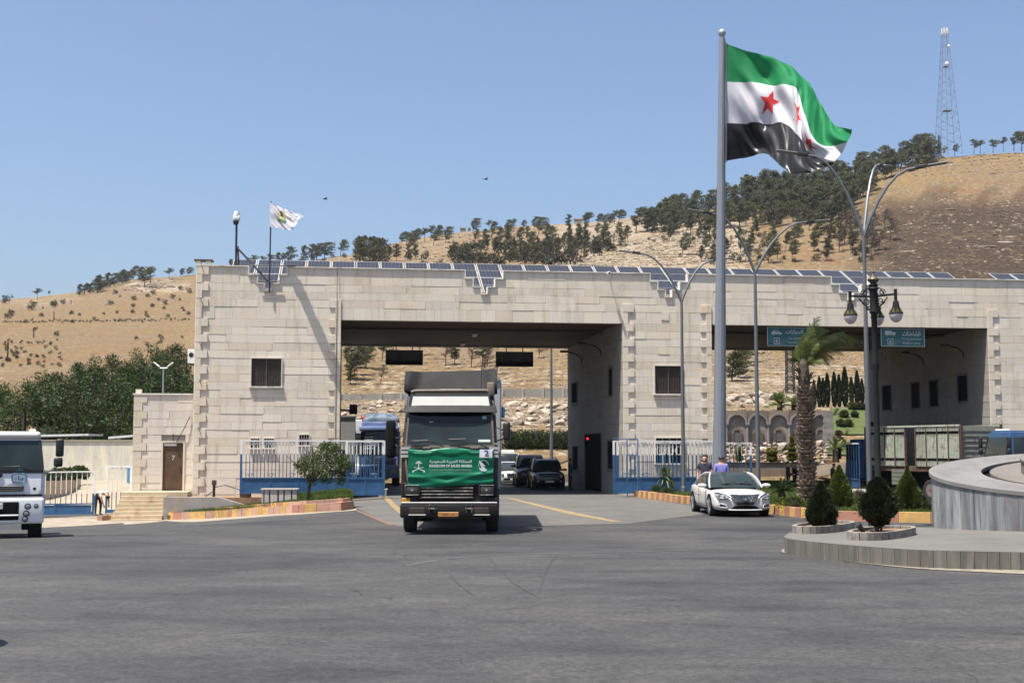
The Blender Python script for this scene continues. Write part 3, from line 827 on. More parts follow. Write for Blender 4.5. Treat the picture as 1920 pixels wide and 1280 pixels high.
# ---------------------------------------------------------------- foliage
def rdir(r):
    while True:
        v = Vector((r.uniform(-1,1), r.uniform(-1,1), r.uniform(-1,1)))
        if .05 < v.length < 1: return v.normalized()
def leaf(mb, p, d, size, r, asp=.45, m=0):
    """one small leaf-shaped quad at p pointing along d"""
    a = d.cross(rdir(r)); 
    if a.length < 1e-3: a = Vector((1,0,0))
    a = a.normalized()*size*asp; e = d*size
    mb.add([p-e*.5, p+a*.5, p+e*.5, p-a*.5], [(0,1,2,3)], m)
def clump(mb, c, rad, n, size, r, flat=1.0, out=.6, asp=.45, m=0, lean=Vector((0,0,0))):
    for _ in range(n):
        u = rdir(r); k = r.random()**.5
        p = c + Vector((u.x*rad, u.y*rad, u.z*rad*flat))*k
        leaf(mb, p, (u*out + rdir(r)*(1-out) + Vector((0,0,.25)) + lean).normalized(), size*r.uniform(.7,1.3), r, asp, m)
M_pine1 = leafmat('pine_foliage_dark', (.034,.040,.016), (.110,.112,.046))
M_pine2 = leafmat('pine_foliage_green', (.010,.024,.005), (.062,.092,.018), trans=.1)
M_dead = leafmat('dry_foliage', (.05,.036,.024), (.11,.08,.055))
M_cyp = leafmat('cypress_foliage', (.008,.018,.007), (.022,.038,.014))
M_top = leafmat('topiary_foliage', (.025,.045,.008), (.11,.14,.022))
M_bush = leafmat('bush_foliage', (.022,.038,.014), (.085,.115,.04))
M_dbush = leafmat('dark_conifer_foliage', (.006,.011,.005), (.028,.040,.012))
M_olive = leafmat('olive_scrub', (.025,.026,.014), (.06,.058,.034))
M_grass = leafmat('grass_blades', (.045,.08,.014), (.11,.15,.034), trans=.35)
M_bark = M('pine_bark', (.055,.038,.028), .9, var=.3, vs=4)
M_bark2 = M('shrub_bark', (.06,.042,.03), .9, var=.3, vs=8)

def pine_variant(seed, kind='bent'):
    r = random.Random(seed); H = 9.0
    lean = {'bent': 1.5, 'up': .4, 'umbrella': .3, 'dense': .8, 'dead': 1.2}[kind]*r.uniform(.7,1.3)
    def tr(t): return Vector((lean*t**1.6, .3*math.sin(t*3+seed), H*.92*t))
    tb = MB(); tb.tube([tr(i/6) - (Vector((0,0,.5)) if i == 0 else Vector()) for i in range(7)], [.22*(1-.13*i) for i in range(7)], 6)
    cb = MB(); t0 = {'bent': .30, 'up': .22, 'umbrella': .5, 'dense': .12, 'dead': .35}[kind]*r.uniform(.8,1.25)
    nb = {'bent': 30, 'up': 28, 'umbrella': 20, 'dense': 38, 'dead': 26}[kind]
    for i in range(nb):
        t = t0 + (1-t0)*(i+r.random())/nb
        base = tr(min(t, .99)); az = r.uniform(0, 2*PI); q_ = (t-t0)/(1-t0)
        L = {'bent': 2.9, 'up': 2.3, 'umbrella': 3.3, 'dense': 3.2, 'dead': 2.6}[kind]*(.30+.70*math.sin(PI*min(1,.25+.75*q_))**.8)*r.uniform(.55,1.25)
        d = Vector((math.cos(az), math.sin(az), r.uniform(.05,.45)))
        if kind in ('bent','dense','dead'): d.x += .5
        tip = base + d*L
        tb.tube([base, base+d*L*.55, tip], [.08,.05,.02], 4, cap=False)
        n = 90 if kind != 'dead' else 26
        for q, w in ((.35,.25),(.65,.35),(1.0,.40)):
            clump(cb, base + d*L*q + Vector((0,0,.15)), r.uniform(.6,1.0), int(n*w), .46, r, .6, .4, .42, 0, Vector((.45,0,.15)))
    return tb.mesh('trunk', M_bark), cb.mesh('crown', M_dead if kind == 'dead' else M_pine1)
PV = {k: [pine_variant(s, k) for s in range(10*i+1, 10*i+1+n)] for i, (k, n) in enumerate([('bent',4),('up',3),('umbrella',2),('dense',3),('dead',3)])}
def pine(p, h, kind, label, group=None, rz=None, name='pine_tree', cat='tree', wf=1.0):
    tr, cr = rng.choice(PV[kind]); o = thing(name, label, cat, p, rng.uniform(-.5,.5) if rz is None else rz, group)
    s = h/9.0; w = s*rng.uniform(.75,1.15)*wf; o.scale = (w, w, s)
    inst('trunk', tr, o); inst('crown', cr, o); return o
def trees_px(pts, hpx, kind, label, group=None, w=1.0):
    for (x, y) in pts:
        p = hill(x, y); h = rng.uniform(*hpx)*p.y/FP
        k = kind if isinstance(kind, str) else rng.choice(kind)
        pine(p - Vector((0,0,.1)), h, k, label, group, name='dry_tree' if k == 'dead' else 'pine_tree', wf=w)
def scatter_px(poly, n, mind=6, seed=1):
    r = random.Random(seed); out = []; xs = [q[0] for q in poly]; ys = [q[1] for q in poly]; tries = 0
    while len(out) < n and tries < 8000:
        tries += 1; x = r.uniform(min(xs), max(xs)); y = r.uniform(min(ys), max(ys)); ins = False
        for i in range(len(poly)):
            (x1,y1),(x2,y2) = poly[i], poly[i-1]
            if (y1 > y) != (y2 > y) and x < (x2-x1)*(y-y1)/(y2-y1)+x1: ins = not ins
        if ins and all((x-a)**2 + ((y-b)*1.6)**2 > mind*mind for a, b in out): out.append((x, y))
    return out
# skyline and hill trees, from left to right
trees_px([(6,571)], (10,13), 'umbrella', 'small dark tree at the left edge of the picture on the low hill')
trees_px([(70,562)], (21,24), 'umbrella', 'lone umbrella shaped pine standing on the low left skyline')
trees_px([(92,557)], (11,13), 'umbrella', 'small round tree just right of the lone umbrella pine')
trees_px([(148,556),(158,554),(168,551),(176,549),(184,547),(192,543),(200,541),(207,539),(214,537),(222,534),(229,533),(236,531),(243,529),(250,527),(262,529)], (17,30), ['dense','bent'], 'bushy dark pine in the row climbing the left skyline', 'pines in a row on the left skyline')
trees_px([(182,551)], (34,36), 'dense', 'tallest bushy pine at the lower end of the left skyline row')
trees_px([(271,540)], (38,40), 'bent', 'wind bent pine standing among pale rocks on the left skyline')
trees_px([(282,533)], (32,34), 'umbrella', 'broad pine just right of the pale rocks on the left skyline')
trees_px([(317,526)], (22,24), 'umbrella', 'broad crowned pine standing alone right of the pale rocks')
trees_px([(339,519),(352,517)], (15,18), 'bent', 'small bent pine on the skyline beside the gate building edge', 'two small pines by the building edge')
trees_px([(432,497),(445,503),(465,500),(476,498),(492,499),(506,497),(520,494),(533,492)], (20,28), ['dense','umbrella'], 'dark pine showing just above the roof behind the white flag mast', 'pines behind the flag mast')
trees_px([(540,492),(568,489),(583,489),(594,486)], (30,36), ['bent','dense'], 'dark bushy pine on the skyline right of the white flag', 'pines right of the white flag')
trees_px([(608,484),(638,479)], (30,37), ['bent','umbrella'], 'leaning pine on bare earth above the solar panels', 'leaning pines above the panels')
trees_px([(668,490),(680,488),(693,489),(703,491),(674,494),(710,494)], (44,52), ['dense'], 'tall pine in the tight dark clump above the solar panels', 'tight clump of pines')
trees_px([(728,494),(743,492),(765,487),(778,488)], (28,36), ['up'], 'young slender pine on rocky ground right of the tight clump', 'young pines on rocky ground')
trees_px([(752,462),(762,461),(770,459),(779,458),(796,455),(808,452),(818,450)], (27,35), ['bent','umbrella'], 'wind blown pine in the skyline group left of the lone leaning trees', 'wind blown skyline pines')
trees_px([(768,468),(813,462),(836,457)], (26,36), ['bent'], 'wind blown pine standing just below the skyline group', 'pines below the skyline group')
trees_px([(887,437)], (28,30), 'bent', 'lone strongly leaning pine on the bare middle skyline')
trees_px([(917,434)], (20,22), 'umbrella', 'small lone umbrella pine on the bare middle skyline')
trees_px([(963,431)], (19,20), 'umbrella', 'thin stemmed round topped pine on the bare middle skyline')
trees_px([(980,431)], (18,20), 'bent', 'pine leaning flat to the right beside the thin round topped one')
trees_px([(1001,432),(1025,446),(1066,432),(1010,440)], (26,36), ['up','bent'], 'dark pine standing above the middle wood, near the bare ridge', 'pines above the middle wood')
trees_px([(1096,428),(1104,427),(1120,424),(1132,424),(1143,423),(1152,421),(1160,419)], (22,30), ['bent','umbrella'], 'wind blown pine on the skyline left of the big wood', 'skyline pines left of the big wood')
trees_px([(1172,406)], (14,15), 'up', 'small pointed dark tree standing alone on the ridge left of the big wood')
trees_px(scatter_px([(842,470),(900,455),(960,445),(1040,448),(1120,446),(1200,448),(1150,478),(1080,492),(1000,503),(850,503)], 46, 12, 3), (28,44), ['up','dense','bent'], 'green pine in the open wood behind the middle of the gate roof', 'open wood behind the gate roof', .72)
trees_px(scatter_px([(1080,455),(1180,452),(1140,475),(1090,492),(1050,500)], 10, 12, 5), (20,28), ['dead'], 'brown dry tree at the lower edge of the middle wood', 'dry trees of the middle wood')
big = [(1185,440),(1225,408),(1262,398),(1330,388),(1400,376),(1500,356),(1600,334),(1680,313),(1730,302),(1750,308),(1690,335),(1640,352),(1585,420),(1480,428),(1400,436),(1330,446),(1250,440)]
trees_px(scatter_px(big, 112, 11, 8), (36,58), ['bent','bent','up','dense'], 'wind bent dark pine in the dense wood on the right hillside', 'dense pine wood on the right hillside', .92)
trees_px([(1258,405),(1240,412),(1300,396),(1350,388),(1420,377),(1470,368),(1520,356),(1560,346),(1610,336),(1650,324),(1690,314)], (40,56), ['bent'], 'wind bent pine along the upper edge of the dense right wood', 'pines along the upper edge of the right wood')
trees_px([(1725,303),(1712,306)], (50,56), 'bent', 'tall bent pine at the top end of the dense wood, next to the lattice tower', 'top pines beside the lattice tower')
trees_px([(1745,297),(1758,295)], (22,26), 'umbrella', 'low spreading pine at the foot of the lattice tower', 'low pines at the tower foot')
trees_px([(1790,291)], (20,23), 'bent', 'small bent tree just right of the lattice tower foot')
trees_px([(1826,288),(1838,287),(1862,286),(1882,284)], (22,28), 'umbrella', 'bushy pine on the bare skyline right of the lattice tower', 'bushy skyline pines on the right')
trees_px([(1901,283),(1916,281)], (34,38), 'bent', 'dark pine on the skyline at the right edge of the picture', 'pines at the right edge')
trees_px(scatter_px([(1250,452),(1330,450),(1480,438),(1590,425),(1650,440),(1640,495),(1480,503),(1290,500)], 34, 22, 12), (30,46), ['bent','up'], 'scattered pine on the ochre slope above the right gateway', 'scattered pines above the right gateway', .85)
trees_px(scatter_px([(1560,432),(1680,430),(1680,480),(1570,492)], 13, 17, 14), (38,52), ['dead'], 'brown scorched tree at the edge of the burnt slope', 'scorched trees by the burnt slope')
trees_px(scatter_px([(1330,462),(1480,470),(1480,498),(1290,498)], 8, 20, 15), (22,34), ['dead'], 'dry brown tree on the stony slope left of the burnt ground', 'dry trees on the stony slope')
# seen through the gateways
trees_px([(656,712),(664,704),(686,690),(716,684),(650,690)], (46,60), ['bent'], 'pine on the sunny slope seen through the upper left of the lorry gateway', 'pines seen through the lorry gateway')
trees_px([(835,690),(852,688),(884,694),(914,692),(905,684),(786,668)], (42,58), ['up','dead'], 'thin pine seen between the two hanging display boards', 'thin pines between the display boards')
trees_px([(932,706),(905,712),(1010,676),(1060,660)], (30,50), 'dead', 'scorched leafless shrub on the slope behind the car lane', 'scorched shrubs behind the car lane')
trees_px([(714,728)], (38,40), 'dead', 'brown withered conifer on the slope above the concrete wall')
trees_px([(657,722)], (36,38), 'up', 'small dark spruce on the slope above the concrete wall')
trees_px([(1372,718),(1384,712),(1398,682)], (56,70), 'dense', 'dark bushy pine on the slope seen left through the truck gateway', 'dark pines seen through the truck gateway')
# shrubs on the left hill
sh = []
for sd in (1,2,3):
    r = random.Random(sd); mb = MB()
    for k in range(7): clump(mb, Vector((r.uniform(-.6,.6), r.uniform(-.6,.6), r.uniform(.4,1.5))), .6, 26, .4, r)
    sh.append(mb.mesh('shrub', M_olive))
def shrub(p, s, label, group, name='shrub', me=None, cat='shrub'):
    o = inst(name, me or rng.choice(sh), None, p, (0,0,rng.uniform(0,6)), s); return tag(o, label, cat, group)
for (x, y) in [(217,554),(266,550),(276,558),(287,553),(297,565),(309,572),(324,562),(337,565),(250,564),(249,578),(225,557),(211,570),(285,577),(308,580),(342,581),(345,587),(354,592),(315,596),(274,588),(276,598),(249,588),(219,588),(195,592),(176,602),(149,592),(134,590),(117,571),(103,569),(80,580),(77,594),(47,606),(135,608),(224,605),(267,605),(256,637),(302,638),(342,635),(105,630),(66,620),(300,645),(275,650),(20,590),(338,545),(355,551)]:
    p = hill(x, y); shrub(p - Vector((0,0,.1)), rng.uniform(.45,1.15)*p.y/480, 'dark round shrub dotted over the ochre left hillside', 'shrubs on the left hillside')
for (x, y) in [(102,577),(58,582),(12,570),(16,598)]:
    p = hill(x, y); shrub(p, 1.9*p.y/480, 'larger dark bush low on the far left hillside', 'larger bushes on the far left hillside')
for k in range(70):
    x = 8 + k*5 + rng.uniform(-2,2); p = hill(x, 606 - .012*x + rng.uniform(-1,1)); shrub(p, rng.uniform(.3,.5), 'tiny sapling in the planted row crossing the left hillside', 'row of saplings on the left hillside', 'sapling', None, 'sapling')
for k in range(58):
    x = rng.uniform(0,115); y = 640+rng.uniform(0,52); p = hill(x, y); shrub(p, rng.uniform(.25,.45), 'young orchard tree on the lowest left slope', 'young orchard on the lowest left slope', 'orchard_tree', None, 'tree')

for (x, y) in scatter_px([(840,470),(1000,462),(1170,450),(1150,478),(1080,500),(850,506)], 75, 7, 31): shrub(hill(x, y), rng.uniform(1.2,2.2), 'olive green undergrowth bush between the pines of the middle wood', 'undergrowth of the middle wood')
for (x, y) in scatter_px([(560,488),(760,470),(840,480),(840,506),(560,506)], 22, 12, 32): shrub(hill(x, y), rng.uniform(.7,1.5), 'low bush on the rocky slope above the left part of the panels', 'low bushes above the panels')
for (x, y) in scatter_px([(1190,450),(1420,440),(1640,430),(1650,500),(1300,505)], 45, 12, 33): shrub(hill(x, y), rng.uniform(.5,1.3), 'olive bush on the slope above the right half of the gate roof', 'bushes above the right half of the roof')
for (x, y) in scatter_px(big, 85, 9, 34): shrub(hill(x, y), rng.uniform(1.6,3.0), 'olive undergrowth bush filling the dense wood on the right hillside', 'undergrowth of the right wood')
# near pines behind the left wall
NP = []
for sd in range(4):
    r = random.Random(40+sd); H = 9.0; tb = MB(); cb = MB()
    tb.tube([(0,0,-.5),(.1,0,3),(.2,.1,7.5)], [.28,.22,.06], 7)
    for i in range(58):
        t = r.uniform(.0,1); az = r.uniform(0,2*PI); rad = 2.9*math.sin(PI*min(.98,(.22+.78*t)))**.7*r.uniform(.5,1.05)
        c = Vector((math.cos(az)*rad, math.sin(az)*rad, .8+7.6*t))
        clump(cb, c, r.uniform(.5,.95), 170, .22, r, .8, .7, .30)
    NP.append((tb.mesh('trunk', M_bark), cb.mesh('crown', M_pine2)))
def near_pine(x, y, h, w, label, group):
    tr, cr = rng.choice(NP); o = thing('pine_tree', label, 'tree', (x, y, -1.0), rng.uniform(0,6), group); o.scale = (w, w, h/9.0)
    inst('trunk', tr, o); inst('crown', cr, o)
for (px, D, yt) in [(-60,96,700),(10,98,712),(50,95,705),(100,97,690),(140,94,702),(185,99,680),(225,95,700),(262,100,672),(300,96,690),(335,98,684),(362,97,700),(395,99,690),(-20,104,700),(75,106,692),(160,108,688),(245,107,680)]:
    q = P(px, yt, D); near_pine(q.x, D, q.z+1.0, rng.uniform(.85,1.15), 'bushy green pine in the thick grove behind the cream wall', 'pine grove behind the cream wall')
for (px, D, yt) in [(150,128,672),(185,135,662),(215,130,656),(250,138,648),(285,132,640),(310,140,646),(335,134,636)]:
    q = P(px, yt, D); tr, cr = rng.choice(NP); o = thing('pine_tree', 'greyer pine at the back of the grove against the ochre hill', 'tree', (q.x, D, -.6), rng.uniform(0,6), 'back row of the pine grove'); o.scale = (1.0, 1.0, (q.z+.6)/9)
    inst('trunk', tr, o); inst('crown', cr, o)
# ---------------------------------------------------------------- lettering
AR = {'ا':(0xFE8D,2),'أ':(0xFE83,2),'إ':(0xFE87,2),'ب':(0xFE8F,4),'ة':(0xFE93,2),'ت':(0xFE95,4),'ث':(0xFE99,4),'ج':(0xFE9D,4),'ح':(0xFEA1,4),'خ':(0xFEA5,4),
      'د':(0xFEA9,2),'ذ':(0xFEAB,2),'ر':(0xFEAD,2),'ز':(0xFEAF,2),'س':(0xFEB1,4),'ش':(0xFEB5,4),'ص':(0xFEB9,4),'ط':(0xFEC1,4),'ع':(0xFEC9,4),'غ':(0xFECD,4),'ف':(0xFED1,4),
      'ق':(0xFED5,4),'ك':(0xFED9,4),'ل':(0xFEDD,4),'م':(0xFEE1,4),'ن':(0xFEE5,4),'ه':(0xFEE9,4),'و':(0xFEED,2),'ى':(0xFEEF,2),'ي':(0xFEF1,4),'ء':(0xFE80,1)}
LIG = {'ا':0xFEFB,'أ':0xFEF7,'إ':0xFEF9}
def arabic(s):
    out = []; i = 0
    def joins(c): return c in AR and AR[c][1] == 4
    prev = False
    while i < len(s):
        c = s[i]
        if c not in AR: out.append(c); prev = False; i += 1; continue
        nxt = s[i+1] if i+1 < len(s) else ' '
        if c == 'ل' and nxt in LIG:
            out.append(chr(LIG[nxt] + (1 if prev else 0))); prev = False; i += 2; continue
        b, n = AR[c]; nx = n == 4 and nxt in AR and nxt != 'ء'
        k = (3 if nx else 1) if prev else (2 if nx else 0)
        if n == 2: k = 1 if prev else 0
        if n == 1: k = 0
        out.append(chr(b+k)); prev = joins(c) and nx; i += 1
    return ''.join(reversed(out))
def txt_mesh(body, width=None, height=None, shear=0, bold=0.0):
    c = bpy.data.curves.new('lettering', 'FONT'); c.body = body; c.align_x = 'CENTER'; c.align_y = 'CENTER'; c.size = 1.0; c.shear = shear; c.offset = bold; c.resolution_u = 2
    o = bpy.data.objects.new('lettering', c); COL.objects.link(o)
    me = bpy.data.meshes.new_from_object(o.evaluated_get(bpy.context.evaluated_depsgraph_get()))
    bpy.data.objects.remove(o); bpy.data.curves.remove(c)
    xs = [v.co.x for v in me.vertices]; ys = [v.co.y for v in me.vertices]
    cx, cy, w, h = (max(xs)+min(xs))/2, (max(ys)+min(ys))/2, max(xs)-min(xs), max(ys)-min(ys)
    sx = width/w if width else None; sy = height/h if height else None
    if sx is None: sx = sy
    if sy is None: sy = sx
    for v in me.vertices: v.co = ((v.co.x-cx)*sx, (v.co.y-cy)*sy, 0)
    return me
def letter(body, mat, parent, x, y, z, width=None, height=None, shear=0, name='lettering', bold=0.0, fn=None):
    me = txt_mesh(body, width, height, shear, bold); me.name = name; me.materials.append(mat)
    for v in me.vertices:
        p = Vector((v.co.x + x, y, v.co.y + z)); v.co = fn(p) if fn else p
    me.update(); return inst(name, me, parent)

# ---------------------------------------------------------------- flags
def crom(tab, u):
    n = len(tab)-1; i = min(int(u*n), n-1); t = u*n - i
    p = [tab[max(i-1,0)], tab[i], tab[i+1], tab[min(i+2,n)]]
    return .5*((2*p[1])+(p[2]-p[0])*t+(2*p[0]-5*p[1]+4*p[2]-p[3])*t*t+(3*p[1]-p[0]-3*p[2]+p[3])*t*t*t)
def flag_fn(rows, dep, D, rip, seed):
    """rows: lists of (px,py) for v=1 .. 0 ; dep: distance offsets toward the viewer along u, per row"""
    W = [[P(x, y, D + dz) for (x, y), dz in zip(r, d)] for r, d in zip(rows, dep)]
    def fn(u, v):
        pts = [crom(r, u) for r in W]; q = crom(pts, 1-v)
        a = min(1, u*4)
        n = noise.noise(Vector((u*7+v*5, v*1.6-u*2.2, seed)))*1.0 + .5*noise.noise(Vector((u*17+v*9, v*3-u*4, seed+4)))
        q = q.copy(); q.y += rip*n*a; q.x += rip*.25*n*a; return q
    return fn
M_fgreen = leafmat('flag_green_cloth', (.012,.20,.07), (.012,.20,.07), .7, .35, 0)
M_fwhite = leafmat('flag_white_cloth', (.55,.54,.58), (.55,.54,.58), .7, .3, 0)
M_fblack = leafmat('flag_black_cloth', (.022,.022,.024), (.022,.022,.024), .32, .05, 0)
M_fred = M('flag_red_cloth', (.42,.012,.016), .5, var=.05)
FD = 47.0
pole = thing('flagpole', 'tall grey steel flagpole with ball top standing in front of the middle tower', 'flagpole', GG(1347, 955))
pole.location = (P(1347, 845, FD).x, FD, 0)
pt = P(1354, 72, FD); mb = MB(); dx = pt.x - pole.location.x
mb.tube([(0,0,0),(dx*.3,0,pt.z*.3),(dx*.62,0,pt.z*.62),(dx,0,pt.z)], [.27,.215,.165,.12], 12); mb.build('pole', M('flagpole_grey', (.20,.215,.235), .5, .35, var=.06, vs=.5), pole)
mb = MB(); mb.lathe([(.001,-.15)]+[(.15*math.sin(PI*k/8), -.15*math.cos(PI*k/8)) for k in range(1,8)]+[(.001,.15)], 14, (dx,0,pt.z+.2)); mb.lathe([(.07,-.2),(.07,.02)], 10, (dx,0,pt.z+.06)); mb.build('ball', M_steel, pole, True)
mb = MB(); mb.bbox(-.5,-.5,0,.5,.5,.12,.02); mb.build('base_plate', M_conc, pole)
rows = [[(1361,82),(1415,100),(1476,121),(1514,152),(1540,196),(1563,232),(1598,243)],
        [(1362,154),(1400,155),(1452,158),(1492,166),(1508,214),(1532,268),(1588,270)],
        [(1362,231),(1400,231),(1436,232),(1476,234),(1496,254),(1520,286),(1566,302)],
        [(1361,302),(1402,296),(1437,288),(1456,304),(1486,323),(1532,321),(1563,306)]]
dep = [[0,-.3,-.5,-1.2,-2.2,-3.2,-3.6],[0,-.2,-.9,-1.9,-2.6,-3.4,-3.9],[0,-.1,-.5,-1.6,-2.9,-3.2,-4.0],[0,.3,-.7,-2.1,-3.4,-3.7,-4.1]]
ff = flag_fn(rows, dep, FD, .42, 11)
fl = thing('national_flag', 'large green white and black flag with red stars streaming from the tall pole', 'flag', (0,0,0))
def stripe(name, v0, v1, mat, nv=16):
    mb = MB(); mb.grid(lambda u, v: ff(u, v0+(v1-v0)*v), 90, nv); return mb.build(name, mat, fl, 'all')
stripe('green_stripe', 2/3, 1, M_fgreen); stripe('white_stripe', 1/3, 2/3, M_fwhite); stripe('black_stripe', 0, 1/3, M_fblack)
for cu in (.335, .60, .80):
    bm = bmesh.new(); rr = .115
    pv = []
    for k in range(10):
        a = PI/2 + k*PI/5; r_ = rr if k % 2 == 0 else rr*.40; pv.append(bm.verts.new((cu + r_*math.cos(a)*.62, .5 + r_*math.sin(a), 0)))
    c = bm.verts.new((cu,.5,0))
    for k in range(10): bm.faces.new((c, pv[k], pv[(k+1)%10]))
    bmesh.ops.subdivide_edges(bm, edges=bm.edges[:], cuts=4, use_grid_fill=True)
    for v in bm.verts:
        u0, v0 = v.co.x, v.co.y; q = ff(u0, v0); a = ff(u0+.004, v0)-q; b = ff(u0, v0+.006)-q; n = a.cross(b).normalized()
        if n.y > 0: n = -n
        v.co = q + n*.012
    MB().bm(bm).build('star', M_fred, fl)
mb = MB(); mb.tube([ff(0,0)+Vector((0,0,-.05)), ff(0,.5), ff(0,1)+Vector((0,0,.05))], .03, 6); mb.build('hoist_cord', M_fwhite, fl)
# small white flag on the roof edge
wp = bthing('roof_flagpole', 'thin black flagpole fixed in the left parapet notch of the gate roof', 'flagpole', fs(505,540,-.14), -.14, fz(505,548,-.14))
h = fz(505,378,-.14)-fz(505,548,-.14); mb = MB(); mb.tube([(0,0,0),(.02,0,h)], .035, 7); mb.build('pole', M_black, wp)
mb = MB(); zz = fz(505,527,-.14)-wp.location.z; mb.tube([(-.55,0,zz),(.5,0,zz)], .03, 6); zz2 = fz(505,498,-.14)-wp.location.z
mb.tube([(-.95,0,zz2),(1.25,0,zz2)], .025, 6); mb.tube([(0,.02,zz),(0,.75,zz-.1)], .03, 6); mb.build('bracket', M_black, wp)
Dp = BW(fs(505,540,-.28), -.28, 0).y
rows = [[(506,379),(520,386),(535,392),(552,398),(571,406)],[(506,395),(520,398),(534,402),(550,405),(566,407)],[(506,410),(520,413),(534,416),(548,415),(560,412)],[(506,425),(520,427),(534,430),(546,431),(556,420)]]
wd = [[0,-.25,-.55,-.8,-1.0],[0,-.3,-.55,-.85,-1.05],[0,-.22,-.6,-.9,-1.1],[0,-.25,-.6,-.95,-1.15]]
wf = flag_fn(rows, wd, Dp, .09, 3)
wfl = thing('white_flag', 'small white flag with a green and gold emblem flying above the left tower', 'flag', (0,0,0))
mb = MB(); mb.grid(wf, 40, 24); mb.build('cloth', M_fwhite, wfl, 'all')
def on_flag(fn, eps=.012):
    def g(p):
        q = fn(p.x, p.z); a = fn(p.x+.004, p.z)-q; b = fn(p.x, p.z+.006)-q; n = a.cross(b).normalized()
        if n.y > 0: n = -n
        return q + n*eps
    return g
def blob(fn, cu, cv, ru, rv, mat, name, shape=None, n=20):
    mb = MB(); vs = [fn(Vector((cu,0,cv)))] + [fn(Vector((cu+ru*math.cos(2*PI*k/n)*(shape(k/n) if shape else 1), 0, cv+rv*math.sin(2*PI*k/n)*(shape(k/n) if shape else 1)))) for k in range(n)]
    mb.add(vs, [(0,1+k,1+(k+1)%n) for k in range(n)]); return mb.build(name, mat, wfl)
M_gold = M('emblem_gold', (.28,.24,.05), .6); M_egr = M('emblem_green', (.02,.10,.04), .6); M_ink = M('black_ink', (.012,.012,.014), .6)
gf = on_flag(wf); gf2 = on_flag(wf, .02)
blob(gf, .40, .56, .13, .22, M_gold, 'emblem_disc'); blob(gf2, .40, .36, .17, .10, M_egr, 'emblem_wreath', lambda t: 1-.35*abs(math.sin(2*PI*t)))
blob(gf2, .385, .64, .022, .11, M_ink, 'emblem_bar'); blob(gf2, .43, .63, .02, .11, M_ink, 'emblem_bar')
for i, s in enumerate(('الهيئة العامة', 'للمنافذ البرية', 'والبحرية')):
    me = txt_mesh(arabic(s.replace('ئ','ي')), .26, .10); me.materials.append(M_ink)
    for v in me.vertices: v.co = gf(Vector((v.co.x+.76, 0, v.co.y+.66-.15*i)))
    inst('lettering', me, wfl)

# ---------------------------------------------------------------- fences and gates
def lerp(a, b, t): return a+(b-a)*t
def fence(name, label, A, B, h, nb, zs, zp, cat='gate', up=True, scroll=True, posts=True, thick=.02):
    """A, B: ends on the ground; h: height; zs: where white turns blue; zp: top of the sheet panel"""
    A, B = Vector(A), Vector(B); d = B-A; L = math.hypot(d.x, d.y); rz = math.atan2(d.y, d.x)
    o = thing(name, label, cat, A, rz); sl = d.z/L
    def bar(x, w, z0, z1, n, y=0):
        mb = MB(); zz = sl*x
        if zs > z0: mb.box(x-w/2, y-thick/2, z0+zz, x+w/2, y+thick/2, min(zs, z1)+zz, 1)
        if z1 > zs: mb.box(x-w/2, y-thick/2, max(zs, z0)+zz, x+w/2, y+thick/2, z1+zz, 0)
        return mb.build(n, [M_white, M_blue], o)
    if posts:
        bar(.05, .10, 0, h, 'post', 0); bar(L-.05, .10, 0, h, 'post', 0)
    for i in range(nb): bar(.1+(L-.2)*(i+1)/(nb+1), .035, zp+.06, h-.06, 'bar')
    def rail(z, hh, mat, n, w=.04):
        mb = MB(); mb.hexa([(.101,-w,z),(L-.101,-w,z+sl*L),(L-.101,w,z+sl*L),(.101,w,z),(.101,-w,z+hh),(L-.101,-w,z+hh+sl*L),(L-.101,w,z+hh+sl*L),(.101,w,z+hh)]); return mb.build(n, mat, o)
    rail(h-.06, .06, M_white, 'top_rail'); rail(zp, .06, M_blue, 'middle_rail')
    if zp > .1:
        rail(.02, .10, M_blue, 'bottom_rail')
        mb = MB(); n = max(2, int(L/1.2))
        for k in range(n):
            x0, x1 = .102+(L-.204)*k/n, .102+(L-.204)*(k+1)/n
            mb2 = MB(); mb2.box(x0+.03,-.012,.121+sl*x0,x1-.03,.012,zp-.001+sl*x0); mb2.build('sheet_panel', M_blue, o)
            mb.box(x0-.03,-.03,.121+sl*x0,x0+.029,.03,zp-.001+sl*x0)
        mb.build('panel_frame', M_blue, o)
    if scroll:
        for z, mat, n in ((h-.17, M_white, 'top_scrolls'), (zp+.16, M_blue, 'bottom_scrolls')):
            mb = MB(); m = max(2, int(L/.9))
            for k in range(m):
                c = (k+.5)*L/m
                for s in (-1, 1):
                    mb.tube([(c+s*(.16-.10*q/9)*math.cos(q*.62)+s*.02, 0, z+sl*c+(.10-.05*q/9)*math.sin(q*.62)) for q in range(10)], .011, 4, cap=False)
            mb.build(n, mat, o)
    return o
def bfence(name, label, x0, x1, d, yb, yt, ys_, yp, nb, **k):
    xm = (x0+x1)/2; s0, s1_ = fs(x0,870,d), fs(x1,870,d); z0 = fz(xm,yb,d)
    return fence(name, label, BW(s0,d,z0), BW(s1_,d,z0), fz(xm,yt,d)-z0, nb, fz(xm,ys_,d)-z0, fz(xm,yp,d)-z0, **k)
bfence('sliding_gate', 'long white and blue barred sliding gate in front of the left tower', 450, 720, -2.4, 925, 825, 851, 897, 37)
bfence('gate_leaf', 'short white and blue gate leaf overlapping the sliding gate beside the lorry lane', 648, 722, -2.9, 929, 826, 852, 898, 7)
bfence('sliding_gate', 'white and blue barred sliding gate in front of the middle tower', 1149, 1345, -2.3, 925, 826, 852, 896, 25)
bfence('gate_leaf', 'long white and blue gate leaf reaching past the flagpole', 1156, 1410, -1.95, 925, 829, 853, 896, 31)
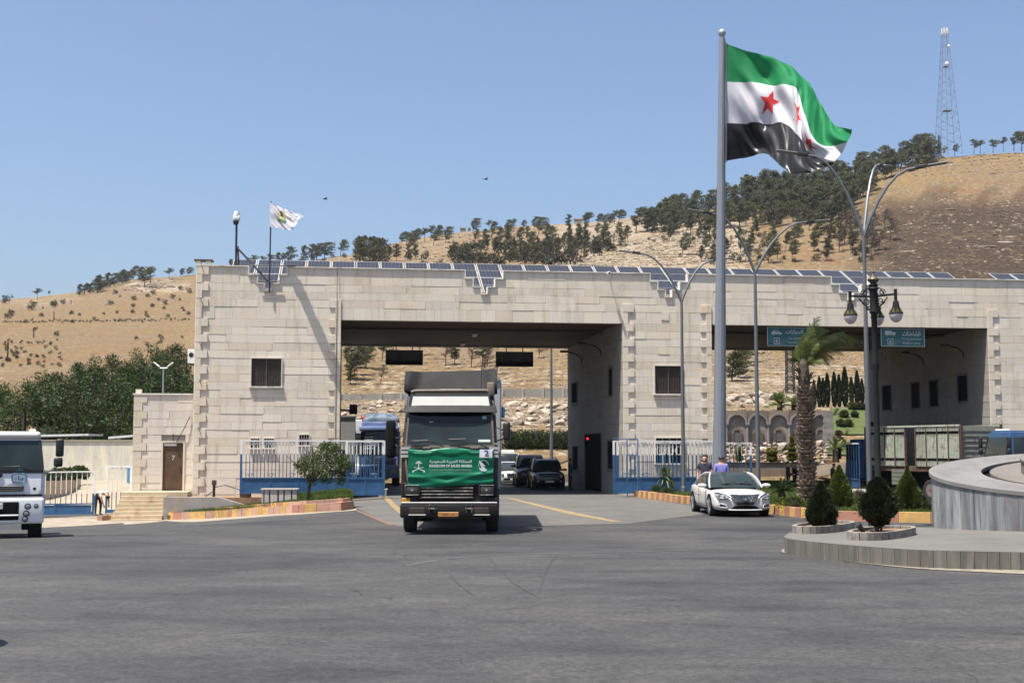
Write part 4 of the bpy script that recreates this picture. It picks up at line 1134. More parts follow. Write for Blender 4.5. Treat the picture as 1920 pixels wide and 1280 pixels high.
o = bthing('tubular_gate', 'thin blue tubular frame standing at the left end of the middle gate', 'gate', fs(1176,870,-2.8), -2.8, .05)
w = fs(1196,870,-2.8)-fs(1176,870,-2.8); h = fz(1186,823,-2.8)-.05
mb = MB(); mb.tube([(0,0,0),(0,0,h),(w,0,h),(w,0,.2)], .028, 6); mb.tube([(0,0,h*.72),(w,0,h*.72)], .022, 6); mb.tube([(w,0,h),(-.7,0,h+.02)], .02, 6); mb.build('tube', M_blue, o)
q0, q1 = P(1588, 930, 66.5), P(1613, 930, 64.0)
o = fence('gate_leaf', 'narrow open blue gate leaf at the left side of the cattle truck', (q0.x,q0.y,-.2), (q1.x,q1.y,-.2), 2.75, 4, 9, 0.9, scroll=False)
q0, q1 = P(30, 965, 59), P(176, 965, 59)
fence('sliding_gate', 'low white and blue sliding gate closing the driveway on the left', (q0.x,59,P(100,966,59).z), (q1.x,59,P(100,964,59).z), 1.98, 13, .95, .46, scroll=False)
q0, q1 = P(197, 962, 60.5), P(246, 957, 60.2)
fence('gate_leaf', 'tall narrow white gate leaf between the bending man and the annex', (q0.x,60.5,P(197,962,60.5).z), (q1.x,60.2,P(197,962,60.5).z), 2.22, 4, 1.0, .12, scroll=False)
# ---------------------------------------------------------------- kerbs and beds
def kerb(label, px, h, bl, mats, depth=.30, dz=0.0, name='painted_kerb', seed=1, world=None):
    r = random.Random(seed); pts = world or [GG(*q) for q in px]
    o = thing(name, label, 'kerb', pts[0]); base = pts[0]
    i = 0; seg = 0; cur = pts[0].copy(); k = 0; carry = []
    path = [pts[0]]
    for a, b in zip(pts, pts[1:]):
        n = max(1, round((b-a).length/bl))
        for j in range(1, n+1): path.append(a.lerp(b, j/n))
    for a, b in zip(path, path[1:]):
        d = (b-a); d.z = 0; d.normalize(); nn = Vector((-d.y, d.x, 0))
        g = d*.006; hh = h + r.uniform(-.012,.012); jj = nn*r.uniform(-.012,.012)
        A = a+g-base+jj; Bv = b-g-base+jj
        up = Vector((0,0,1))
        lo = [A-up*.3+up*dz, Bv-up*.3+up*dz, Bv+nn*depth-up*.3+up*dz, A+nn*depth-up*.3+up*dz]; hi = [A+up*(hh+dz), Bv+up*(hh+dz), Bv+nn*depth+up*(hh+dz), A+nn*depth+up*(hh+dz)]
        hi[0] = hi[0]+nn*.03; hi[1] = hi[1]+nn*.03
        MB().hexa(lo+hi).build('kerb_block', mats[k % len(mats)] if seed % 2 else r.choice(mats), o); k += 1
    return o
M_pink = M('kerb_faded_pink', (.36,.21,.15), .85, var=.15, vs=3, rnd=.15, dirt=(.30,.22,.15), dirts=4)
KM = [M_yel, M_red, M_pink, M_yel, M_pink]
kerb('yellow and red painted kerb curving along the front of the left planting bed', [(308,974),(400,971),(490,965),(570,961),(640,957),(664,954)], .30, .55, KM, seed=2)
kerb('short painted kerb running back from the corner beside the paved lane', [(664,953),(645,930)], .30, .8, KM, seed=4)
F2 = [GG(*q)+Vector((0,.48,0)) for q in [(395,971),(440,968.5),(490,965),(570,961),(640,957),(656,955)]]
kerb('second raised row of painted kerb stones behind the front kerb', None, .42, .6, KM, seed=6, world=F2)
kerb('small painted kerb at the left foot of the entrance steps', [(192,976),(232,973)], .22, .5, KM, seed=10)
kerb('yellow and red painted kerb in front of the fence behind the white car', [(1187,931),(1240,938),(1297,946),(1370,955),(1450,964),(1500,970),(1568,976)], .30, .42, [M_yel, M_red], seed=1)
kerb('long red and yellow kerb behind the dark round bushes of the platform', [(1568,976),(1745,980),(1900,982)], .30, .95, [M_red, M_red, M_yel], seed=3)
M_bed = M('bed_soil', (.09,.06,.035), .95, var=.3, vs=3, bump=.6, world=True)
sheet('planting_bed', [(p.x,p.y) for p in [GG(*q)+Vector((0,.28,0)) for q in [(312,973.5),(400,971),(490,965),(570,961),(640,957),(660,954.5)]]] + [(p.x,p.y) for p in [BW(fs(655,900,-2.2),-2.2,0), BW(fs(312,940,-2.9),-2.9,0)]], M_bed, .20)
sheet('planting_bed', [(p.x,p.y) for p in [q+Vector((0,.3,0)) for q in F2]] + [(p.x,p.y) for p in [BW(fs(652,900,-2.2),-2.2,0), BW(fs(452,900,-2.2),-2.2,0), BW(fs(449,940,-2.9),-2.9,0)]], M_bed, .36)
RB = [GG(*q) for q in [(1190,929),(1240,936),(1297,944),(1370,953),(1450,962),(1500,968),(1568,973),(1745,977),(1900,979),(1900,966),(1740,958),(1690,946),(1600,930),(1500,922),(1420,919),(1300,916),(1190,918)]]
sheet('planting_bed', RB, M_bed, .22, flat=0)
def grass(name, pts, n, h, dz, label=None, seed=5, flat=None):
    r = random.Random(seed); mb = MB(); xs = [p[0] for p in pts]; ys = [p[1] for p in pts]; c = 0
    while c < n:
        x, y = r.uniform(min(xs), max(xs)), r.uniform(min(ys), max(ys)); ins = False
        for i in range(len(pts)):
            (x1,y1),(x2,y2) = pts[i][:2], pts[i-1][:2]
            if (y1 > y) != (y2 > y) and x < (x2-x1)*(y-y1)/(y2-y1)+x1: ins = not ins
        if not ins: continue
        if noise.noise(Vector((x*1.3, y*.8, seed))) < -.25: c += .4; continue
        z = (zg(x, y) if flat is None else flat) + dz; hh = h*r.uniform(.5,1.3); a = r.uniform(0, PI); w = .012+.01*h; dxy = Vector((r.uniform(-.5,.5)*hh, r.uniform(-.5,.5)*hh, hh))
        p = Vector((x, y, z)); s = Vector((math.cos(a), math.sin(a), 0))*w
        mb.add([p-s, p+s, p+dxy], [(0,1,2)]); c += 1
    return tag(mb.build(name, M_grass), label, 'grass' if label else None, None, 'stuff')
grass('grass', [(p.x,p.y) for p in [F2[3]+Vector((.3,.35,0)), F2[4]+Vector((0,.35,0)), F2[5]+Vector((0,.35,0)), BW(fs(650,900,-2.6),-2.6,0), BW(fs(545,900,-2.6),-2.6,0)]], 30000, .24, .36, seed=5)
grass('grass', [(p.x,p.y) for p in [GG(330,973)+Vector((0,.3,0)), GG(480,966)+Vector((0,.3,0)), F2[3]+Vector((.3,.35,0)), BW(fs(545,900,-2.7),-2.7,0), BW(fs(452,900,-2.7),-2.7,0), GG(330,973)+Vector((0,1.0,0))]], 9000, .10, .33, seed=6)
grass('grass', [(q[0],q[1]) for q in RB], 60000, .12, .22, seed=7, flat=0)
# striped marble box and red flat stones in the left bed
q = GG(519, 958); bx = thing('striped_box', 'box clad in pale marble with dark vertical stripes on the left bed', 'box', (q.x, q.y+.5, q.z), .05)
M_marb = M('pale_marble', (.42,.39,.36), .5, var=.15, vs=2, rnd=.12, dirt=(.30,.22,.18), dirts=2); M_dmarb = M('dark_marble', (.03,.035,.035), .4, var=.3)
wb, hb = 66/2400*q.y, 33/2400*q.y; z0 = .18
MB().box(-wb/2+.03,.03,z0,wb/2-.03,.7,z0+hb-.05).build('core', M_mortar, bx)
x = -wb/2; k = 0
for wd_ in (.09,.05,.20,.07,.16,.16,.08,.20,.07,.13,.15,.07,.13,.08):
    wd_ *= wb/1.64; MB().box(x+.002,0,z0,x+wd_-.002,.028,z0+hb-.05).build('marble_strip', M_dmarb if k in (1,3,6,8,11) else M_marb, bx); x += wd_; k += 1
MB().box(-wb/2,.03,z0,-wb/2+.028,.7,z0+hb-.05).build('side_slab', M_marb, bx)
MB().box(-wb/2-.04,-.04,z0+hb-.048,wb/2+.04,.74,z0+hb).build('top_slab', M_marb, bx)
q = GG(448, 940); o = thing('brick_edging', 'flat row of red and yellow paving bricks along the foot of the sliding gate', 'edging', (q.x, q.y+1.2, .12), BA)
for k in range(7): MB().box(-.9+k*.3+.003,0,0,-.6+k*.3-.003,.35,.07).build('brick', M_red if k < 5 else M_yel, o)
# pipes and valves by the wall
q = BW(fs(401,930,-2.0), -2.0, .06); o = thing('water_valve', 'black water pipe and valve standing by the foot of the left tower', 'valve', q, BA)
mb = MB(); mb.tube([(0,0,0),(0,0,.75)], .06, 8); mb.tube([(0,0,.45),(.5,0,.55),(1.1,0,.35),(1.5,0,.15)], .02, 6); mb.tube([(0,0,.3),(-.3,-.2,.1),(-.35,-.6,-.2),(-.35,-.9,-.6)], .02, 6); mb.build('pipe', M_black, o)
mb = MB(); mb.bbox(-.1,-.1,.55,.1,.1,.78,.03); mb.tube([(1.3,0,.0),(1.3,0,.5),(1.55,0,.5)], .05, 7); mb.bbox(1.15,-.15,0,1.65,.15,.2,.04); mb.build('valve_body', M('rusty_iron', (.05,.03,.02), .8, var=.4), o)
# ---------------------------------------------------------------- roundabout platform and drum
PZ = .33
M_plat = M('platform_paving', (.105,.10,.09), .9, var=.12, vs=.7, world=True, bump=.3, dirt=(.075,.069,.058), dirts=.8)
def pmat():
    m, t = newmat('platform_edging'); b = t.b; b.inputs['Roughness'].default_value = .9
    co = t.coord(True, scale=(3,3,.35)); n = t.noise(co, 1.6, 6, .65)
    c = t.mix(t.ramp(n, .35, .65), (.085,.078,.065), (.15,.138,.115)); c = t.mix(t.ramp(t.noise(co, .9, 6, .7, .5), .62, .74), c, (.27,.25,.21))
    c = t.scale(c, t.ramp(t.n('ObjectInfo').outputs['Random'], 0, 1, .85, 1.12)); t.l(c, b.inputs['Base Color']); t.bump(n, .3, .02); return m
M_pedge = pmat()
front = arc([(1478,999),(1471,1006.5),(1500,1012.5),(1590,1021),(1725,1030.5),(1874,1034),(1990,1036),(2150,1034)], 6)
back = [(2150,975),(1900,986),(1745,988.5),(1640,986),(1583,985.5),(1520,991)]
pf = [G(x, y, PZ) for x, y in front]; pb = [G(x, y, PZ) for x, y in back]
plat = thing('roundabout_platform', 'low rounded paved platform with weathered stone edging on the right', 'platform', (pf[0].x, pf[0].y, 0)); b0 = plat.location.copy()
ring = [p-b0 for p in pf+pb]
mb = MB(); mb.v = [(p.x,p.y,PZ) for p in ring]; mb.f = [tuple(range(len(ring)))]; mb.m = [0]; mb.build('top_paving', M_plat, plat)
step = 2; allp = pf + pb + [pf[0]]
i = 0; n = len(pf)
def edge_panel(a, b):
    d = (b-a).normalized(); nn = Vector((-d.y, d.x, 0)); g = d*.004
    A, Bq = a-b0+g, b-b0-g
    MB().hexa([(A.x,A.y,-.05),(Bq.x,Bq.y,-.05),(Bq.x+nn.x*.12,Bq.y+nn.y*.12,-.05),(A.x+nn.x*.12,A.y+nn.y*.12,-.05),(A.x,A.y,PZ-.004),(Bq.x,Bq.y,PZ-.004),(Bq.x+nn.x*.12,Bq.y+nn.y*.12,PZ-.004),(A.x+nn.x*.12,A.y+nn.y*.12,PZ-.004)]).build('edging_panel', M_pedge, plat)
for a, b in zip(allp, allp[1:]):
    m = max(1, round((b-a).length/1.2))
    for k in range(m): edge_panel(a.lerp(b, k/m), a.lerp(b, (k+1)/m))
dst = [G(x, y+2, 0) for x, y in [(q[0], q[1]+24+ (q[0]-1471)*.028) for q in front]]
outer = [p + Vector((-.12,-.30,0)) for p in dst]
sheet('dust_fringe', [(p.x,p.y) for p in outer] + [(p.x+.1,p.y+.5) for p in reversed(dst)], M('platform_dust', (.19,.165,.125), .95, var=.3, vs=4, world=True, dirt=(.09,.083,.07), dirts=3), .012, flat=0)
# drum: an oval marble clad wall whose top slopes down towards the road
DC = Vector((16.05, 30.75, 0)); DA_, DB_ = 6.0, 2.2
def dtop(y, off=0.0): return 1.60 + .25*(y-DC.y) + off
drum = thing('oval_fountain', 'grey marble clad oval drum with sloping top on the right platform', 'fountain', (DC.x, DC.y, PZ))
def ell(t, k=1.0, ka=None): return Vector((DA_*k*math.cos(t), DB_*(ka or k)*math.sin(t), 0))
def mmat():
    m, t = newmat('grey_marble'); b = t.b; b.inputs['Roughness'].default_value = .45
    co = t.coord(True, scale=(2.2,2.2,.22)); n = t.noise(co, 2.2, 7, .7, .6); n2 = t.noise(co, .8, 5, .6, 1.2)
    c = t.mix(t.ramp(n, .35, .65), (.095,.10,.105), (.27,.275,.275)); c = t.mix(t.ramp(n2, .56, .72), c, (.17,.14,.11)); c = t.mix(t.ramp(n2, .30, .42, 1, 0), c, (.06,.07,.08))
    c = t.scale(c, t.ramp(t.n('ObjectInfo').outputs['Random'], 0, 1, .72, 1.25)); t.l(c, b.inputs['Base Color']); return m
M_marble = mmat(); M_rim = M('drum_rim_stone', (.15,.143,.132), .6, var=.12, vs=1.2, dirt=(.10,.095,.085), dirts=1.5)
M_disc = M('drum_top_paving', (.135,.12,.105), .85, var=.12, vs=1, dirt=(.10,.088,.075), dirts=1.2)
NS = 88; tt = []
for k in range(NS): tt.append(2*PI*k/NS)
for k in range(NS):
    a, b = ell(tt[k]+.0012), ell(tt[k]+2*PI/NS-.0012); ai, bi = ell(tt[k], .985), ell(tt[k]+2*PI/NS, .985)
    za, zb = dtop(DC.y+a.y)-PZ-.09, dtop(DC.y+b.y)-PZ-.09
    MB().hexa([(a.x,a.y,0),(b.x,b.y,0),(bi.x,bi.y,0),(ai.x,ai.y,0),(a.x,a.y,za),(b.x,b.y,zb),(bi.x,bi.y,zb),(ai.x,ai.y,za)]).build('marble_slab', M_marble, drum)
def ring_part(name, k0, k1, zo, th, mat, n=72, par=drum):
    mb = MB(); vs = []; fs_ = []
    for k in range(n):
        t = 2*PI*k/n
        for kk, dz in ((k1,-th),(k1,0),(k0,0),(k0,-th)):
            p = ell(t, kk); vs.append((p.x, p.y, dtop(DC.y+p.y)-PZ+zo+dz))
    for k in range(n):
        j = (k+1)%n
        for q in range(4): fs_.append((k*4+q, j*4+q, j*4+(q+1)%4, k*4+(q+1)%4))
    mb.add(vs, [f for f in fs_]); return mb.build(name, mat, par)
ring_part('rim', .80, 1.008, 0, .088, M_rim)
def disc_part(name, k0, zo, mat):
    mb = MB(); vs = []; n = 72
    for k in range(n): p = ell(2*PI*k/n, k0); vs.append((p.x,p.y,dtop(DC.y+p.y)-PZ+zo))
    mb.add(vs, [tuple(range(n))]); return mb.build(name, mat, drum)
disc_part('gutter_floor', .799, -.16, M_blackm); ring_part('inner_slab', .30, .765, -.01, .1, M_disc); disc_part('centre_floor', .70, -.05, M_disc)
n = 46
for k in range(n):
    a, b = ell(2*PI*k/n+.003, .64), ell(2*PI*(k+1)/n-.003, .64); ai, bi = a*.96, b*.96
    z0, z1 = dtop(DC.y+a.y)-PZ-.04, dtop(DC.y+a.y)-PZ+.30
    MB().hexa([(a.x,a.y,z0),(b.x,b.y,z0),(bi.x,bi.y,z0),(ai.x,ai.y,z0),(a.x,a.y,z1),(b.x,b.y,z1),(bi.x,bi.y,z1),(ai.x,ai.y,z1)]).build('upper_slab', M_disc, drum)
ring_part('upper_top', .02, .645, .345, .04, M_disc)
# ---------------------------------------------------------------- street lamps
M_pole = M('lamp_post_grey', (.13,.14,.145), .5, .4, var=.08)
def arm_pts(L, H, rise=.35): return [(L*t, H*(1-(1-t)**2.2)) for t in (0,.12,.28,.46,.64,.82,1.0)]
def street_lamp(label, px, D, zsplit, H, arms, r0=.105, group='curved arm street lamps', lean=0, base=0.0):
    x = P(px, 845, D).x; o = thing('street_lamp', label, 'street lamp', (x, D, base), 0, group)
    mb = MB(); mb.tube([(0,0,0),(0,0,zsplit*.5),(lean,0,zsplit)], [r0, r0*.82, r0*.62], 10); mb.lathe([(.2,0),(.2,.05),(.13,.06),(.12,.5),(r0,.52)], 12); mb.build('post', M_pole, o, True)
    for (ax, ay, hh) in arms:
        pts = [(lean+ax*l, ay*l, zsplit+z) for l, z in [(q[0], q[1]) for q in arm_pts(1.0, hh)]]
        mb = MB(); mb.tube(pts, [.06,.055,.05,.045,.042,.04,.038], 8); a = mb.build('arm', M_pole, o, True)
        e = Vector(pts[-1]); d = (Vector(pts[-1])-Vector(pts[-2])).normalized(); L = math.hypot(ax, ay); dd = Vector((ax/L, ay/L, d.z*.8)).normalized(); sd = Vector((-ay/L, ax/L, 0)); up = dd.cross(sd)*-1
        Mx = Matrix((dd, sd, -up)).transposed().to_4x4(); Mx.translation = e
        mb = MB(); mb.bbox(-.05,-.07,-.05,.30,.07,.06,.02,1,0,Mx); mb.build('driver_box', M_black, a)
        mb = MB(); mb.bbox(.31,-.14,-.02,.95,.14,.03,.02,1,0,Mx); mb.build('lamp_head', M_pole, a)
    return o
street_lamp('double arm street lamp by the middle gate, shorter left one of three', 1281, 59.5, 9.1, 0, [(-2.0,-.2,2.25),(1.6,.3,2.0)], .10)
street_lamp('double arm street lamp right behind the flagpole and white car', 1421, 50.5, 9.1, 0, [(-1.75,-.2,2.35),(2.2,.3,2.1)], .095, base=.1)
street_lamp('triple arm street lamp beside the ornate black lamp post', 1629, 40.3, 8.95, 0, [(-1.75,.1,2.65),(.95,1.4,2.6),(1.65,-.3,2.15)], .088)
# pole seen through the car lane
x = P(1034, 845, 92).x; o = thing('utility_pole', 'slim grey lamp pole standing beyond the gateway beside the road', 'pole', (x, 92, 0)); mb = MB(); mb.tube([(0,0,-.5),(0,0,9.5)], [.13,.08], 8); mb.build('post', M_pole, o)
# ornate lamp post
OD = 36.0; x = P(1645, 845, OD).x; orn = thing('ornate_lamp_post', 'dark cast iron lamp post with three white globes and scroll brackets', 'lamp post', (x, OD, 0))
zt = lambda y: P(1645, y, OD).z
z1 = zt(545); mb = MB(); mb.lathe([(.30,0),(.30,.25),(.22,.35),(.17,.9),(.13,1.0),(.09,1.15),(.082,zt(700)),(.11,zt(692)),(.085,zt(684)),(.08,zt(590)),(.13,zt(585)),(.11,zt(575)),(.115,z1),(.15,z1+.06),(.10,z1+.12),(.13,zt(537)),(.14,zt(534)),(.06,zt(531))], 14); mb.build('post', M('dark_green_iron', (.010,.012,.012), .7, 0, var=.2, spec=.25), orn, True)
mb = MB(); mb.lathe([(.05,zt(533)),(.15,zt(527)),(.165,zt(524)),(.14,zt(521)),(.06,zt(518)),(.03,zt(513)),(.045,zt(510)),(.02,zt(506)),(.001,zt(500))], 14); mb.build('finial', M('aged_bronze', (.10,.08,.05), .5, .4, var=.3), orn, True)
M_iron = M('matt_black_iron', (.009,.0095,.0095), .85, var=.2, spec=.2); M_globe = M('opal_globe', (.48,.45,.44), .3, var=.04); M_gild = M('gilded_leaf', (.20,.19,.06), .5, .3, var=.3)
az_ = zt(556)
for ang in (178, -42, 66):
    a = R(ang); dx_, dy_ = math.cos(a), math.sin(a); L = .66
    mb = MB(); mb.tube([(0,0,az_),(dx_*L,dy_*L,az_+.02)], .03, 8); mb.tube([(dx_*L,dy_*L,az_-.18),(dx_*L,dy_*L,az_+.16)], .045, 8)
    arm = mb.build('arm', M_iron, orn)
    mb = MB()
    for (c, zc_, r_, s) in ((.26,.10,.10,1),(.22,-.14,.12,-1),(.15,-.32,.07,-1)):
        mb.tube([(dx_*(c+r_*(1-q/16)*math.cos(q*.7)), dy_*(c+r_*(1-q/16)*math.cos(q*.7)), az_+zc_+s*r_*(1-q/16)*math.sin(q*.7)) for q in range(13)], .016, 5)
    mb.tube([(dx_*.08,dy_*.08,az_-.42),(dx_*.22,dy_*.22,az_-.26),(dx_*.42,dy_*.42,az_-.05)], .02, 5); mb.tube([(dx_*.08,dy_*.08,az_+.26),(dx_*.2,dy_*.2,az_+.22),(dx_*.34,dy_*.34,az_+.03)], .018, 5)
    mb.build('scrollwork', M_iron, arm)
    c = (dx_*L, dy_*L, az_)
    mb = MB(); mb.lathe([(.05,-.16),(.08,-.2),(.10,-.34),(.13,-.42),(.19,-.50),(.20,-.53),(.19,-.54)], 16, c); hd = mb.build('lamp_cap', M_iron, orn, True)
    mb = MB()
    for k in range(10):
        t = 2*PI*k/10; p0 = Vector((c[0]+.2*math.cos(t), c[1]+.2*math.sin(t), c[2]-.53)); t2 = t+.25
        mb.add([p0, (c[0]+.2*math.cos(t+.5),c[1]+.2*math.sin(t+.5),c[2]-.53), (c[0]+.15*math.cos(t2),c[1]+.15*math.sin(t2),c[2]-.37)], [(0,1,2),(2,1,0)])
    mb.build('leaf_crown', M_gild, hd)
    mb = MB(); mb.lathe([(.185,-.545)]+[(.185*math.cos(q*PI/16), -.545-.235*math.sin(q*PI/16)) for q in range(1,8)]+[(.001,-.78)], 16, c); mb.build('globe', M_globe, orn, 'all')
mb = MB(); mb.tube([(.1,0,zt(655)),(.28,-.1,zt(664)),(.30,-.1,zt(680))], .016, 6); mb.lathe([(.115,zt(690)),(.115,zt(682))], 12); mb.build('hook', M_iron, orn)
# ---------------------------------------------------------------- lane signs
M_teal = M('faded_teal_sign', (.02,.115,.125), .6, var=.25, vs=2.5, dirt=(.13,.16,.13), dirts=2.2); M_sw = M('sign_white', (.50,.52,.50), .6, var=.15)
def car_icon(mb, x, z, s, y):
    mb.add([(x-.5*s,y,z-.12*s),(x+.5*s,y,z-.12*s),(x+.5*s,y,z+.03*s),(x+.28*s,y,z+.08*s),(x+.12*s,y,z+.24*s),(x-.26*s,y,z+.24*s),(x-.42*s,y,z+.06*s),(x-.5*s,y,z+.04*s)], [tuple(range(8))])
def lorry_icon(mb, x, z, s, y):
    mb.quad((x-.5*s,y,z-.1*s),(x+.16*s,y,z-.1*s),(x+.16*s,y,z+.28*s),(x-.5*s,y,z+.28*s)); mb.add([(x+.2*s,y,z-.1*s),(x+.5*s,y,z-.1*s),(x+.5*s,y,z+.06*s),(x+.4*s,y,z+.16*s),(x+.2*s,y,z+.16*s)], [(0,1,2,3,4)])
def disc(mb, x, z, r, y, n=14): mb.add([(x+r*math.cos(2*PI*k/n), y, z+r*math.sin(2*PI*k/n)) for k in range(n)], [tuple(range(n))])
def lane_sign(label, x0, y0, x1, y1, kind):
    d = .25; a, b = fs(x0,(y0+y1)/2,d), fs(x1,(y0+y1)/2,d); z0, z1 = fz((x0+x1)/2,y1,d), fz((x0+x1)/2,y0,d); w, h = b-a, z1-z0
    o = bthing('lane_sign', label, 'sign', a, d, z0)
    bd = MB().bbox(0,0,0,w,.08,h,.008,1).build('board', M_teal, o)
    mb = MB(); t = .03; mb.box(-.012,-.012,-.012,w+.012,-.001,t*.4); mb.box(-.012,-.012,h-t*.4,w+.012,-.001,h+.012); mb.box(-.012,-.012,t*.4,t*.5,-.001,h-t*.4); mb.box(w-t*.5,-.012,t*.4,w+.012,-.001,h-t*.4); mb.build('border', M_sw, o)
    y = -.014; ix = w*.21; mb = MB()
    (car_icon if kind == 'car' else lorry_icon)(mb, ix, h*.70, w*.24, y); mb.build('vehicle_symbol', M_sw, o)
    mb = MB(); s = w*.24
    for q in (-.28,.30): disc(mb, ix+q*s, h*.70-.12*s, .085*s, y-.004)
    mb.build('wheel_symbol', M_sw, o)
    mb = MB()
    for q in (-.28,.30): disc(mb, ix+q*s, h*.70-.12*s, .05*s, y-.008)
    if kind == 'car': mb.add([(ix-.24*s,y-.006,h*.7+.08*s),(ix+.18*s,y-.006,h*.7+.08*s),(ix+.08*s,y-.006,h*.7+.19*s),(ix-.2*s,y-.006,h*.7+.19*s)], [(0,1,2,3)])
    mb.build('symbol_cutout', M_teal, o)
    k = h*.17; cz = h*.26; mb = MB()
    for (xa,za,xb,zb) in ((-k,-k,k,-k*.82),(-k,k*.82,k,k),(-k,-k*.82,-k*.82,k*.82),(k*.82,-k*.82,k,k*.82)): mb.quad((ix+xa,y,cz+za),(ix+xb,y,cz+za),(ix+xb,y,cz+zb),(ix+xa,y,cz+zb))
    mb.quad((ix-k*.13,y,cz-k*.1),(ix+k*.13,y,cz-k*.1),(ix+k*.13,y,cz+k*.6),(ix-k*.13,y,cz+k*.6)); mb.add([(ix-k*.55,y,cz+.1*k),(ix,y,cz-k*.6),(ix+k*.55,y,cz+.1*k),(ix+k*.3,y,cz+.12*k),(ix,y,cz-.2*k),(ix-k*.3,y,cz+.12*k)], [(0,1,4,5),(1,2,3,4)])
    mb.build('arrow_symbol', M_sw, o)
    if kind == 'lorry':
        letter(arabic('الشاحنات'), M_sw, o, w*.70, y, h*.74, w*.42, h*.30, bold=.015); letter('Truck entrance', M_sw, o, w*.70, y, h*.43, w*.44); letter('Kamyon girişi', M_sw, o, w*.70, y, h*.17, w*.40)
    else:
        letter(arabic('السيارات'), M_sw, o, w*.62, y, h*.76, w*.40, h*.30, bold=.015); letter('Car entrance', M_sw, o, w*.66, y, h*.42, w*.36); letter('Otomobil girişi', M_sw, o, w*.66, y, h*.17, w*.38)
lane_sign('teal lane sign with a white lorry symbol hanging right of the ornate lamp', 1652, 616, 1733, 649, 'lorry')
lane_sign('faded teal lane sign with a white car symbol hanging behind the palm', 1439, 614, 1520, 648, 'car')
letter('7', M_sw, ann, fs(325,858,AD), AD+.026, fz(325,858,AD), None, .22, name='door_number')
# ---------------------------------------------------------------- planted things near the gates
def PX(px, py, z): return G(px, py, z)
# small tree on the left bed
p = GG(578, 939, .36); tr = thing('small_tree', 'small round leafy tree with a dark slanted stem on the grassy bed', 'tree', p); k = p.y/FP
r = random.Random(91); tb = MB(); cb = MB()
tb.tube([(0,0,-.1),(.02,0,.5),(.08,.0,.75)], [.075,.065,.06], 7)
for i in range(9):
    a = r.uniform(0,2*PI); L = r.uniform(.5,1.2); tb.tube([(.08,0,.72),(.08+math.cos(a)*L*.4+.15,math.sin(a)*L*.4,1.2),(.3+math.cos(a)*L,math.sin(a)*L,1.6+r.uniform(0,.6))], [.04,.025,.01], 5)
def px_local(x, y): q = P(x, y, p.y); return Vector((q.x-p.x, 0, q.z-p.z))
for (x, y, rad, n) in [(585,862,20,520),(605,848,18,480),(625,850,18,460),(640,868,16,420),(620,875,20,520),(598,880,20,500),(575,880,16,420),(570,868,14,340),(638,885,14,320),(612,895,14,300),(585,898,12,240),(650,872,10,200),(608,836,10,190),(630,838,9,150),(645,858,10,180),(640,900,10,180),(560,872,7,90),(618,832,6,60)]:
    c = px_local(x, y); c.y = r.uniform(-.45,.45)
    clump(cb, c, rad*k*1.08, int(n*1.15), .10, r, .95, .5, .38)
tb.build('trunk', M_bark2, tr); cb.build('crown', leafmat('olive_tree_leaves', (.028,.048,.016), (.115,.155,.05)), tr)
def spike_plant(name, label, p, n, L, w, mat, z0=0.0, stem=0.0, droop=.4, seed=1, cat='plant', up=.2):
    r = random.Random(seed); o = thing(name, label, cat, p); mb = MB()
    if stem: 
        t = MB(); t.tube([(0,0,-.05),(0,0,stem)], [.07,.05], 7); t.build('stem', M_bark2, o)
    for i in range(n):
        a = r.uniform(0,2*PI); e = r.uniform(up, 1.45); l = L*r.uniform(.7,1.15); d = Vector((math.cos(a)*math.cos(e), math.sin(a)*math.cos(e), math.sin(e)))
        s = Vector((-math.sin(a), math.cos(a), 0))*w; b = Vector((0,0,stem+z0))
        m_ = b+d*l*.55; e_ = b+d*l - Vector((0,0,droop*l*(1-math.sin(e))))
        mb.add([b-s*.6, b+s*.6, m_+s, m_-s, e_], [(0,1,2,3),(3,2,4)])
    mb.build('leaves', mat, o); return o
M_yucca = leafmat('yucca_leaf', (.05,.09,.02), (.20,.21,.06)); M_cyc = leafmat('cycad_leaf', (.012,.03,.008), (.05,.085,.02)); M_dry = leafmat('dry_grass_leaf', (.08,.06,.035), (.16,.13,.08))
q = GG(717, 933); pot = thing('plant_pot', 'square white plant pot beside the lorry lane', 'plant pot', q, .1)
mb = MB(); w = .21; mb.hexa([(-w*.8,-w*.8,0),(w*.8,-w*.8,0),(w*.8,w*.8,0),(-w*.8,w*.8,0),(-w,-w,.40),(w,-w,.40),(w,w,.40),(-w,w,.40)]); mb.bbox(-w-.02,-w-.02,.38,w+.02,w+.02,.43,.01,1); mb.build('pot', M_white, pot)
MB().box(-w+.03,-w+.03,.40,w-.03,w-.03,.434).build('earth', M_soil, pot)
spike_plant('yucca', 'spiky green yucca growing in the square white pot', q+Vector((0,0,.43)), 34, .48, .03, M_yucca, 0, .05, .25, 3)
q = GG(1247, 923, .2); spike_plant('yucca', 'tall yellow green yucca in front of the middle gate fence', q, 90, .72, .035, M_yucca, 0, .65, .35, 4, up=-.5)
q = GG(1300, 918, .2); spike_plant('yucca', 'low green yucca half hidden behind the tail of the white car', q, 30, .7, .03, M_yucca, 0, .1, .3, 5)
q = GG(1345, 918, .2); spike_plant('yucca', 'dark plant at the fence foot behind the flagpole', q, 24, .5, .03, M_cyc, 0, .1, .3, 15)
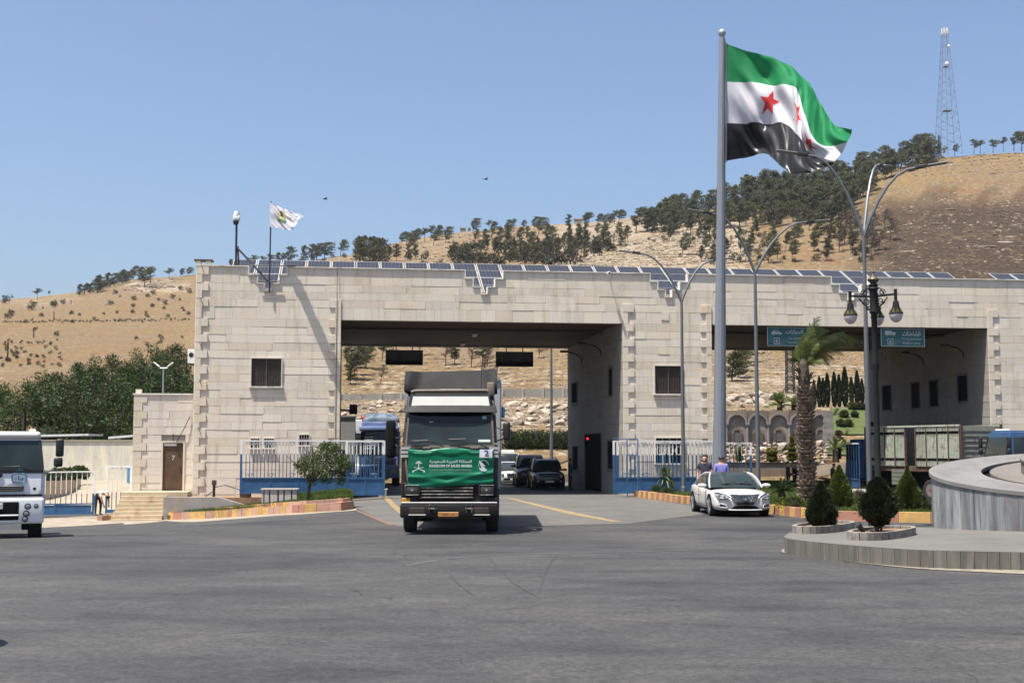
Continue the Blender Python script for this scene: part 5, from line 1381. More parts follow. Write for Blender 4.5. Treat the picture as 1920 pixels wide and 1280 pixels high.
# cycad
q = GG(1466, 938, .22); cy = thing('cycad', 'dark green cycad with a fan of arching fronds next to the palm trunk', 'cycad', q); r = random.Random(8)
mb = MB(); mb.lathe([(.12,-.05),(.16,.1),(.14,.3),(.08,.38)], 10); mb.build('stem', M_bark2, cy)
def frond(mb, b, d, L, droop, nleaf, ll, w, r, vee=.45, roll=0.0):
    pts = []; d = d.normalized()
    for i in range(nleaf+1):
        t = i/nleaf; pts.append(b + d*L*t + Vector((0,0,-droop*L*t*t)))
    mb.tube(pts[::max(1,nleaf//6)]+[pts[-1]], [.022*(1-.8*k/7) for k in range(len(pts[::max(1,nleaf//6)])+1)], 4, cap=False)
    for i in range(2, nleaf+1):
        t = i/nleaf; tg = (pts[i]-pts[i-1]).normalized(); sd = tg.cross(Vector((0,0,1)))
        if sd.length < .05: sd = Vector((1,0,0))
        sd.normalize(); up = sd.cross(tg)
        if roll: sd, up = sd*math.cos(roll)+up*math.sin(roll), up*math.cos(roll)-sd*math.sin(roll)
        l = ll*(math.sin(PI*(.16+t*.68))**.6)
        for s in (-1, 1):
            dd = (sd*s + tg*.9 + up*vee + rdir(r)*.14 + Vector((.12,0,-.12))).normalized(); wv = tg*w
            mb.add([pts[i]-wv*.5, pts[i]+wv*.5, pts[i]+dd*l], [(0,1,2)])
for i in range(46):
    a = r.uniform(0,2*PI); e = r.uniform(.15,1.3); mb = MB(); frond(mb, Vector((0,0,.33)), Vector((math.cos(a)*math.cos(e), math.sin(a)*math.cos(e), math.sin(e))), r.uniform(.6,.82), .35*math.cos(e), 22, .12, .022, r)
    mb.build('frond', M_cyc, cy)
# palm
pb_ = P(1513, 840, 47.5); palm = thing('date_palm', 'date palm with a thick scaly trunk, fronds blown to the right', 'palm', (pb_.x, 47.5, .2)); kx = 47.5/FP
H = P(1513, 690, 47.5).z-.2; M_scale = M('palm_leaf_base', (.17,.135,.10), .9, var=.3, vs=6, rnd=.35, bump=.5, bs=30); M_ptr = M('palm_trunk', (.06,.045,.032), .95, var=.3, vs=6)
mb = MB(); mb.tube([(-.02,0,-.2),(.0,0,H*.5),(-.06,0,H)], [.23,.21,.18], 12); mb.build('trunk', M_ptr, palm)
sc = MB(); sc.hexa([(-.115,-.05,-.05),(.115,-.05,-.05),(.09,.06,-.09),(-.09,.06,-.09),(-.10,-.14,.05),(.10,-.14,.05),(.08,.05,.045),(-.08,.05,.045)]); sc_me = sc.mesh('leaf_base', M_scale)
r = random.Random(4); nr = 33
for i in range(nr):
    z = .05 + (H-.75)*i/(nr-1); n = 9; rad = .225 if i > 6 else .26
    for k in range(n):
        a = 2*PI*(k + (i%2)*.5)/n + r.uniform(-.1,.1)
        s = r.uniform(.85,1.12)
        inst('leaf_base', sc_me, palm, (-.03*i/nr+rad*math.cos(a), rad*math.sin(a), z+r.uniform(-.02,.02)), (r.uniform(-.15,.15), r.uniform(-.12,.12), a+PI/2), (s*.85, s, s*r.uniform(.8,1.1)))
mb = MB(); mb.lathe([(.20,H-.7),(.23,H-.45),(.21,H-.2),(.17,H+.15),(.06,H+.4)], 12, (-.06,0,0)); mb.build('crown_shaft', M_ptr, palm)
for k in range(26):
    a = r.uniform(0,2*PI); e = r.uniform(.3,1.2); mb = MB(); b = Vector((-.06+.2*math.cos(a), .2*math.sin(a), H-.3+r.uniform(-.3,.3))); mb.tube([b, b+Vector((math.cos(a)*math.cos(e), math.sin(a)*math.cos(e), math.sin(e)))*r.uniform(.2,.4)], [.035,.015], 4); mb.build('cut_stalk', M_ptr, palm)
M_palm = leafmat('palm_leaf', (.045,.075,.018), (.20,.23,.07), trans=.35); M_palmd = leafmat('dry_palm_leaf', (.20,.10,.025), (.26,.16,.05))
FR = [((1515,660),(1525,600)),((1506,665),(1500,637)),((1500,672),(1494,655)),((1518,640),(1549,615)),((1522,640),(1581,624)),((1535,630),(1621,641)),((1530,655),(1578,659)),((1528,672),(1545,679)),
      ((1525,650),(1600,645)),((1512,655),(1510,628)),((1520,650),(1560,632)),((1518,668),(1556,668)),((1505,680),(1490,668)),((1516,650),(1535,622)),((1524,645),(1595,632)),((1510,660),(1517,612)),((1530,640),(1566,640)),((1515,672),(1530,664)),((1502,668),(1505,645)),((1526,662),(1566,650)),((1520,645),(1542,640)),((1517,660),(1530,635))]
def bez_frond(mb, B, C, T, n, ll, w, r, roll):
    pts = [B*(1-t)**2 + C*2*t*(1-t) + T*t*t for t in [i/n for i in range(n+1)]]
    k = max(1, n//8); q = pts[::k]; mb.tube(q, [.026*(1-.85*i/len(q)) for i in range(len(q))], 4, cap=False)
    for i in range(max(3, n//7), n+1):
        t = i/n; tg = (pts[i]-pts[i-1]).normalized(); sd = tg.cross(Vector((0,1,0))); 
        if sd.length < .05: sd = Vector((1,0,0))
        sd.normalize(); nn = sd.cross(tg); a, b_ = sd*math.cos(roll)+nn*math.sin(roll), 0
        l = ll*(math.sin(PI*(.18+t*.62))**.7)
        for s in (-1, 1):
            dd = (a*s + tg*1.15 + nn*.25 + rdir(r)*.16 + Vector((.15,0,-.18))).normalized(); wv = tg*w
            m_ = pts[i] + dd*l*.5; mb.add([pts[i]-wv*.5, pts[i]+wv*.5, m_+wv*.45, pts[i]+dd*l+Vector((.03,0,-.06)), m_-wv*.45], [(0,1,2,4),(4,2,3)])
for i, ((xc, yc), (x, y)) in enumerate(FR):
    dy = r.uniform(-.6,.6)
    def L3(X, Y, d): q = P(X, Y, 47.5); return Vector((q.x-pb_.x, d, q.z-.2))
    mb = MB(); bez_frond(mb, Vector((-.05, 0, H-.05)), L3(xc, yc-6, dy*.5), L3(x, y, dy), 46, .40, .030, r, r.choice((-1,1))*r.uniform(.65,1.15)); mb.build('frond', M_palmd if i in (6, 11) else M_palm, palm)
# topiary and bushes
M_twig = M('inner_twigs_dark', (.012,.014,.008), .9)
def bushy(name, label, p, prof, n, size, mat, cat='bush', seed=1, stems=0, rough=.12, group=None, lean=0):
    """prof: list of (radius, z) outline from bottom to top"""
    r = random.Random(seed); o = thing(name, label, cat, p, 0, group); mb = MB(); zs = [q[1] for q in prof]
    A = [(prof[i+1][0]+prof[i][0])*max(.02, math.hypot(prof[i+1][1]-prof[i][1], prof[i+1][0]-prof[i][0])) for i in range(len(prof)-1)]; tot = sum(A)
    for i in range(n):
        u = r.uniform(0, tot); j = 0
        while u > A[j] and j < len(A)-1: u -= A[j]; j += 1
        t = r.random(); R_ = prof[j][0]*(1-t)+prof[j+1][0]*t; z = prof[j][1]*(1-t)+prof[j+1][1]*t; a = r.uniform(0,2*PI)
        nz = noise.noise(Vector((math.cos(a)*2.2, math.sin(a)*2.2, z*4+seed)))
        k = (1 + rough*2*nz) * (1 - .35*r.random()**2.2) * (1 + (r.uniform(.03,.06+rough*.9) if r.random() < .12 else 0))
        q = Vector((math.cos(a)*R_*k+lean*z, math.sin(a)*R_*k, z))
        leaf(mb, q, (Vector((math.cos(a), math.sin(a), .9))+rdir(r)*.7).normalized(), size*r.uniform(.7,1.4), r, .38)
    mb.build('foliage', mat, o)
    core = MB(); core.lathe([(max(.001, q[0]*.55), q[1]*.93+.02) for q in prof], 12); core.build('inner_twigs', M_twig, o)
    if stems:
        sb_ = MB()
        for k in range(stems):
            a = r.uniform(0,2*PI); sb_.tube([(.03*math.cos(a),.03*math.sin(a),-.05),(.15*math.cos(a),.15*math.sin(a),zs[0]+.35)], [.03,.015], 5)
        sb_.build('stem', M_bark2, o)
    return o
q = GG(1703, 957, .22); s = q.y/FP
bushy('cone_topiary', 'bright green cone topiary beside the truck wheel and drum', q, [(14*s,.0),(24*s,8*s),(25.5*s,18*s),(23*s,32*s),(16*s,50*s),(8*s,64*s),(3.5*s,72*s),(1*s,84*s)], 9000, .085, M_top, 'topiary', 21, rough=.07)
q = GG(1575, 953, .22); s = q.y/FP
bushy('cone_topiary', 'bright green cone topiary just right of the palm trunk', q, [(15*s,.0),(22*s,8*s),(23*s,20*s),(20*s,36*s),(14*s,52*s),(7*s,68*s),(1*s,80*s)], 8000, .085, M_top, 'topiary', 22, rough=.07)
q = G(1541, 992, PZ+.05); s = q.y/FP
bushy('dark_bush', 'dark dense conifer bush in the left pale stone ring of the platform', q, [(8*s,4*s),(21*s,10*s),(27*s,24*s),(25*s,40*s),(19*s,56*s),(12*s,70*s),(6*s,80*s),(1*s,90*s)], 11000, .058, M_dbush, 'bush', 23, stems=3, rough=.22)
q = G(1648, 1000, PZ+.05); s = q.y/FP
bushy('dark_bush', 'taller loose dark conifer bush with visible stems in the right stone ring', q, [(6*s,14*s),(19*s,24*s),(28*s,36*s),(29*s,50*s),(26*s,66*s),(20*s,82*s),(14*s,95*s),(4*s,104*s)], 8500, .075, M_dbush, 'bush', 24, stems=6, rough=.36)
for (x, y, w, h, sd, lab) in [(1490,953,24,22,31,'low bright round conifer shrub right of the white car nose'),(1474,946,20,14,32,'low spreading shrub under the cycad'),(1517,950,12,12,33,'small shrub at the foot of the palm trunk'),(1232,924,12,15,34,'left small rose bush by the middle gate kerb'),(1252,927,14,13,35,'right small rose bush under the tall yucca'),(1610,948,12,14,36,'small green shrub before the white planter box'),(1737,958,12,20,37,'small flowering shrub beside the marble drum'),(1640,948,16,22,38,'small green shrub behind the taller dark bush')]:
    q = GG(x, y, .22); s = q.y/FP; bushy('low_shrub', lab, q, [(w*.7*s,0),(w*s,h*.3*s),(w*.85*s,h*.65*s),(w*.3*s,h*s)], 900, .085, M_top if sd in (31,32,36) else M_bush, 'shrub', sd, rough=.2)
M_flow = M('yellow_petals', (.45,.33,.03), .6); M_flr = M('pink_petals', (.40,.10,.10), .6)
for (x0, x1, y, mat, n, lab) in [(1588,1618,944,M_flow,90,'patch of yellow flowers between the cone topiary and the box'),(1450,1470,955,M_flow,60,'patch of yellow flowers right of the white car'),(1512,1526,953,M_flow,50,'patch of yellow flowers under the palm'),(1224,1262,919,M_flr,26,'pale pink roses on the bushes by the middle gate')]:
    r = random.Random(x0); mb = MB()
    for i in range(n):
        q = GG(r.uniform(x0,x1), y+r.uniform(-4,4), .22); z = r.uniform(.05,.16) + (.25 if mat is M_flr else 0)
        for k in range(3): leaf(mb, q+Vector((r.uniform(-.02,.02),0,z)), (rdir(r)+Vector((0,-.5,1))).normalized(), .055, r, .5)
    tag(mb.build('flowers', mat), lab, 'flowers', None, 'stuff')
q = GG(1606, 936, .2); o = thing('planter_box', 'white square planter box between cone topiary and lamp post', 'planter', q); w = .42
mb = MB(); mb.bbox(-w,-w,0,w,w,.48,.02,1); mb.build('box', M_white, o); MB().box(-w+.05,-w+.05,.4,w-.05,w-.05,.484).build('earth', M_soil, o)
q = GG(1612, 944, .2); spike_plant('dry_tuft', 'dry brown ornamental grass tuft in front of the white planter box', q, 110, .75, .012, M_dry, 0, 0, .5, 6, up=.6)
q = GG(1685, 945, -.1); o = thing('traffic_cone', 'tall red and white traffic cone behind the right cone topiary', 'traffic cone', q)
mb = MB(); mb.box(-.2,-.2,0,.2,.2,.04); mb.lathe([(.15,.04),(.12,.3)], 12); mb.lathe([(.085,.52),(.03,.92),(.001,.93)], 12); mb.build('cone', M('cone_red', (.50,.03,.015), .5), o)
MB().lathe([(.12,.301),(.085,.519)], 12).build('white_band', M_white, o)
# stone rings on the platform
M_ringst = M('pale_ring_stone', (.20,.18,.155), .85, var=.25, vs=5, rnd=.15, dirt=(.12,.09,.07), dirts=4)
def stone_ring(label, c, L, W, rot, h=.16, n=16):
    o = thing('stone_ring', label, 'planter ring', (c.x, c.y, PZ), rot)
    def pt(t, k): 
        e = 2.6; ct, st_ = math.cos(t), math.sin(t); return (L*k*math.copysign(abs(ct)**(2/e), ct), W*k*math.copysign(abs(st_)**(2/e), st_))
    for k in range(n):
        t0, t1 = 2*PI*k/n+.006, 2*PI*(k+1)/n-.006
        for s_ in range(1):
            a, b, c2, d = pt(t0,1), pt(t1,1), pt(t1,.86), pt(t0,.86)
            MB().hexa([(*a,0),(*b,0),(*c2,0),(*d,0),(*a,h),(*b,h),(*c2,h),(*d,h)]).build('ring_stone', M_ringst, o)
    mb = MB(); mb.add([(0,0,h*.6)]+[(*pt(2*PI*k/24,.87),h*.6) for k in range(24)], [(0,1+k,1+(k+1)%24) for k in range(24)]); mb.build('earth', M_soil, o)
stone_ring('right pale stone planter ring holding the taller dark bush and a spotlight', Vector((7.93,27.65,PZ)), 1.55, .50, R(57), n=26)
stone_ring('left pale stone planter ring holding the dense dark bush', Vector((7.2,29.75,PZ)), 1.5, .48, R(58), n=26)
q = G(1614, 1000, PZ+.12); o = thing('spotlight', 'small black garden spotlight lying in the right stone ring', 'spotlight', q)
mb = MB(); Mx = Matrix.Translation((0,0,.12)) @ Matrix.Rotation(R(-40),4,'Y') @ Matrix.Rotation(R(15),4,'X'); mb.lathe([(.03,-.12),(.05,-.10),(.055,.02),(.07,.06),(.07,.10),(.001,.09)], 12); mb.xf(Mx); mb.build('head', M_black, o)
mb = MB(); mb.tube([(.05,0,.02),(.10,0,-.02),(.10,0,-.06)], .012, 5); mb.tube([(.08,0,.0),(.2,0,.08),(.26,0,.02)], .008, 5); mb.build('bracket', M_black, o)

# ---------------------------------------------------------------- beyond the gates
# cream wall on the left with plant bed
def streak_wall():
    m, t = newmat('peeling_cream_wall'); b = t.b; b.inputs['Roughness'].default_value = .9
    co = t.coord(True); cs = t.coord(True, scale=(2.0,2.0,.35)); n = t.noise(cs, 1.0, 7, .7, .4); n2 = t.noise(co, 1.5, 6, .7)
    c = t.mix(t.ramp(n, .40, .62), (.66,.61,.47), (.50,.48,.41)); c = t.mix(t.ramp(n2, .58, .70), c, (.36,.35,.31)); c = t.mix(t.ramp(t.noise(cs, 2.5, 5, .7), .62, .72), c, (.70,.64,.47))
    t.l(c, b.inputs['Base Color']); return m
M_cream = streak_wall()
def wall(name, label, A, B, h, th, mat, cat='wall', base=-1.2):
    A, B = Vector(A), Vector(B); d = B-A; L = math.hypot(d.x, d.y); o = thing(name, label, cat, (A.x, A.y, 0), math.atan2(d.y, d.x))
    MB().box(0,0,base,L,th,h).build('wall', mat, o); return o, L
q0, q1 = P(-80, 826, 82), P(262, 826, 82); w, L = wall('boundary_wall', 'long cream plastered wall with peeling paint behind the left driveway', (q0.x,82,0), (q1.x,82,0), P(160,827,82).z, .3, M_cream)
MB().box(-.02,-.06,P(160,827,82).z,L,.36,P(160,827,82).z+.10).build('coping', M('wall_coping', (.30,.27,.18), .9, dirt=(.12,.12,.10), dirts=3), w)
for (x0, x1, y, lab) in ((-20,166,817,'long flat white roof edge behind the cream wall on the left'),(203,249,819,'short flat white roof edge behind the wall next to the annex')):
    q0, q1 = P(x0, y, 84), P(x1, y-3, 84); o = thing('carport_roof', lab, 'roof', (q0.x, 84, q0.z)); mb = MB(); mb.hexa([(0,0,-.12),(q1.x-q0.x,0,q1.z-q0.z-.08),(q1.x-q0.x,3,q1.z-q0.z-.08),(0,3,-.12),(0,0,.02),(q1.x-q0.x,0,q1.z-q0.z+.04),(q1.x-q0.x,3,q1.z-q0.z+.04),(0,3,.02)]); mb.build('sheet', M_white, o)
    mb = MB()
    for t in (.1,.5,.9): mb.tube([((q1.x-q0.x)*t,1,-4),((q1.x-q0.x)*t,1,-.1)], .05, 6)
    mb.build('post', M_dsteel, o)
q = P(250, 892, 70); o = thing('blue_cabinet', 'light blue metal cabinet half hidden by the left edge of the annex', 'cabinet', (q.x, 70, P(250,905,70).z)); mb = MB(); mb.bbox(-.35,0,0,.35,.5,.85,.02,1); mb.build('body', M('light_blue_paint', (.10,.24,.42), .5), o); MB().box(-.25,.05,-.06,.25,.45,-.002).build('foot', M_dsteel, o)
M_pinkw = M('pinkish_render', (.42,.32,.24), .9, var=.12, vs=1)
pts = [P(50, 925, 66), P(84, 918, 66.5), P(110, 912, 67.5), P(135, 907, 69), P(150, 902, 72)]
o = thing('planter_wall', 'curved pinkish planter wall with bushes behind the low left gate', 'planter', pts[0]); b0_ = o.location.copy()
for a, b in zip(pts, pts[1:]):
    A, Bq = a-b0_, b-b0_; MB().hexa([(A.x,A.y,-.9),(Bq.x,Bq.y,-.9),(Bq.x-.05,Bq.y+.3,-.9),(A.x-.05,A.y+.3,-.9),(A.x,A.y,.62),(Bq.x,Bq.y,.62),(Bq.x-.05,Bq.y+.3,.62),(A.x-.05,A.y+.3,.62)]).build('wall_section', M_pinkw, o)
for i, (x, y, D, w, h, lab) in enumerate([(90,890,68,24,24,'leafy bush at the left end of the curved planter'),(108,886,69,20,26,'leafy bush in the middle of the curved planter'),(125,884,70,18,24,'flowering bush in the curved planter, second from its right end'),(148,880,73,20,22,'flowering bush at the right end of the curved planter'),(92,808,88,34,30,'pale green round bush above the wall behind the white truck cab'),(240,815,86,14,12,'small bright bush above the wall by the annex')]):
    q = P(x, y+h*.8, D); s = D/FP; bushy('leafy_bush', lab, q, [(w*.7*s,0),(w*s,h*.4*s),(w*.8*s,h*.8*s),(w*.3*s,h*1.1*s)], 900, .17, M_bush if i < 4 else M_pine2, 'bush', 50+i, rough=.25)
q = P(305, 760, 80); o = thing('floodlight_mast', 'thin mast with two white floodlights rising behind the annex', 'mast', (q.x, 80, 0)); zt_ = P(305,690,80).z
mb = MB(); mb.tube([(0,0,-1),(0,0,zt_)], .05, 6); mb.tube([(-.3,0,zt_),(.3,0,zt_)], .04, 6); mb.build('pole', M_steel, o)
for s in (-1,1):
    mb = MB(); mb.bbox(-.24,-.10,-.035,.24,.10,.035,.02,1,0, Matrix.Translation((s*.42,0,zt_+.22)) @ Matrix.Rotation(R(s*-38),4,'Y')); mb.build('floodlight', M_white, o)
# telegraph poles on the hill
for (x, y, h, lab) in [(401,0,0,''),(63,634,20,'short wooden pole on the lower left hillside'),(14,672,32,'leaning bare pole low on the far left slope'),(101,598,14,'wooden pole by the sapling row on the left hill'),(133,573,10,'small pole below the left skyline trees')]:
    if not h: continue
    p = hill(x, y); s = p.y/FP; o = thing('wooden_pole', lab, 'pole', p); MB().tube([(0,0,-.5),(0,0,h*s)], .16, 6).build('post', M_bark, o)
p = hill(204, 573); s = p.y/FP; o = thing('stone_hut', 'tiny round stone tank standing on the ochre left hillside', 'hut', p); mb = MB(); mb.lathe([(3.4*s,-.3),(3.4*s,9*s),(2.8*s,10*s),(.001,10.4*s)], 10); mb.build('wall', M('grey_hut', (.20,.19,.18), .9), o); MB().box(-6*s,-1,-.4,6*s,1,.15).build('base', M_rock, o)
for (x, y, w, h, lab) in [(868,431,10,5,'small ruined stone building on the middle skyline'),(880,429,5,4,'lower ruin wall beside the small skyline building'),(952,424,12,2.5,'flat stone ruin right of the lone trees on the skyline'),(1084,414,16,6,'flat roofed stone hut on the skyline above the middle wood')]:
    p = hill(x, y+2); s = p.y/FP; o = thing('ruin', lab, 'ruin', p); mb = MB(); mb.box(-w*s/2,-2,-1,w*s/2,2,h*s); mb.build('wall', M_rock, o); mb = MB(); mb.box(-w*s*.52,-2.2,h*s,w*s*.52,2.2,h*s+.35); mb.build('roof', M_conc, o)
# concrete panel wall behind the gates
M_pan = M('cast_wall_panel', (.26,.25,.215), .9, var=.1, vs=.4, rnd=.1, dirt=(.18,.16,.13), dirts=.5)
o = thing('panel_wall', 'grey precast concrete panel wall running along the slope behind the gates', 'wall', (0,0,0))
prev = None
for i, x in enumerate(range(600, 1480, 38)):
    D = 158+ (x-600)*.004; yb = lerp_tab([(600,762),(750,757),(940,752),(1060,752),(1340,752),(1480,750)], x); yt = lerp_tab([(600,740),(750,737),(940,729),(1060,728),(1340,735),(1480,737)], x)
    a, t = P(x, yb+8, D), P(x, yt, D)
    if prev:
        (a0, t0) = prev; MB().hexa([a0, a, a+Vector((0,.2,0)), a0+Vector((0,.2,0)), t0, t, t+Vector((0,.2,0)), t0+Vector((0,.2,0))]).build('wall_panel', M_pan, o)
    MB().box(a.x-.13,a.y-.08,a.z,a.x+.13,a.y+.28,t.z+.12).build('wall_post', M_conc, o); prev = (a, t)
# boulders and rubble
def rock_mesh(sd):
    r = random.Random(sd); bm = bmesh.new(); bmesh.ops.create_icosphere(bm, subdivisions=2, radius=1)
    for v in bm.verts:
        n = noise.noise(v.co*1.1+Vector((sd*3.1,0,0))); v.co *= 1+.5*n; v.co.z *= .72; v.co.x *= 1.25
    for k in range(7):
        d = rdir(r); h = r.uniform(.55,.8); 
        for v in bm.verts:
            e = v.co.dot(d)-h
            if e > 0: v.co -= d*e*.9
    me = bpy.data.meshes.new('boulder'); bm.to_mesh(me); bm.free(); me.materials.append(M_rock); return me
RK = [rock_mesh(s) for s in range(6)]
def boulders(px_list, size, label, group, seed=1):
    r = random.Random(seed)
    for (x, y) in px_list:
        p = hill(x, y); s = r.uniform(*size)*p.y/FP*.5; o = inst('boulder', r.choice(RK), None, p+Vector((0,0,s*.2)), (r.uniform(-.4,.4), r.uniform(-.4,.4), r.uniform(0,6)), (s*r.uniform(.8,1.4), s, s*r.uniform(.7,1.2))); tag(o, label, 'boulder', group)
boulders(scatter_px([(945,762),(1062,758),(1062,800),(945,805)], 34, 11, 2), (12,24), 'pale limestone boulder on the slope behind the car lane', 'boulders behind the car lane', 3)
boulders(scatter_px([(642,765),(752,752),(752,800),(700,790),(642,790)], 24, 11, 3), (9,18), 'pale rock on the bank behind the lorry lane', 'rocks behind the lorry lane', 4)
boulders(scatter_px([(1360,748),(1500,745),(1500,768),(1360,768)], 22, 11, 4), (12,26), 'large pale boulder above the arcade wall', 'boulders above the arcade wall', 5)
def rubble(name, px_poly, n, size, seed, flat=1.0):
    r = random.Random(seed); mb = MB(); ico = [(v.co.copy()) for v in RK[0].vertices]; pts = scatter_px(px_poly, n, 0, seed)
    base = []
    for s in range(4):
        bm = bmesh.new(); bmesh.ops.create_icosphere(bm, subdivisions=1, radius=1)
        for v in bm.verts: v.co *= 1+.4*noise.noise(v.co*1.3+Vector((s*2.7,1,0)))
        base.append(([v.co.copy() for v in bm.verts], [[v.index for v in f.verts] for f in bm.faces])); bm.free()
    for (x, y) in pts:
        p = hill(x, y); s = r.uniform(*size)*p.y/FP*.5; vs, fs_ = r.choice(base); E = Matrix.Rotation(r.uniform(0,6) if flat == 1 else r.uniform(-.3,.3),3,'Z') @ Matrix.Rotation(r.uniform(-.5,.5),3,'X')
        sx, sy, sz = s*r.uniform(.8,1.7)*flat, s, s*r.uniform(.4,.8)/flat**.5; mb.add([p + E @ Vector((v.x*sx, v.y*sy, v.z*sz)) for v in vs], fs_)
    return tag(mb.build(name, M_rock), kind='stuff')
rubble('rubble', [(640,665),(1066,665),(1066,835),(640,835)], 2600, (1.5,6.5), 11)
rubble('rubble', [(940,752),(1066,750),(1066,806),(940,806)], 420, (3,10), 18)
rubble('rubble', [(640,748),(754,744),(754,806),(640,806)], 380, (3,9), 19)
rubble('rubble', [(1355,660),(1640,660),(1640,770),(1355,770)], 2200, (1.5,7), 12)
rubble('rubble', [(1140,470),(1250,430),(1340,440),(1420,470),(1420,505),(1060,505)], 1500, (2,7), 13)
rubble('rubble', [(560,480),(830,440),(1000,430),(860,505),(560,505)], 500, (2,7), 14)
rubble('rubble', [(230,545),(275,528),(345,522),(330,540),(270,548)], 260, (2,6), 15)
rubble('rubble', [(1640,360),(1920,360),(1920,510),(1640,510)], 240, (1.5,6), 16)
rubble('rock_ledge', [(1660,395),(1920,380),(1920,500),(1640,500)], 26, (3,9), 21, 3.0)
rubble('rock_ledge', [(1150,415),(1400,450),(1500,500),(1100,500)], 70, (3,7), 22, 2.0)
rubble('rubble', [(1740,300),(1920,288),(1920,330),(1700,335)], 220, (2,5), 17)
# hedge and stone kerb behind the car lane
for i in range(15):
    x = 955 + i*8; q = P(x, 838, 96.5); bushy('hedge_bush', 'olive green bush in the hedge behind the parked cars', q - Vector((0,0,.2)), [(.5,0),(.75,.4),(.7,.9),(.4,1.3+.2*math.sin(i*2.1))], 420, .20, M_bush, 'bush', 70+i, rough=.3, group='hedge behind the parked cars')
o = thing('rubble_kerb_wall', 'low rough stone retaining kerb below the hedge beyond the gateway', 'retaining wall', (0,0,0)); M_rubw = M('rough_stone', (.18,.135,.10), .9, var=.2, vs=2, rnd=.25)
xx = P(930,845,90).x
while xx < P(1066,845,90).x:
    e = xx + rng.uniform(.35,.7); MB().box(xx+.01, 89.3+rng.uniform(-.04,.04), -.1, e-.01, 89.9, .62+rng.uniform(-.06,.06)).build('stone', M_rubw, o); xx = e
# arcade wall in the garden behind the truck gateway
AD_ = 93.0; M_arc = M('arcade_stone', (.21,.20,.19), .9, var=.3, vs=1.6, rnd=.15, dirt=(.22,.18,.13), dirts=1.5); M_arcp = M('arcade_moulding', (.20,.19,.18), .85, var=.2, vs=2)
arc_o = thing('arcade_wall', 'grey stone garden wall with a row of blind round arches behind the truck gateway', 'wall', (0,0,0))
def ap(x, y): return P(x, y, AD_)
zb_, zt2 = ap(1450,829).z, ap(1450,769).z
MB().box(ap(1355,800).x, AD_+.13, zb_-1.5, ap(1556,800).x, AD_+.9, zt2).build('wall_core', M_arc, arc_o)
k_ = AD_/FP
for i in range(5):
    xc = ap(1382+39.2*i,800).x; rr_ = 18.2*k_; zs_ = zt2-6*k_-rr_
    mb = MB()
    for q in range(13):
        a0, a1 = PI*q/13, PI*(q+1)/13
        for (r0_, r1_, y0_) in ((rr_*.86, rr_*1.04, -.05),):
            mb.hexa([(xc+r0_*math.cos(a0),AD_+y0_,zs_+r0_*math.sin(a0)),(xc+r1_*math.cos(a0),AD_+y0_,zs_+r1_*math.sin(a0)),(xc+r1_*math.cos(a0),AD_+.129,zs_+r1_*math.sin(a0)),(xc+r0_*math.cos(a0),AD_+.129,zs_+r0_*math.sin(a0)),
                 (xc+r0_*math.cos(a1),AD_+y0_,zs_+r0_*math.sin(a1)),(xc+r1_*math.cos(a1),AD_+y0_,zs_+r1_*math.sin(a1)),(xc+r1_*math.cos(a1),AD_+.129,zs_+r1_*math.sin(a1)),(xc+r0_*math.cos(a1),AD_+.129,zs_+r0_*math.sin(a1))])
    ar = mb.build('arch', M_arcp, arc_o)
    # wall above the arch (spandrel), stones
    mb = MB(); pts_ = [(xc+rr_*1.04*math.cos(PI*q/14), zs_+rr_*1.04*math.sin(PI*q/14)) for q in range(15)]; hw = 19.6*k_
    for (xa, za), (xb, zb2) in zip(pts_, pts_[1:]): mb.hexa([(xb,AD_+.05,zb2),(xa,AD_+.05,za),(xa,AD_+.128,za),(xb,AD_+.128,zb2),(xb,AD_+.05,zt2),(xa,AD_+.05,zt2),(xa,AD_+.128,zt2),(xb,AD_+.128,zt2)])
    mb.build('spandrel', M_rubw, arc_o)
    mb = MB(); mb.tube([(xc-hw,AD_-.0,zb_-.2),(xc-hw,AD_-.0,zs_)], .09, 8); mb.box(xc-hw-.14,AD_-.12,zs_-.12,xc-hw+.14,AD_+.12,zs_); mb.build('column', M_arcp, arc_o)
    nw = rr_*.36; mb = MB(); nz0 = zb_+.05; nzs = nz0+ 16*k_
    vs_ = [(xc-nw,AD_+.08,nz0),(xc+nw,AD_+.08,nz0)]+[(xc+nw*math.cos(PI*q/10),AD_+.08,nzs+nw*math.sin(PI*q/10)) for q in range(11)]
    mb.add(vs_, [tuple(range(len(vs_)))]); mb.add([(a,AD_+.129,c) for a,b,c in vs_], [tuple(range(len(vs_)))]); mb.build('niche_panel', M('niche_grille', (.09,.10,.105), .6, var=.4, vs=12), arc_o)
    mb = MB()
    for q in range(14):
        t = q/13
        if t < .33: px_, pz_ = xc-nw*1.25, nz0+(nzs-nz0)*t/.33
        elif t > .67: px_, pz_ = xc+nw*1.25, nzs-(nzs-nz0)*(t-.67)/.33
        else: a = PI-PI*(t-.33)/.34; px_, pz_ = xc+nw*1.25*math.cos(a), nzs+nw*1.25*math.sin(a)
        mb.box(px_-.09,AD_+.04,pz_-.1,px_+.09,AD_+.128,pz_+.1)
    mb.build('niche_surround', M_rubw, arc_o)
xe = ap(1556,800).x
for k in range(9):
    z0 = zb_-1.5 + k*.42; MB().box(xe-.5+rng.uniform(-.05,.05), AD_-.15, z0, xe+.25+rng.uniform(-.05,.05), AD_+.9, z0+.40).build('end_pier_stone', M_arc, arc_o)
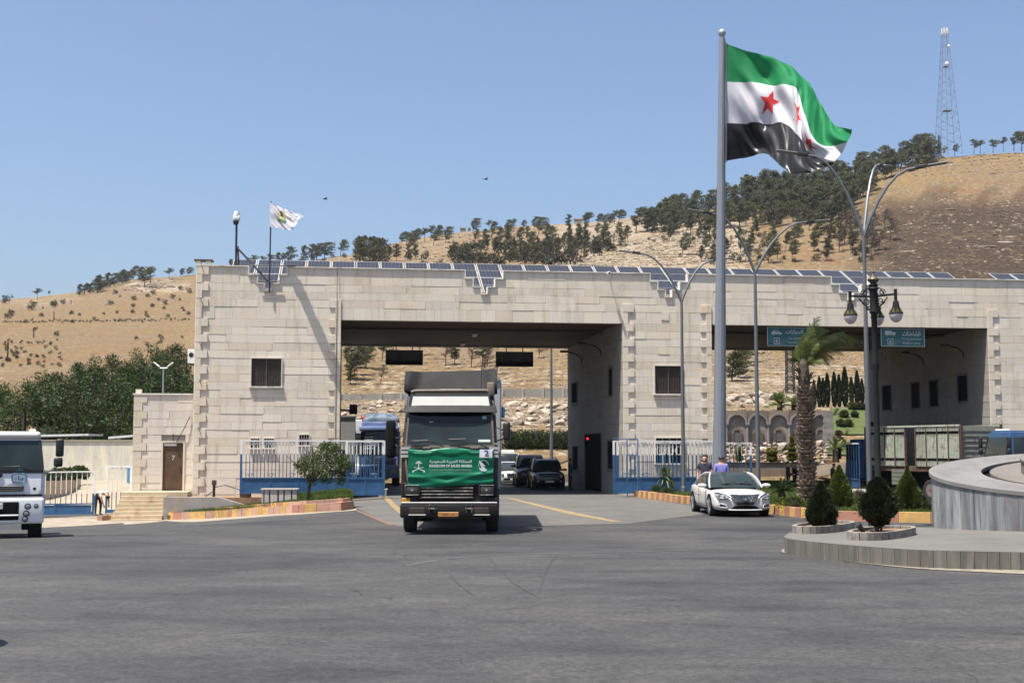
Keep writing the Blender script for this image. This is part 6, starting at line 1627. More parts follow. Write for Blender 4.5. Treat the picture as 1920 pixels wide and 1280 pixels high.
# cascade of rocks below the arcade
r = random.Random(6); xs_ = []
n_ = 0
for row in range(7):
    for k in range(26):
        x = 1358 + k*7.6 + r.uniform(-3,3); y = 834 + row*6 + r.uniform(-2,2); D = AD_ - .6 - row*.42; p = P(x, y, D); s = r.uniform(4.5,8.5)*D/FP*.62
        o = inst('boulder', r.choice(RK), None, p, (r.uniform(-.5,.5), r.uniform(-.5,.5), r.uniform(0,6)), (s, s, s*r.uniform(.8,1.2))); tag(o, 'brown and white rock in the cascade below the arcade wall', 'rock', 'rock cascade below the arcade')
        n_ += 1
for (x, y, w, lab) in [(1468,838,22,'large dark brown boulder in the cascade left of the palm'),(1537,832,18,'brown boulder in the cascade right of the palm'),(1432,845,20,'broad pale boulder in the middle of the cascade')]:
    p = P(x, y, 88.6); s = w*88/FP*.55; o = inst('boulder', RK[2], None, p, (.2,.1,x), (s,s,s)); tag(o, lab, 'boulder')
MB2 = MB(); MB2.box(P(1355,850,90.5).x, 90.5, -.5, P(1560,850,90.5).x, 93.3, P(1400,862,90.5).z); o = thing('cascade_bank', 'earth bank carrying the rock cascade', 'bank', (0,0,0)); MB2.build('earth', M_soil, o)
gw = thing('garden_wall', 'low stone garden wall with a rail in front of the rock cascade', 'wall', (0,0,0)); D = 87.0
zb3, zt3 = -.4, P(1450,868,D).z
xx = P(1355,845,D).x
while xx < P(1535,845,D).x:
    e = xx + rng.uniform(.4,.9); MB().box(xx+.008, D, zb3, e-.008, D+.35, zt3-.42+rng.uniform(-.01,.01)).build('stone', M_rubw, gw); MB().box(xx+.008, D+.02, zt3-.41, e-.008, D+.33, zt3).build('stone', M_arcp, gw); xx = e
MB().box(P(1355,845,D).x, D-.05, zt3+.004, P(1535,845,D).x, D+.4, zt3+.06).build('rail', M_dsteel, gw)
q = [(1535,872),(1596,862),(1620,858)]
kerb('long pale sandstone kerb along the garden road behind the palm', None, .42, 1.4, [M('garden_kerb_stone', (.24,.19,.14), .9, var=.2, vs=1, rnd=.15)], .5, world=[P(1528,884,86.5).xyz*1, P(1570,880,85.0)*1, P(1640,874,83.0)*1])
# lawns
M_lawn = M('lawn', (.050,.068,.010), .9, var=.2, vs=.8, world=True, bump=.6, bs=8)
def lawn(px):
    (x0,y0),(x1,y1) = px; mb = MB()
    def fn(u, v):
        p = hill(x0+(x1-x0)*u, y1+(y0-y1)*v); p.z += .12; return p
    mb.grid(fn, 14, 10); return struct('lawn', mb, M_lawn, 'all')
lawn([(1556,772),(1665,800)]); lawn([(1556,803),(1665,833)]); lawn([(1548,836),(1665,868)])
for i, (x, y, w, h) in enumerate([(1580,778,9,12),(1595,772,8,14),(1608,768,9,12),(1574,802,9,12),(1588,800,8,12),(1570,812,7,9),(1615,765,8,12),(1576,848,8,12),(1569,838,7,10),(1600,792,7,10)]):
    p = hill(x, y+6); s = p.y/FP; bushy('garden_shrub', 'rounded garden shrub on the green lawn terraces behind the truck gateway', p - Vector((0,.5,0)), [(w*.6*s,0),(w*s,h*.35*s),(w*.7*s,h*.8*s),(w*.2*s,h*s)], 380, .2, [M_bush, M_top, M_dead][i%3], 'shrub', 120+i, rough=.3, group='shrubs on the lawn terraces')
# cypresses, mast, garden palms, topiary
cyv = []
for sd in (1,2):
    r = random.Random(sd+200); mb = MB()
    for i in range(3000):
        t = r.random()**.9; R_ = .42*math.sin(PI*min(.97,(.10+.90*t)))**.6*(1+.25*noise.noise(Vector((t*9,r.random()*2,sd)))); a = r.uniform(0,2*PI); k = 1-.4*r.random()**2
        leaf(mb, Vector((math.cos(a)*R_*k, math.sin(a)*R_*k, .15+4.4*t)), (Vector((math.cos(a)*.3, math.sin(a)*.3, 1))+rdir(r)*.3).normalized(), .24, r, .3)
    tb = MB(); tb.tube([(0,0,-.3),(0,0,4.0)], [.09,.02], 6); cyv.append((tb.mesh('trunk', M_bark), mb.mesh('crown', M_cyp)))
for i, (x, yt, yb, lab) in enumerate([(1527,714,766,'cypress at the left end of the row, beside the palm trunk'),(1537,706,765,None),(1544,709,765,None),(1552,700,765,None),(1565,699,766,None),(1574,702,764,None),(1585,688,764,'tallest cypress of the row behind the truck gateway'),(1597,709,763,None),(1608,697,763,None),(1617,711,762,'short cypress at the right end of the row')]):
    p = hill(x, yb); h = (yb-yt)*p.y/FP; tr_, cr_ = cyv[i%2]; o = thing('cypress', lab or 'slim dark cypress in the middle of the row behind the truck gateway', 'cypress', p, i, None if lab else 'middle cypresses of the row'); o.scale = (h/4.6*.95, h/4.6*.95, h/4.6); inst('trunk', tr_, o); inst('crown', cr_, o)
def lattice(name, label, p, h, w0, w1, nseg, mat, th=.05, cat='mast'):
    o = thing(name, label, cat, p); mb = MB(); cs = [(-1,-1),(1,-1),(1,1),(-1,1)]
    def c(i, t): w = (w0+(w1-w0)*t)/2; return Vector((cs[i%4][0]*w, cs[i%4][1]*w, h*t))
    for i in range(4): mb.tube([c(i,0)-Vector((0,0,1)), c(i,1)], th, 4)
    mb.build('leg_frame', mat, o); mb = MB()
    for k in range(nseg):
        t0, t1 = k/nseg, (k+1)/nseg
        for i in range(4):
            mb.tube([c(i,t0), c(i+1,t1)], th*.6, 3, cap=False); mb.tube([c(i,t1), c(i+1,t1)], th*.6, 3, cap=False)
            if k % 2: mb.tube([c(i+1,t0), c(i,t1)], th*.6, 3, cap=False)
    mb.build('bracing', mat, o); return o
p = hill(1482, 739); s = p.y/FP; lattice('lattice_mast', 'dark lattice mast standing above the arcade left of the palm', p, 130*s, 15*s, 11*s, 16, M_dsteel, .06)
p = hill(1778, 290); s = p.y/FP; H = 246*s
tw = lattice('lattice_tower', 'tall grey lattice telecom tower on the hilltop at the right', p, H, 41*s, 8*s, 16, M('tower_steel', (.10,.105,.12), .7, .1), .055, 'tower')
mb = MB(); mb.tube([(0,0,0),(0,0,H)], .13, 5); mb.build('ladder', M_steel, tw)
mb = MB()
for a in range(6): 
    ca, sa = math.cos(a*PI/3), math.sin(a*PI/3); mb.box(ca*1.0-.16,sa*1.0-.16,H-1.6,ca*1.0+.16,sa*1.0+.16,H+.4)
mb.build('antenna', M_white, tw)
mb = MB()
for t in (.35,.70): w = (41+(8-41)*t)*s/2*.5; mb.box(-w,-w,H*t,w,w,H*t+.10)
mb.build('platform', M_dsteel, tw)
mb = MB(); mb.lathe([(.001,-.3),(.6,-.1),(.7,0)], 10, (0,-1.4,H*.70+.8), axis='Y'); mb.lathe([(.001,-.2),(.4,-.05),(.5,0)], 10, (.9,-1.2,H*.86), axis='Y'); mb.build('dish', M_white, tw)
o = lattice('lattice_mast', 'short thin lattice mast at the left foot of the telecom tower', hill(1762, 292), 40*s, 4*s, 3*s, 9, M_dsteel, .07)
def fan_palm(px, py, D, sz, label, seed, n=36, zlift=0):
    p = P(px, py, D); r = random.Random(seed); o = thing('garden_palm', label, 'palm', p); mb = MB(); mb.tube([(0,0,-.6),(0,0,.3)], [.25,.2], 8); mb.build('trunk', M_ptr, o)
    for i in range(n):
        a = r.uniform(0,2*PI); e = r.uniform(.05,1.35); mb = MB(); frond(mb, Vector((0,0,.25)), Vector((math.cos(a)*math.cos(e), math.sin(a)*math.cos(e), math.sin(e))), sz*r.uniform(.75,1.1), .25*math.cos(e), 14, sz*.28, .07, r); mb.build('frond', M_palm, o)
fan_palm(1462, 766, 94.5, 1.15, 'low green fan palm above the arcade wall left of the big palm', 5)
fan_palm(1489, 766, 95, .8, 'smaller palm tuft above the arcade touching the big palm trunk', 6, 20)
fan_palm(1567, 850, 86.5, .95, 'small green palm at the right end of the arcade wall', 7, 26)
M_golden = leafmat('golden_topiary', (.07,.08,.008), (.20,.19,.02))
def ball_topiary(name, label, px, parts, D, seed):
    o = thing(name, label, 'topiary', (P(px,845,D).x, D, 0)); r = random.Random(seed)
    for (yc, rx, ry) in parts:
        c = P(px, yc, D); k = D/FP; mb = MB(); c = Vector((0,0,c.z))
        for i in range(900):
            u = rdir(r); q = c + Vector((u.x*rx*k, u.y*rx*k, u.z*ry*k))*(1-.12*r.random()); leaf(mb, q, (u+rdir(r)*.8).normalized(), .12, r, .4)
        mb.build('clipped_ball', M_golden, o); core = MB(); core.lathe([(max(.001, rx*k*.86*math.sin(PI*j/8)), -ry*k*.86*math.cos(PI*j/8)) for j in range(9)], 12, c); core.build('inner_twigs', M_bark2, o)
    zt_ = P(px, parts[0][0], D).z; MB().tube([(0,0,-.3),(0,0,zt_)], .05, 6).build('stem', M_bark2, o)
ball_topiary('ball_topiary', 'golden green topiary of two stacked balls left of the palm', 1447, [(846,11.5,8),(858,10.5,8)], 88.3, 3)
ball_topiary('tiered_topiary', 'golden topiary cut in flat tiers right beside the palm trunk', 1485, [(821,4,3.5),(827,3.5,2.5),(833,6,3),(841,10.5,4),(849,11.5,4),(858,10.5,5.5)], 88.3, 4)
ball_topiary('ball_topiary', 'golden topiary ball behind the right end of the middle gate bars', 1386, [(846,8,8),(858,7,6)], 88.3, 5)
# birds
for (x, y, s, lab) in ((911,336,.5,'small dark bird gliding high in the middle of the sky'),(610,373,.45,'tiny dark bird low in the sky right of the white flag')):
    p = P(x, y, 110); o = thing('bird', lab, 'bird', p, .6); mb = MB(); mb.lathe([(.001,-.22),(.05,-.14),(.07,0),(.04,.15),(.001,.25)], 8, axis='X'); mb.build('body', M_black, o)
    for q in (-1,1): mb = MB(); mb.add([(-.06,q*.04,.0),(.08,q*.04,.0),(.02,q*.28,.10),(-.10,q*.30,.10),(-.14,q*.55,.05),(-.02,q*.03,.02)], [(0,1,2,3),(3,2,4),(0,3,5)]); mb.build('wing', M_black, o)
# ---------------------------------------------------------------- vehicles
M_rimm = M('wheel_rim', (.28,.27,.25), .45, .5, var=.2, dirt=(.14,.10,.07), dirts=5)
M_hub = M('rusty_hub', (.20,.06,.035), .7, var=.3)
M_chrome = M('chrome', (.55,.56,.58), .18, .9, var=.05)
M_lens = M('headlamp_lens', (.22,.23,.24), .08, var=.15, spec=.9)
M_amber = M('amber_lens', (.40,.20,.03), .25, var=.15)
M_dust_k = M('dusty_black_paint', (.007,.0065,.0065), .6, var=.3, vs=2.5, dirt=(.02,.017,.015), dirts=1.8, spec=.3)
M_cab = M('charcoal_cab_paint', (.016,.015,.015), .5, 0, var=.2, vs=1.5, dirt=(.032,.028,.025), dirts=1.6, spec=.35)
M_plate = M('number_plate_white', (.55,.55,.53), .5, var=.1); M_plateo = M('number_plate_orange', (.38,.17,.05), .6, var=.2, vs=8)
M_tan = M('dusty_tan_fairing', (.15,.115,.085), .7, var=.25, vs=4)
M_stripe = M('pale_stripe', (.38,.37,.36), .5, var=.1)
M_wsh = M('windscreen', (.020,.028,.028), .06, var=.4, vs=1.0, spec=.35)
M_canvas = M('pale_trailer_canvas', (.36,.37,.38), .7, var=.1, vs=1.2, dirt=(.25,.23,.21), dirts=2)
def wheel(par, x, y, r, w, side, n=20, rimr=.58, hub=False, spokes=0, name='wheel'):
    """side: +1 wheel faces +x"""
    mb = MB(); mb.lathe([(r*rimr,-w/2),(r*.93,-w/2),(r,-w/2+.03),(r,w/2-.03),(r*.93,w/2),(r*rimr,w/2)], n, (x,y,r), axis='X', cap=False); t = mb.build('wheel', M_rubber, par, True)
    s = side; mb = MB(); mb.lathe([(r*rimr,w/2*.98*s),(r*rimr*.92,w/2*.80*s),(r*rimr*.55,w/2*.66*s),(r*.2,w/2*.85*s),(.001,w/2*.88*s)] if s > 0 else [(.001,-w/2*.88),(r*.2,-w/2*.85),(r*rimr*.55,-w/2*.66),(r*rimr*.92,-w/2*.80),(r*rimr,-w/2*.98)], n, (x,y,r), axis='X'); rm = mb.build('rim', M_rimm, t, True)
    if hub: MB().lathe([(r*.20,w/2*.86*s),(r*.16,w/2*1.02*s),(.001,w/2*1.04*s)] if s > 0 else [(.001,-w/2*1.04),(r*.16,-w/2*1.02),(r*.20,-w/2*.86)], 10, (x,y,r), axis='X').build('hub', M_hub, t, True)
    if spokes:
        mb = MB()
        for k in range(spokes):
            a = 2*PI*k/spokes
            for da in (-.14,.14):
                mb.tube([(x+s*w*.46, y+r*.12*math.cos(a), r+r*.12*math.sin(a)), (x+s*w*.49, y+r*rimr*.95*math.cos(a+da), r+r*rimr*.95*math.sin(a+da))], .022, 4)
        mb.build('spokes', M_chrome, t)
    return t
def wiper(par, x0, z0, x1, z1, y, name='wiper'):
    mb = MB(); mb.tube([(x0,y-.03,z0),(x0+(x1-x0)*.35,y-.06,z0+.12),(x1,y-.03,z1)], .014, 5); mb.tube([(x1-.45*(1 if x1 < x0 else -1)*-1, y-.02, z1+.02),(x1,y-.03,z1)], .012, 4); mb.build(name, M_black, par)
def slats(par, x0, x1, z0, z1, n, y, mat, th=.03, dep=.05, name='grille_slat'):
    for k in range(n):
        z = z0+(z1-z0)*(k+.5)/n; MB().bbox(x0,y-dep,z-th/2,x1,y,z+th/2,.008,1).build(name, mat, par)

# --- the dark lorry in front
X0 = P(843,845,33.3).x
T = thing('lorry', 'dusty charcoal lorry with a green banner across its front, driving out of the gate', 'lorry', (X0, 33.3, 0), R(.6)); T.scale = (1.03, 1, 1.01)
# local: front faces -y, z up
MB().box(-.95,.15,.45,.95,8.6,1.05).build('chassis', M_blackm, T)
cabm = MB()
cabm.bbox(-1.22,.06,.78,1.22,2.25,2.30,.06,2)
p = [(-1.21,.08,2.26),(1.21,.08,2.26),(1.21,2.25,2.26),(-1.21,2.25,2.26),(-1.10,.50,3.64),(1.10,.50,3.64),(1.12,2.25,3.64),(-1.12,2.25,3.64)]
bm = bmesh.new(); vs = [bm.verts.new(v) for v in p]
for f in [(0,3,2,1),(4,5,6,7),(0,1,5,4),(1,2,6,5),(2,3,7,6),(3,0,4,7)]: bm.faces.new([vs[i] for i in f])
bmesh.ops.bevel(bm, geom=bm.edges[:], offset=.09, segments=3, affect='EDGES'); cabm.bm(bm)
cab = cabm.build('cab', M_cab, T, True)
def fy(z): return .08 + (z-2.26)*(.42/1.38)          # front plane of the upper cab
def front_plate(mb, x0, z0, x1, z1, off, th=.03, x0t=None, x1t=None):
    x0t = x0 if x0t is None else x0t; x1t = x1 if x1t is None else x1t
    mb.hexa([(x0,fy(z0)-off,z0),(x1,fy(z0)-off,z0),(x1,fy(z0)-off+th,z0),(x0,fy(z0)-off+th,z0),(x0t,fy(z1)-off,z1),(x1t,fy(z1)-off,z1),(x1t,fy(z1)-off+th,z1),(x0t,fy(z1)-off+th,z1)])
mb = MB(); front_plate(mb, -1.08, 2.28, 1.08, 3.12, .012, .03, -1.03, 1.03); ws = mb.build('windscreen', M_wsh, T)
mb = MB(); front_plate(mb, -1.13, 2.20, 1.13, 2.278, .02, .05); front_plate(mb, -1.13, 2.279, -1.081, 3.12, .018, .05, -1.08, -1.032); front_plate(mb, 1.081, 2.279, 1.13, 3.12, .018, .05, 1.032, 1.08); mb.build('windscreen_frame', M('tan_rubber_seal', (.085,.066,.052), .8, var=.3), ws)
mb = MB(); front_plate(mb, -1.05, 2.84, 1.05, 3.115, .0135, .001, -1.03, 1.03); mb.build('tinted_strip', M('tinted_glass', (.004,.005,.008), .08, spec=.35), ws)
mb = MB(); front_plate(mb, .72, 2.36, 1.02, 2.42, .016, .003); mb.build('papers', M('pale_green_paper', (.42,.50,.42), .7), ws)
mb = MB(); front_plate(mb, .82, 2.95, .92, 3.03, .016, .003); front_plate(mb, -.52, 2.86, -.44, 2.89, .016, .003); mb.build('sticker', M('sticker_teal', (.18,.36,.33), .6), ws)
mb = MB(); mb.bbox(-1.06,.9,2.45,-.55,1.3,2.95,.1); mb.bbox(.45,.9,2.45,.95,1.3,2.95,.1); mb.build('seat', M_black, T)
mb = MB(); n = 24                                     # sun visor, bowed
for (z0, z1, a, b) in ((3.13,3.31,.16,.06),):
    vs = []
    for k in range(n+1):
        x = -1.2+2.4*k/n; c = 1-(abs(x)/1.2)**4
        vs += [(x, fy(z0)-.05-a*c, z0), (x*.97, fy(z1)-.02-b*c*.3, z1), (x, fy(z0)-.03-a*c, z0-.015)]
    fs_ = []
    for k in range(n): fs_ += [(3*k,3*k+3,3*k+4,3*k+1),(3*k+2,3*k+5,3*k+3,3*k)]
    fs_ += [(3*k+1,3*k+4,3*k+5,3*k+2) for k in range(n)]
    mb.add(vs, fs_)
mb.build('sun_visor', M('grey_visor', (.022,.021,.022), .65, 0, var=.2, vs=3, dirt=(.035,.031,.028), dirts=2.5, spec=.2), T, True)
mb = MB(); front_plate(mb, -1.0, 3.30, 1.0, 3.56, .035, .05, -.96, .96); hb = mb.build('header_board', M('pale_header_panel', (.46,.46,.42), .5, var=.05, vs=1.5), T)
mb = MB(); front_plate(mb, -1.03, 3.561, 1.03, 3.60, .045, .06, -1.0, 1.0); front_plate(mb, -1.04, 3.30, -1.001, 3.56, .045, .06, -1.0, -.962); front_plate(mb, 1.001, 3.30, 1.04, 3.56, .045, .06, .962, 1.0); mb.build('board_frame', M_cab, hb)
mb = MB(); mb.tube([(-1.0,.55,3.66),(-.9,.52,3.69),(.9,.52,3.70),(1.02,.56,3.66)], .045, 7); mb.bbox(.93,.5,3.55,1.13,.8,3.92,.04); mb.build('roof_rail', M_tan, T, True)
# roof deflector: hollow scoop with two side horns
mb = MB()
def defl(u, v):
    x = -1.2+2.4*u; ax = abs(x)/1.2; horn = sstep((ax-.62)/.30)
    zt_ = 4.27+.03*(x/1.2); z = 3.74+(zt_-3.74)*v + (.07*horn*(1-v)*-1 if x < 0 else -.03*horn*(1-v))
    y = .72+.75*v**1.15 - .42*horn*(.25+.75*math.sin(min(1,v*1.0)*PI*.62))
    return (x, y, z)
mb.grid(defl, 40, 14); n0 = 40
mb.grid(lambda u, v: (-1.2+2.4*u, 1.47+.75*v, 4.27+.03*(-1+2*u)-.62*v*v), 20, 4)
for sx in (0, 1): mb.grid(lambda u, v, sx=sx: ((-1.2 if sx == 0 else 1.2), defl(sx, v)[1]*(1-u)+2.2*u, defl(sx, v)[2]), 4, 8)
mb.build('roof_deflector', M('faded_black_deflector', (.015,.0145,.0145), .75, var=.3, vs=1.2, dirt=(.024,.0225,.021), dirts=2, spec=.2), T, True)
mb = MB(); mb.bbox(-.3,.70,3.70,.3,.8,3.76,.02,1); mb.build('deflector_hinge', M_black, T)
mb = MB(); mb.tube([(.78,.55,3.72),(.80,.62,4.4)], .008, 4); mb.build('aerial', M_black, T)
# lower front
mb = MB(); mb.bbox(-1.20,.02,.80,1.20,.10,1.32,.03); mb.build('lower_front_panel', M_dust_k, T)
M_slat = M('worn_slat', (.045,.043,.042), .4, .3, var=.4, vs=6, dirt=(.20,.18,.16), dirts=6)
slats(T, -.76, .60, .90, 1.30, 5, .012, M_slat, .038, .05)
MB().box(-.80,.004,.86,.64,.02,1.33).build('grille_recess', M_blackm, T)
slats(T, -1.02, 1.02, 1.36, 1.98, 6, .05, M_slat, .035, .06, 'upper_grille_slat')
for sx in (-1, 1):
    xh = sx*.93
    mb = MB(); mb.bbox(xh-.21,-.05,.98,xh+.21,.03,1.28,.05); mb.build('headlight_bezel', M_dust_k, T)
    hl = MB().bbox(xh-.165,-.075,1.02,xh+.165,-.03,1.24,.045,3).build('headlight', M('dusty_headlamp', (.05,.047,.042), .15, .1, var=.2, spec=.8), T, True)
    mb = MB()
    for (a,b,c,d) in ((-.185,-.155,1.0,1.26),(.155,.185,1.0,1.26)): mb.bbox(xh+a,-.085,c,xh+b,-.04,d,.01,1)
    mb.bbox(xh-.185,-.085,1.24,xh+.185,-.04,1.265,.01,1); mb.bbox(xh-.185,-.085,.995,xh+.185,-.04,1.02,.01,1); mb.build('headlight_rim', M_slat, hl)
    MB().lathe([(.001,-.012),(.03,-.01),(.035,0)], 10, (xh,-.076,1.13), axis='Y').build('bulb_cap', M_chrome, hl)
    MB().bbox(sx*1.20-(.22 if sx > 0 else 0),-.055,.82,sx*1.20+(.22 if sx < 0 else 0),.0,.93,.015,1).build('indicator', M_amber if sx < 0 else M_dust_k, T)
    mb = MB(); mb.hexa([(sx*1.02,.04,1.36),(sx*1.22,.12,1.36),(sx*1.22,.2,1.36),(sx*1.02,.12,1.36),(sx*1.08,.035,1.92),(sx*1.235,.11,1.92),(sx*1.235,.2,1.92),(sx*1.08,.12,1.92)] if sx > 0 else [(sx*1.22,.12,1.36),(sx*1.02,.04,1.36),(sx*1.02,.12,1.36),(sx*1.22,.2,1.36),(sx*1.235,.11,1.92),(sx*1.08,.035,1.92),(sx*1.08,.12,1.92),(sx*1.235,.2,1.92)]); mb.build('corner_fairing', M_tan, T)
    for k in range(3): MB().box(min(sx*1.0,sx*1.232),.035,1.96+k*.1,max(sx*1.0,sx*1.232),.1,2.03+k*.1).build('white_stripe', M_stripe, T)
bp = MB(); bp.bbox(-1.23,-.12,.43,1.23,.25,.79,.05,2); bo = bp.build('bumper', M_dust_k, T, True)
for sx in (-1, 1): MB().bbox(sx*.80-.20,-.135,.52,sx*.80+.20,-.09,.70,.03).build('fog_recess', M('fog_lamp_dark', (.045,.03,.022), .3, var=.3), bo); MB().bbox(sx*.80-.22,-.14,.495,sx*.80+.22,-.11,.518,.01,1).build('recess_lip', M_stripe, bo)
for sx in (-.42, .50):
    mb = MB()
    for q in (-.07,.07): mb.bbox(sx+q-.015,-.17,.55,sx+q+.015,-.10,.78,.01,1)
    mb.tube([(sx-.10,-.14,.66),(sx+.10,-.14,.66)], .03, 6); mb.build('towing_eye', M_slat, bo)
mb = MB(); mb.bbox(-.28,-.16,.46,.24,-.125,.58,.01,1); pl = mb.build('number_plate', M_plateo, T)
letter('٤٧٣٨١٥', M_ink, pl, -.02, -.163, .52, .30, .05, name='plate_number')
mb = MB(); mb.bbox(-1.2,-.10,.795,1.2,.06,.83,.01,1); mb.build('bumper_top', M_stripe, bo)
# wheels, mudguards, trailer
for sx in (-1, 1):
    wheel(T, sx*1.06, 1.35, .52, .32, sx, hub=True); wheel(T, sx*1.0, 6.6, .52, .5, sx); wheel(T, sx*1.0, 7.8, .52, .5, sx)
    mb = MB(); mb.bbox(sx*1.06-.19,.62,.62,sx*1.06+.19,.78,1.0,.02,1); mb.build('mudguard', M_black, T)
tm = MB(); tm.box(-1.27,2.55,1.15,1.27,9.2,4.08); tb_ = tm.build('load_body', M_canvas, T)
mb = MB()
for k in range(12):
    y = 2.57+k*.6; mb.box(1.271,y,1.2,1.31,y+.07,4.06); mb.box(-1.31,y,1.2,-1.271,y+.07,4.06)
mb.build('body_rib', M_steel, tb_)
mb = MB(); mb.box(-1.29,2.5,4.081,1.29,9.22,4.14); mb.box(-1.29,2.5,1.09,1.29,9.22,1.149); mb.build('body_frame', M_steel, tb_)
mb = MB(); mb.bbox(1.272,2.6,3.05,1.40,2.9,3.35,.02,1); mb.build('blue_box', M_blue, T)
# mirrors
for sx, z0, z1, xm, wd_ in ((-1,1.95,2.92,-1.50,.25),(1,2.40,2.88,1.44,.19)):
    mi = MB().bbox(xm-wd_/2,.18,z0,xm+wd_/2,.34,z1,.07,3).build('mirror', M_blackm if sx < 0 else M_black, T, True)
    zz = (z0+z1)/2
    for tp_ in ([(sx*1.18,.3,zz+.1),(sx*1.32,.2,zz+.02),(xm,.26,zz+.05)], [(sx*1.2,.3,zz-.25),(sx*1.32,.2,zz-.2),(xm,.26,zz-.05)]): MB().tube(tp_, .02, 6).build('mirror_arm', M_dsteel, mi)
wiper(T, -.15, 2.24, -1.0, 2.38, .06); wiper(T, .95, 2.22, -.05, 2.42, .06)
for x in (-.58,.12,.62): MB().bbox(x-.11,-.02,2.13,x+.11,.08,2.22,.015,1).build('wiper_cover', M_black, T)
# banner
M_bann = leafmat('green_banner_cloth', (.004,.135,.065), (.004,.135,.065), .38, .1, 0)
bx0, bx1, bz0, bz1 = -1.04, 1.10, 1.22, 2.19
def ban(u, v):
    x = bx0+(bx1-bx0)*u; top = bz1 - .03*math.sin(u*PI*3)*(1 if v > .9 else 0); z = bz0+.05*u*(1-v)*1.6-.05*(1-v)*(1-u) + (top-bz0)*v
    r1 = .012*math.sin((v*26)) * sstep((.36-v)/.1) + .010*noise.noise(Vector((u*6, v*5, 1)))
    k = abs(u-.46)*2.2; r2 = .03*math.exp(-((v-.10-.42*abs(u-.46))*14)**2)*sstep((.5-v)/.2) + .02*math.exp(-((u-.46)*14)**2-((v-.30)*9)**2)
    r3 = .015*math.exp(-((v-.93+.25*(u*3%1)*(1-(u*3%1)))*16)**2)
    return (x, -.03 - .03*v*0 + (.06 if v > .97 else 0) - r1 - r2 - r3 - .012*math.sin(PI*u), z)
mb = MB(); mb.grid(ban, 90, 60); bn = thing('banner', 'green cloth banner with white Arabic and English lettering tied across the lorry front', 'banner', T.location, R(.6)); bn.scale = T.scale; bc = mb.build('cloth', M_bann, bn, 'all')
M_bw = M('white_print', (.62,.63,.66), .5, var=.04); YB = -.078
def bxx(px): return (px-843)/72.0
def bzz(py): return (1000-py)/72.0*1.0
letter(arabic('المملكة العربية السعودية'), M_bw, bn, bxx(845), YB, bzz(866.5), 76/72, 6.5/72, bold=.012)
letter('KINGDOM OF SAUDI ARABIA', M_bw, bn, bxx(845.5), YB, bzz(874), 77/72, 5/72, bold=.022)
letter(arabic('مركز الملك سلمان للإغاثة والأعمال الإنسانية'), M_stripe, bn, bxx(845.5), YB, bzz(881.5), 77/72, 4.6/72)
letter('KING SALMAN HUMANITARIAN AID & RELIEF CENTRE', M('faint_print', (.20,.33,.27), .5), bn, bxx(845.5), YB, bzz(886.3), 77/72, 1.7/72)
# crossed swords and palm emblem
mb = MB(); cx, cz = bxx(787.5), bzz(879)
for s in (-1,1):
    for q in range(10):
        t0, t1 = q/10, (q+1)/10
        f = lambda t: (cx+s*(-.15+.27*t), cz-.065+.10*math.sin(t*PI*.5+.1)*1.0*t**.5+.0, .012*(1-.6*t))
        a, b = f(t0), f(t1); mb.quad((a[0],YB,a[1]-a[2]),(b[0],YB,b[1]-b[2]),(b[0],YB,b[1]+b[2]),(a[0],YB,a[1]+a[2]))
    disc(mb, cx-s*.14, cz-.08, .02, YB-.001)
mb.quad((cx-.012,YB-.001,cz-.01),(cx+.012,YB-.001,cz-.01),(cx+.010,YB-.001,cz+.14),(cx-.010,YB-.001,cz+.14))
for k in range(9):
    a = R(-15+k*26); ex, ez = cx+.085*math.cos(a), cz+.15+.05*math.sin(a)-.03*abs(math.cos(a)); nx, nz = -math.sin(a)*.016, math.cos(a)*.016
    mb.add([(cx,YB-.002,cz+.14),(cx+(ex-cx)*.5-nx,YB-.002,cz+.14+(ez-cz-.14)*.5-nz+.02),(ex,YB-.002,ez),(cx+(ex-cx)*.5+nx,YB-.002,cz+.14+(ez-cz-.14)*.5+nz+.02)], [(0,1,2,3)])
mb.build('swords_emblem', M_bw, bn)
mb = MB(); cx, cz = bxx(904.5), bzz(872.5); rr = .125
ring = [(cx+rr*math.cos(2*PI*k/28), cz+rr*math.sin(2*PI*k/28)) for k in range(29)]; ri = [(cx+rr*.94*math.cos(2*PI*k/28), cz+rr*.94*math.sin(2*PI*k/28)) for k in range(29)]
for k in range(20): mb.quad((*ri[k][:1],YB,ri[k][1]),(ring[k][0],YB,ring[k][1]),(ring[k+1][0],YB,ring[k+1][1]),(ri[k+1][0],YB,ri[k+1][1]))
for k in range(7):
    z0 = .10-.03*k; a0 = -.115+.012*k; L = .10+.02*(k%3)
    mb.add([(cx+a0,YB-.001,cz+z0-.02),(cx+a0+L,YB-.001,cz+z0-.075),(cx+a0+L*.9,YB-.001,cz+z0-.05),(cx+a0+.01,YB-.001,cz+z0+.012)], [(0,1,2,3)])
mb.add([(cx-.115,YB,cz-.085),(cx-.06,YB,cz-.15),(cx+.03,YB,cz-.165),(cx+.10,YB,cz-.12),(cx+.04,YB,cz-.12),(cx-.02,YB,cz-.08)], [(0,1,2,3,4,5)]); mb.build('globe_emblem', M_bw, bn)
ps = MB(); ps.grid(lambda u, v: (bxx(897)+(23/72)*u+.01*v, -.085-.006*math.sin(u*7+v*3), bzz(859)+(15/72)*v), 8, 6); pp = thing('number_sheet', 'white paper sheet with the number 2 stuck on the banner corner', 'paper sheet', T.location, R(.6)); pp.scale = T.scale; ps.build('sheet', M('white_paper', (.60,.58,.66), .6, var=.05, vs=6), pp)
letter('2', M_ink, pp, bxx(910), -.098, bzz(851.3), None, 11.5/72, bold=.02, name='number')

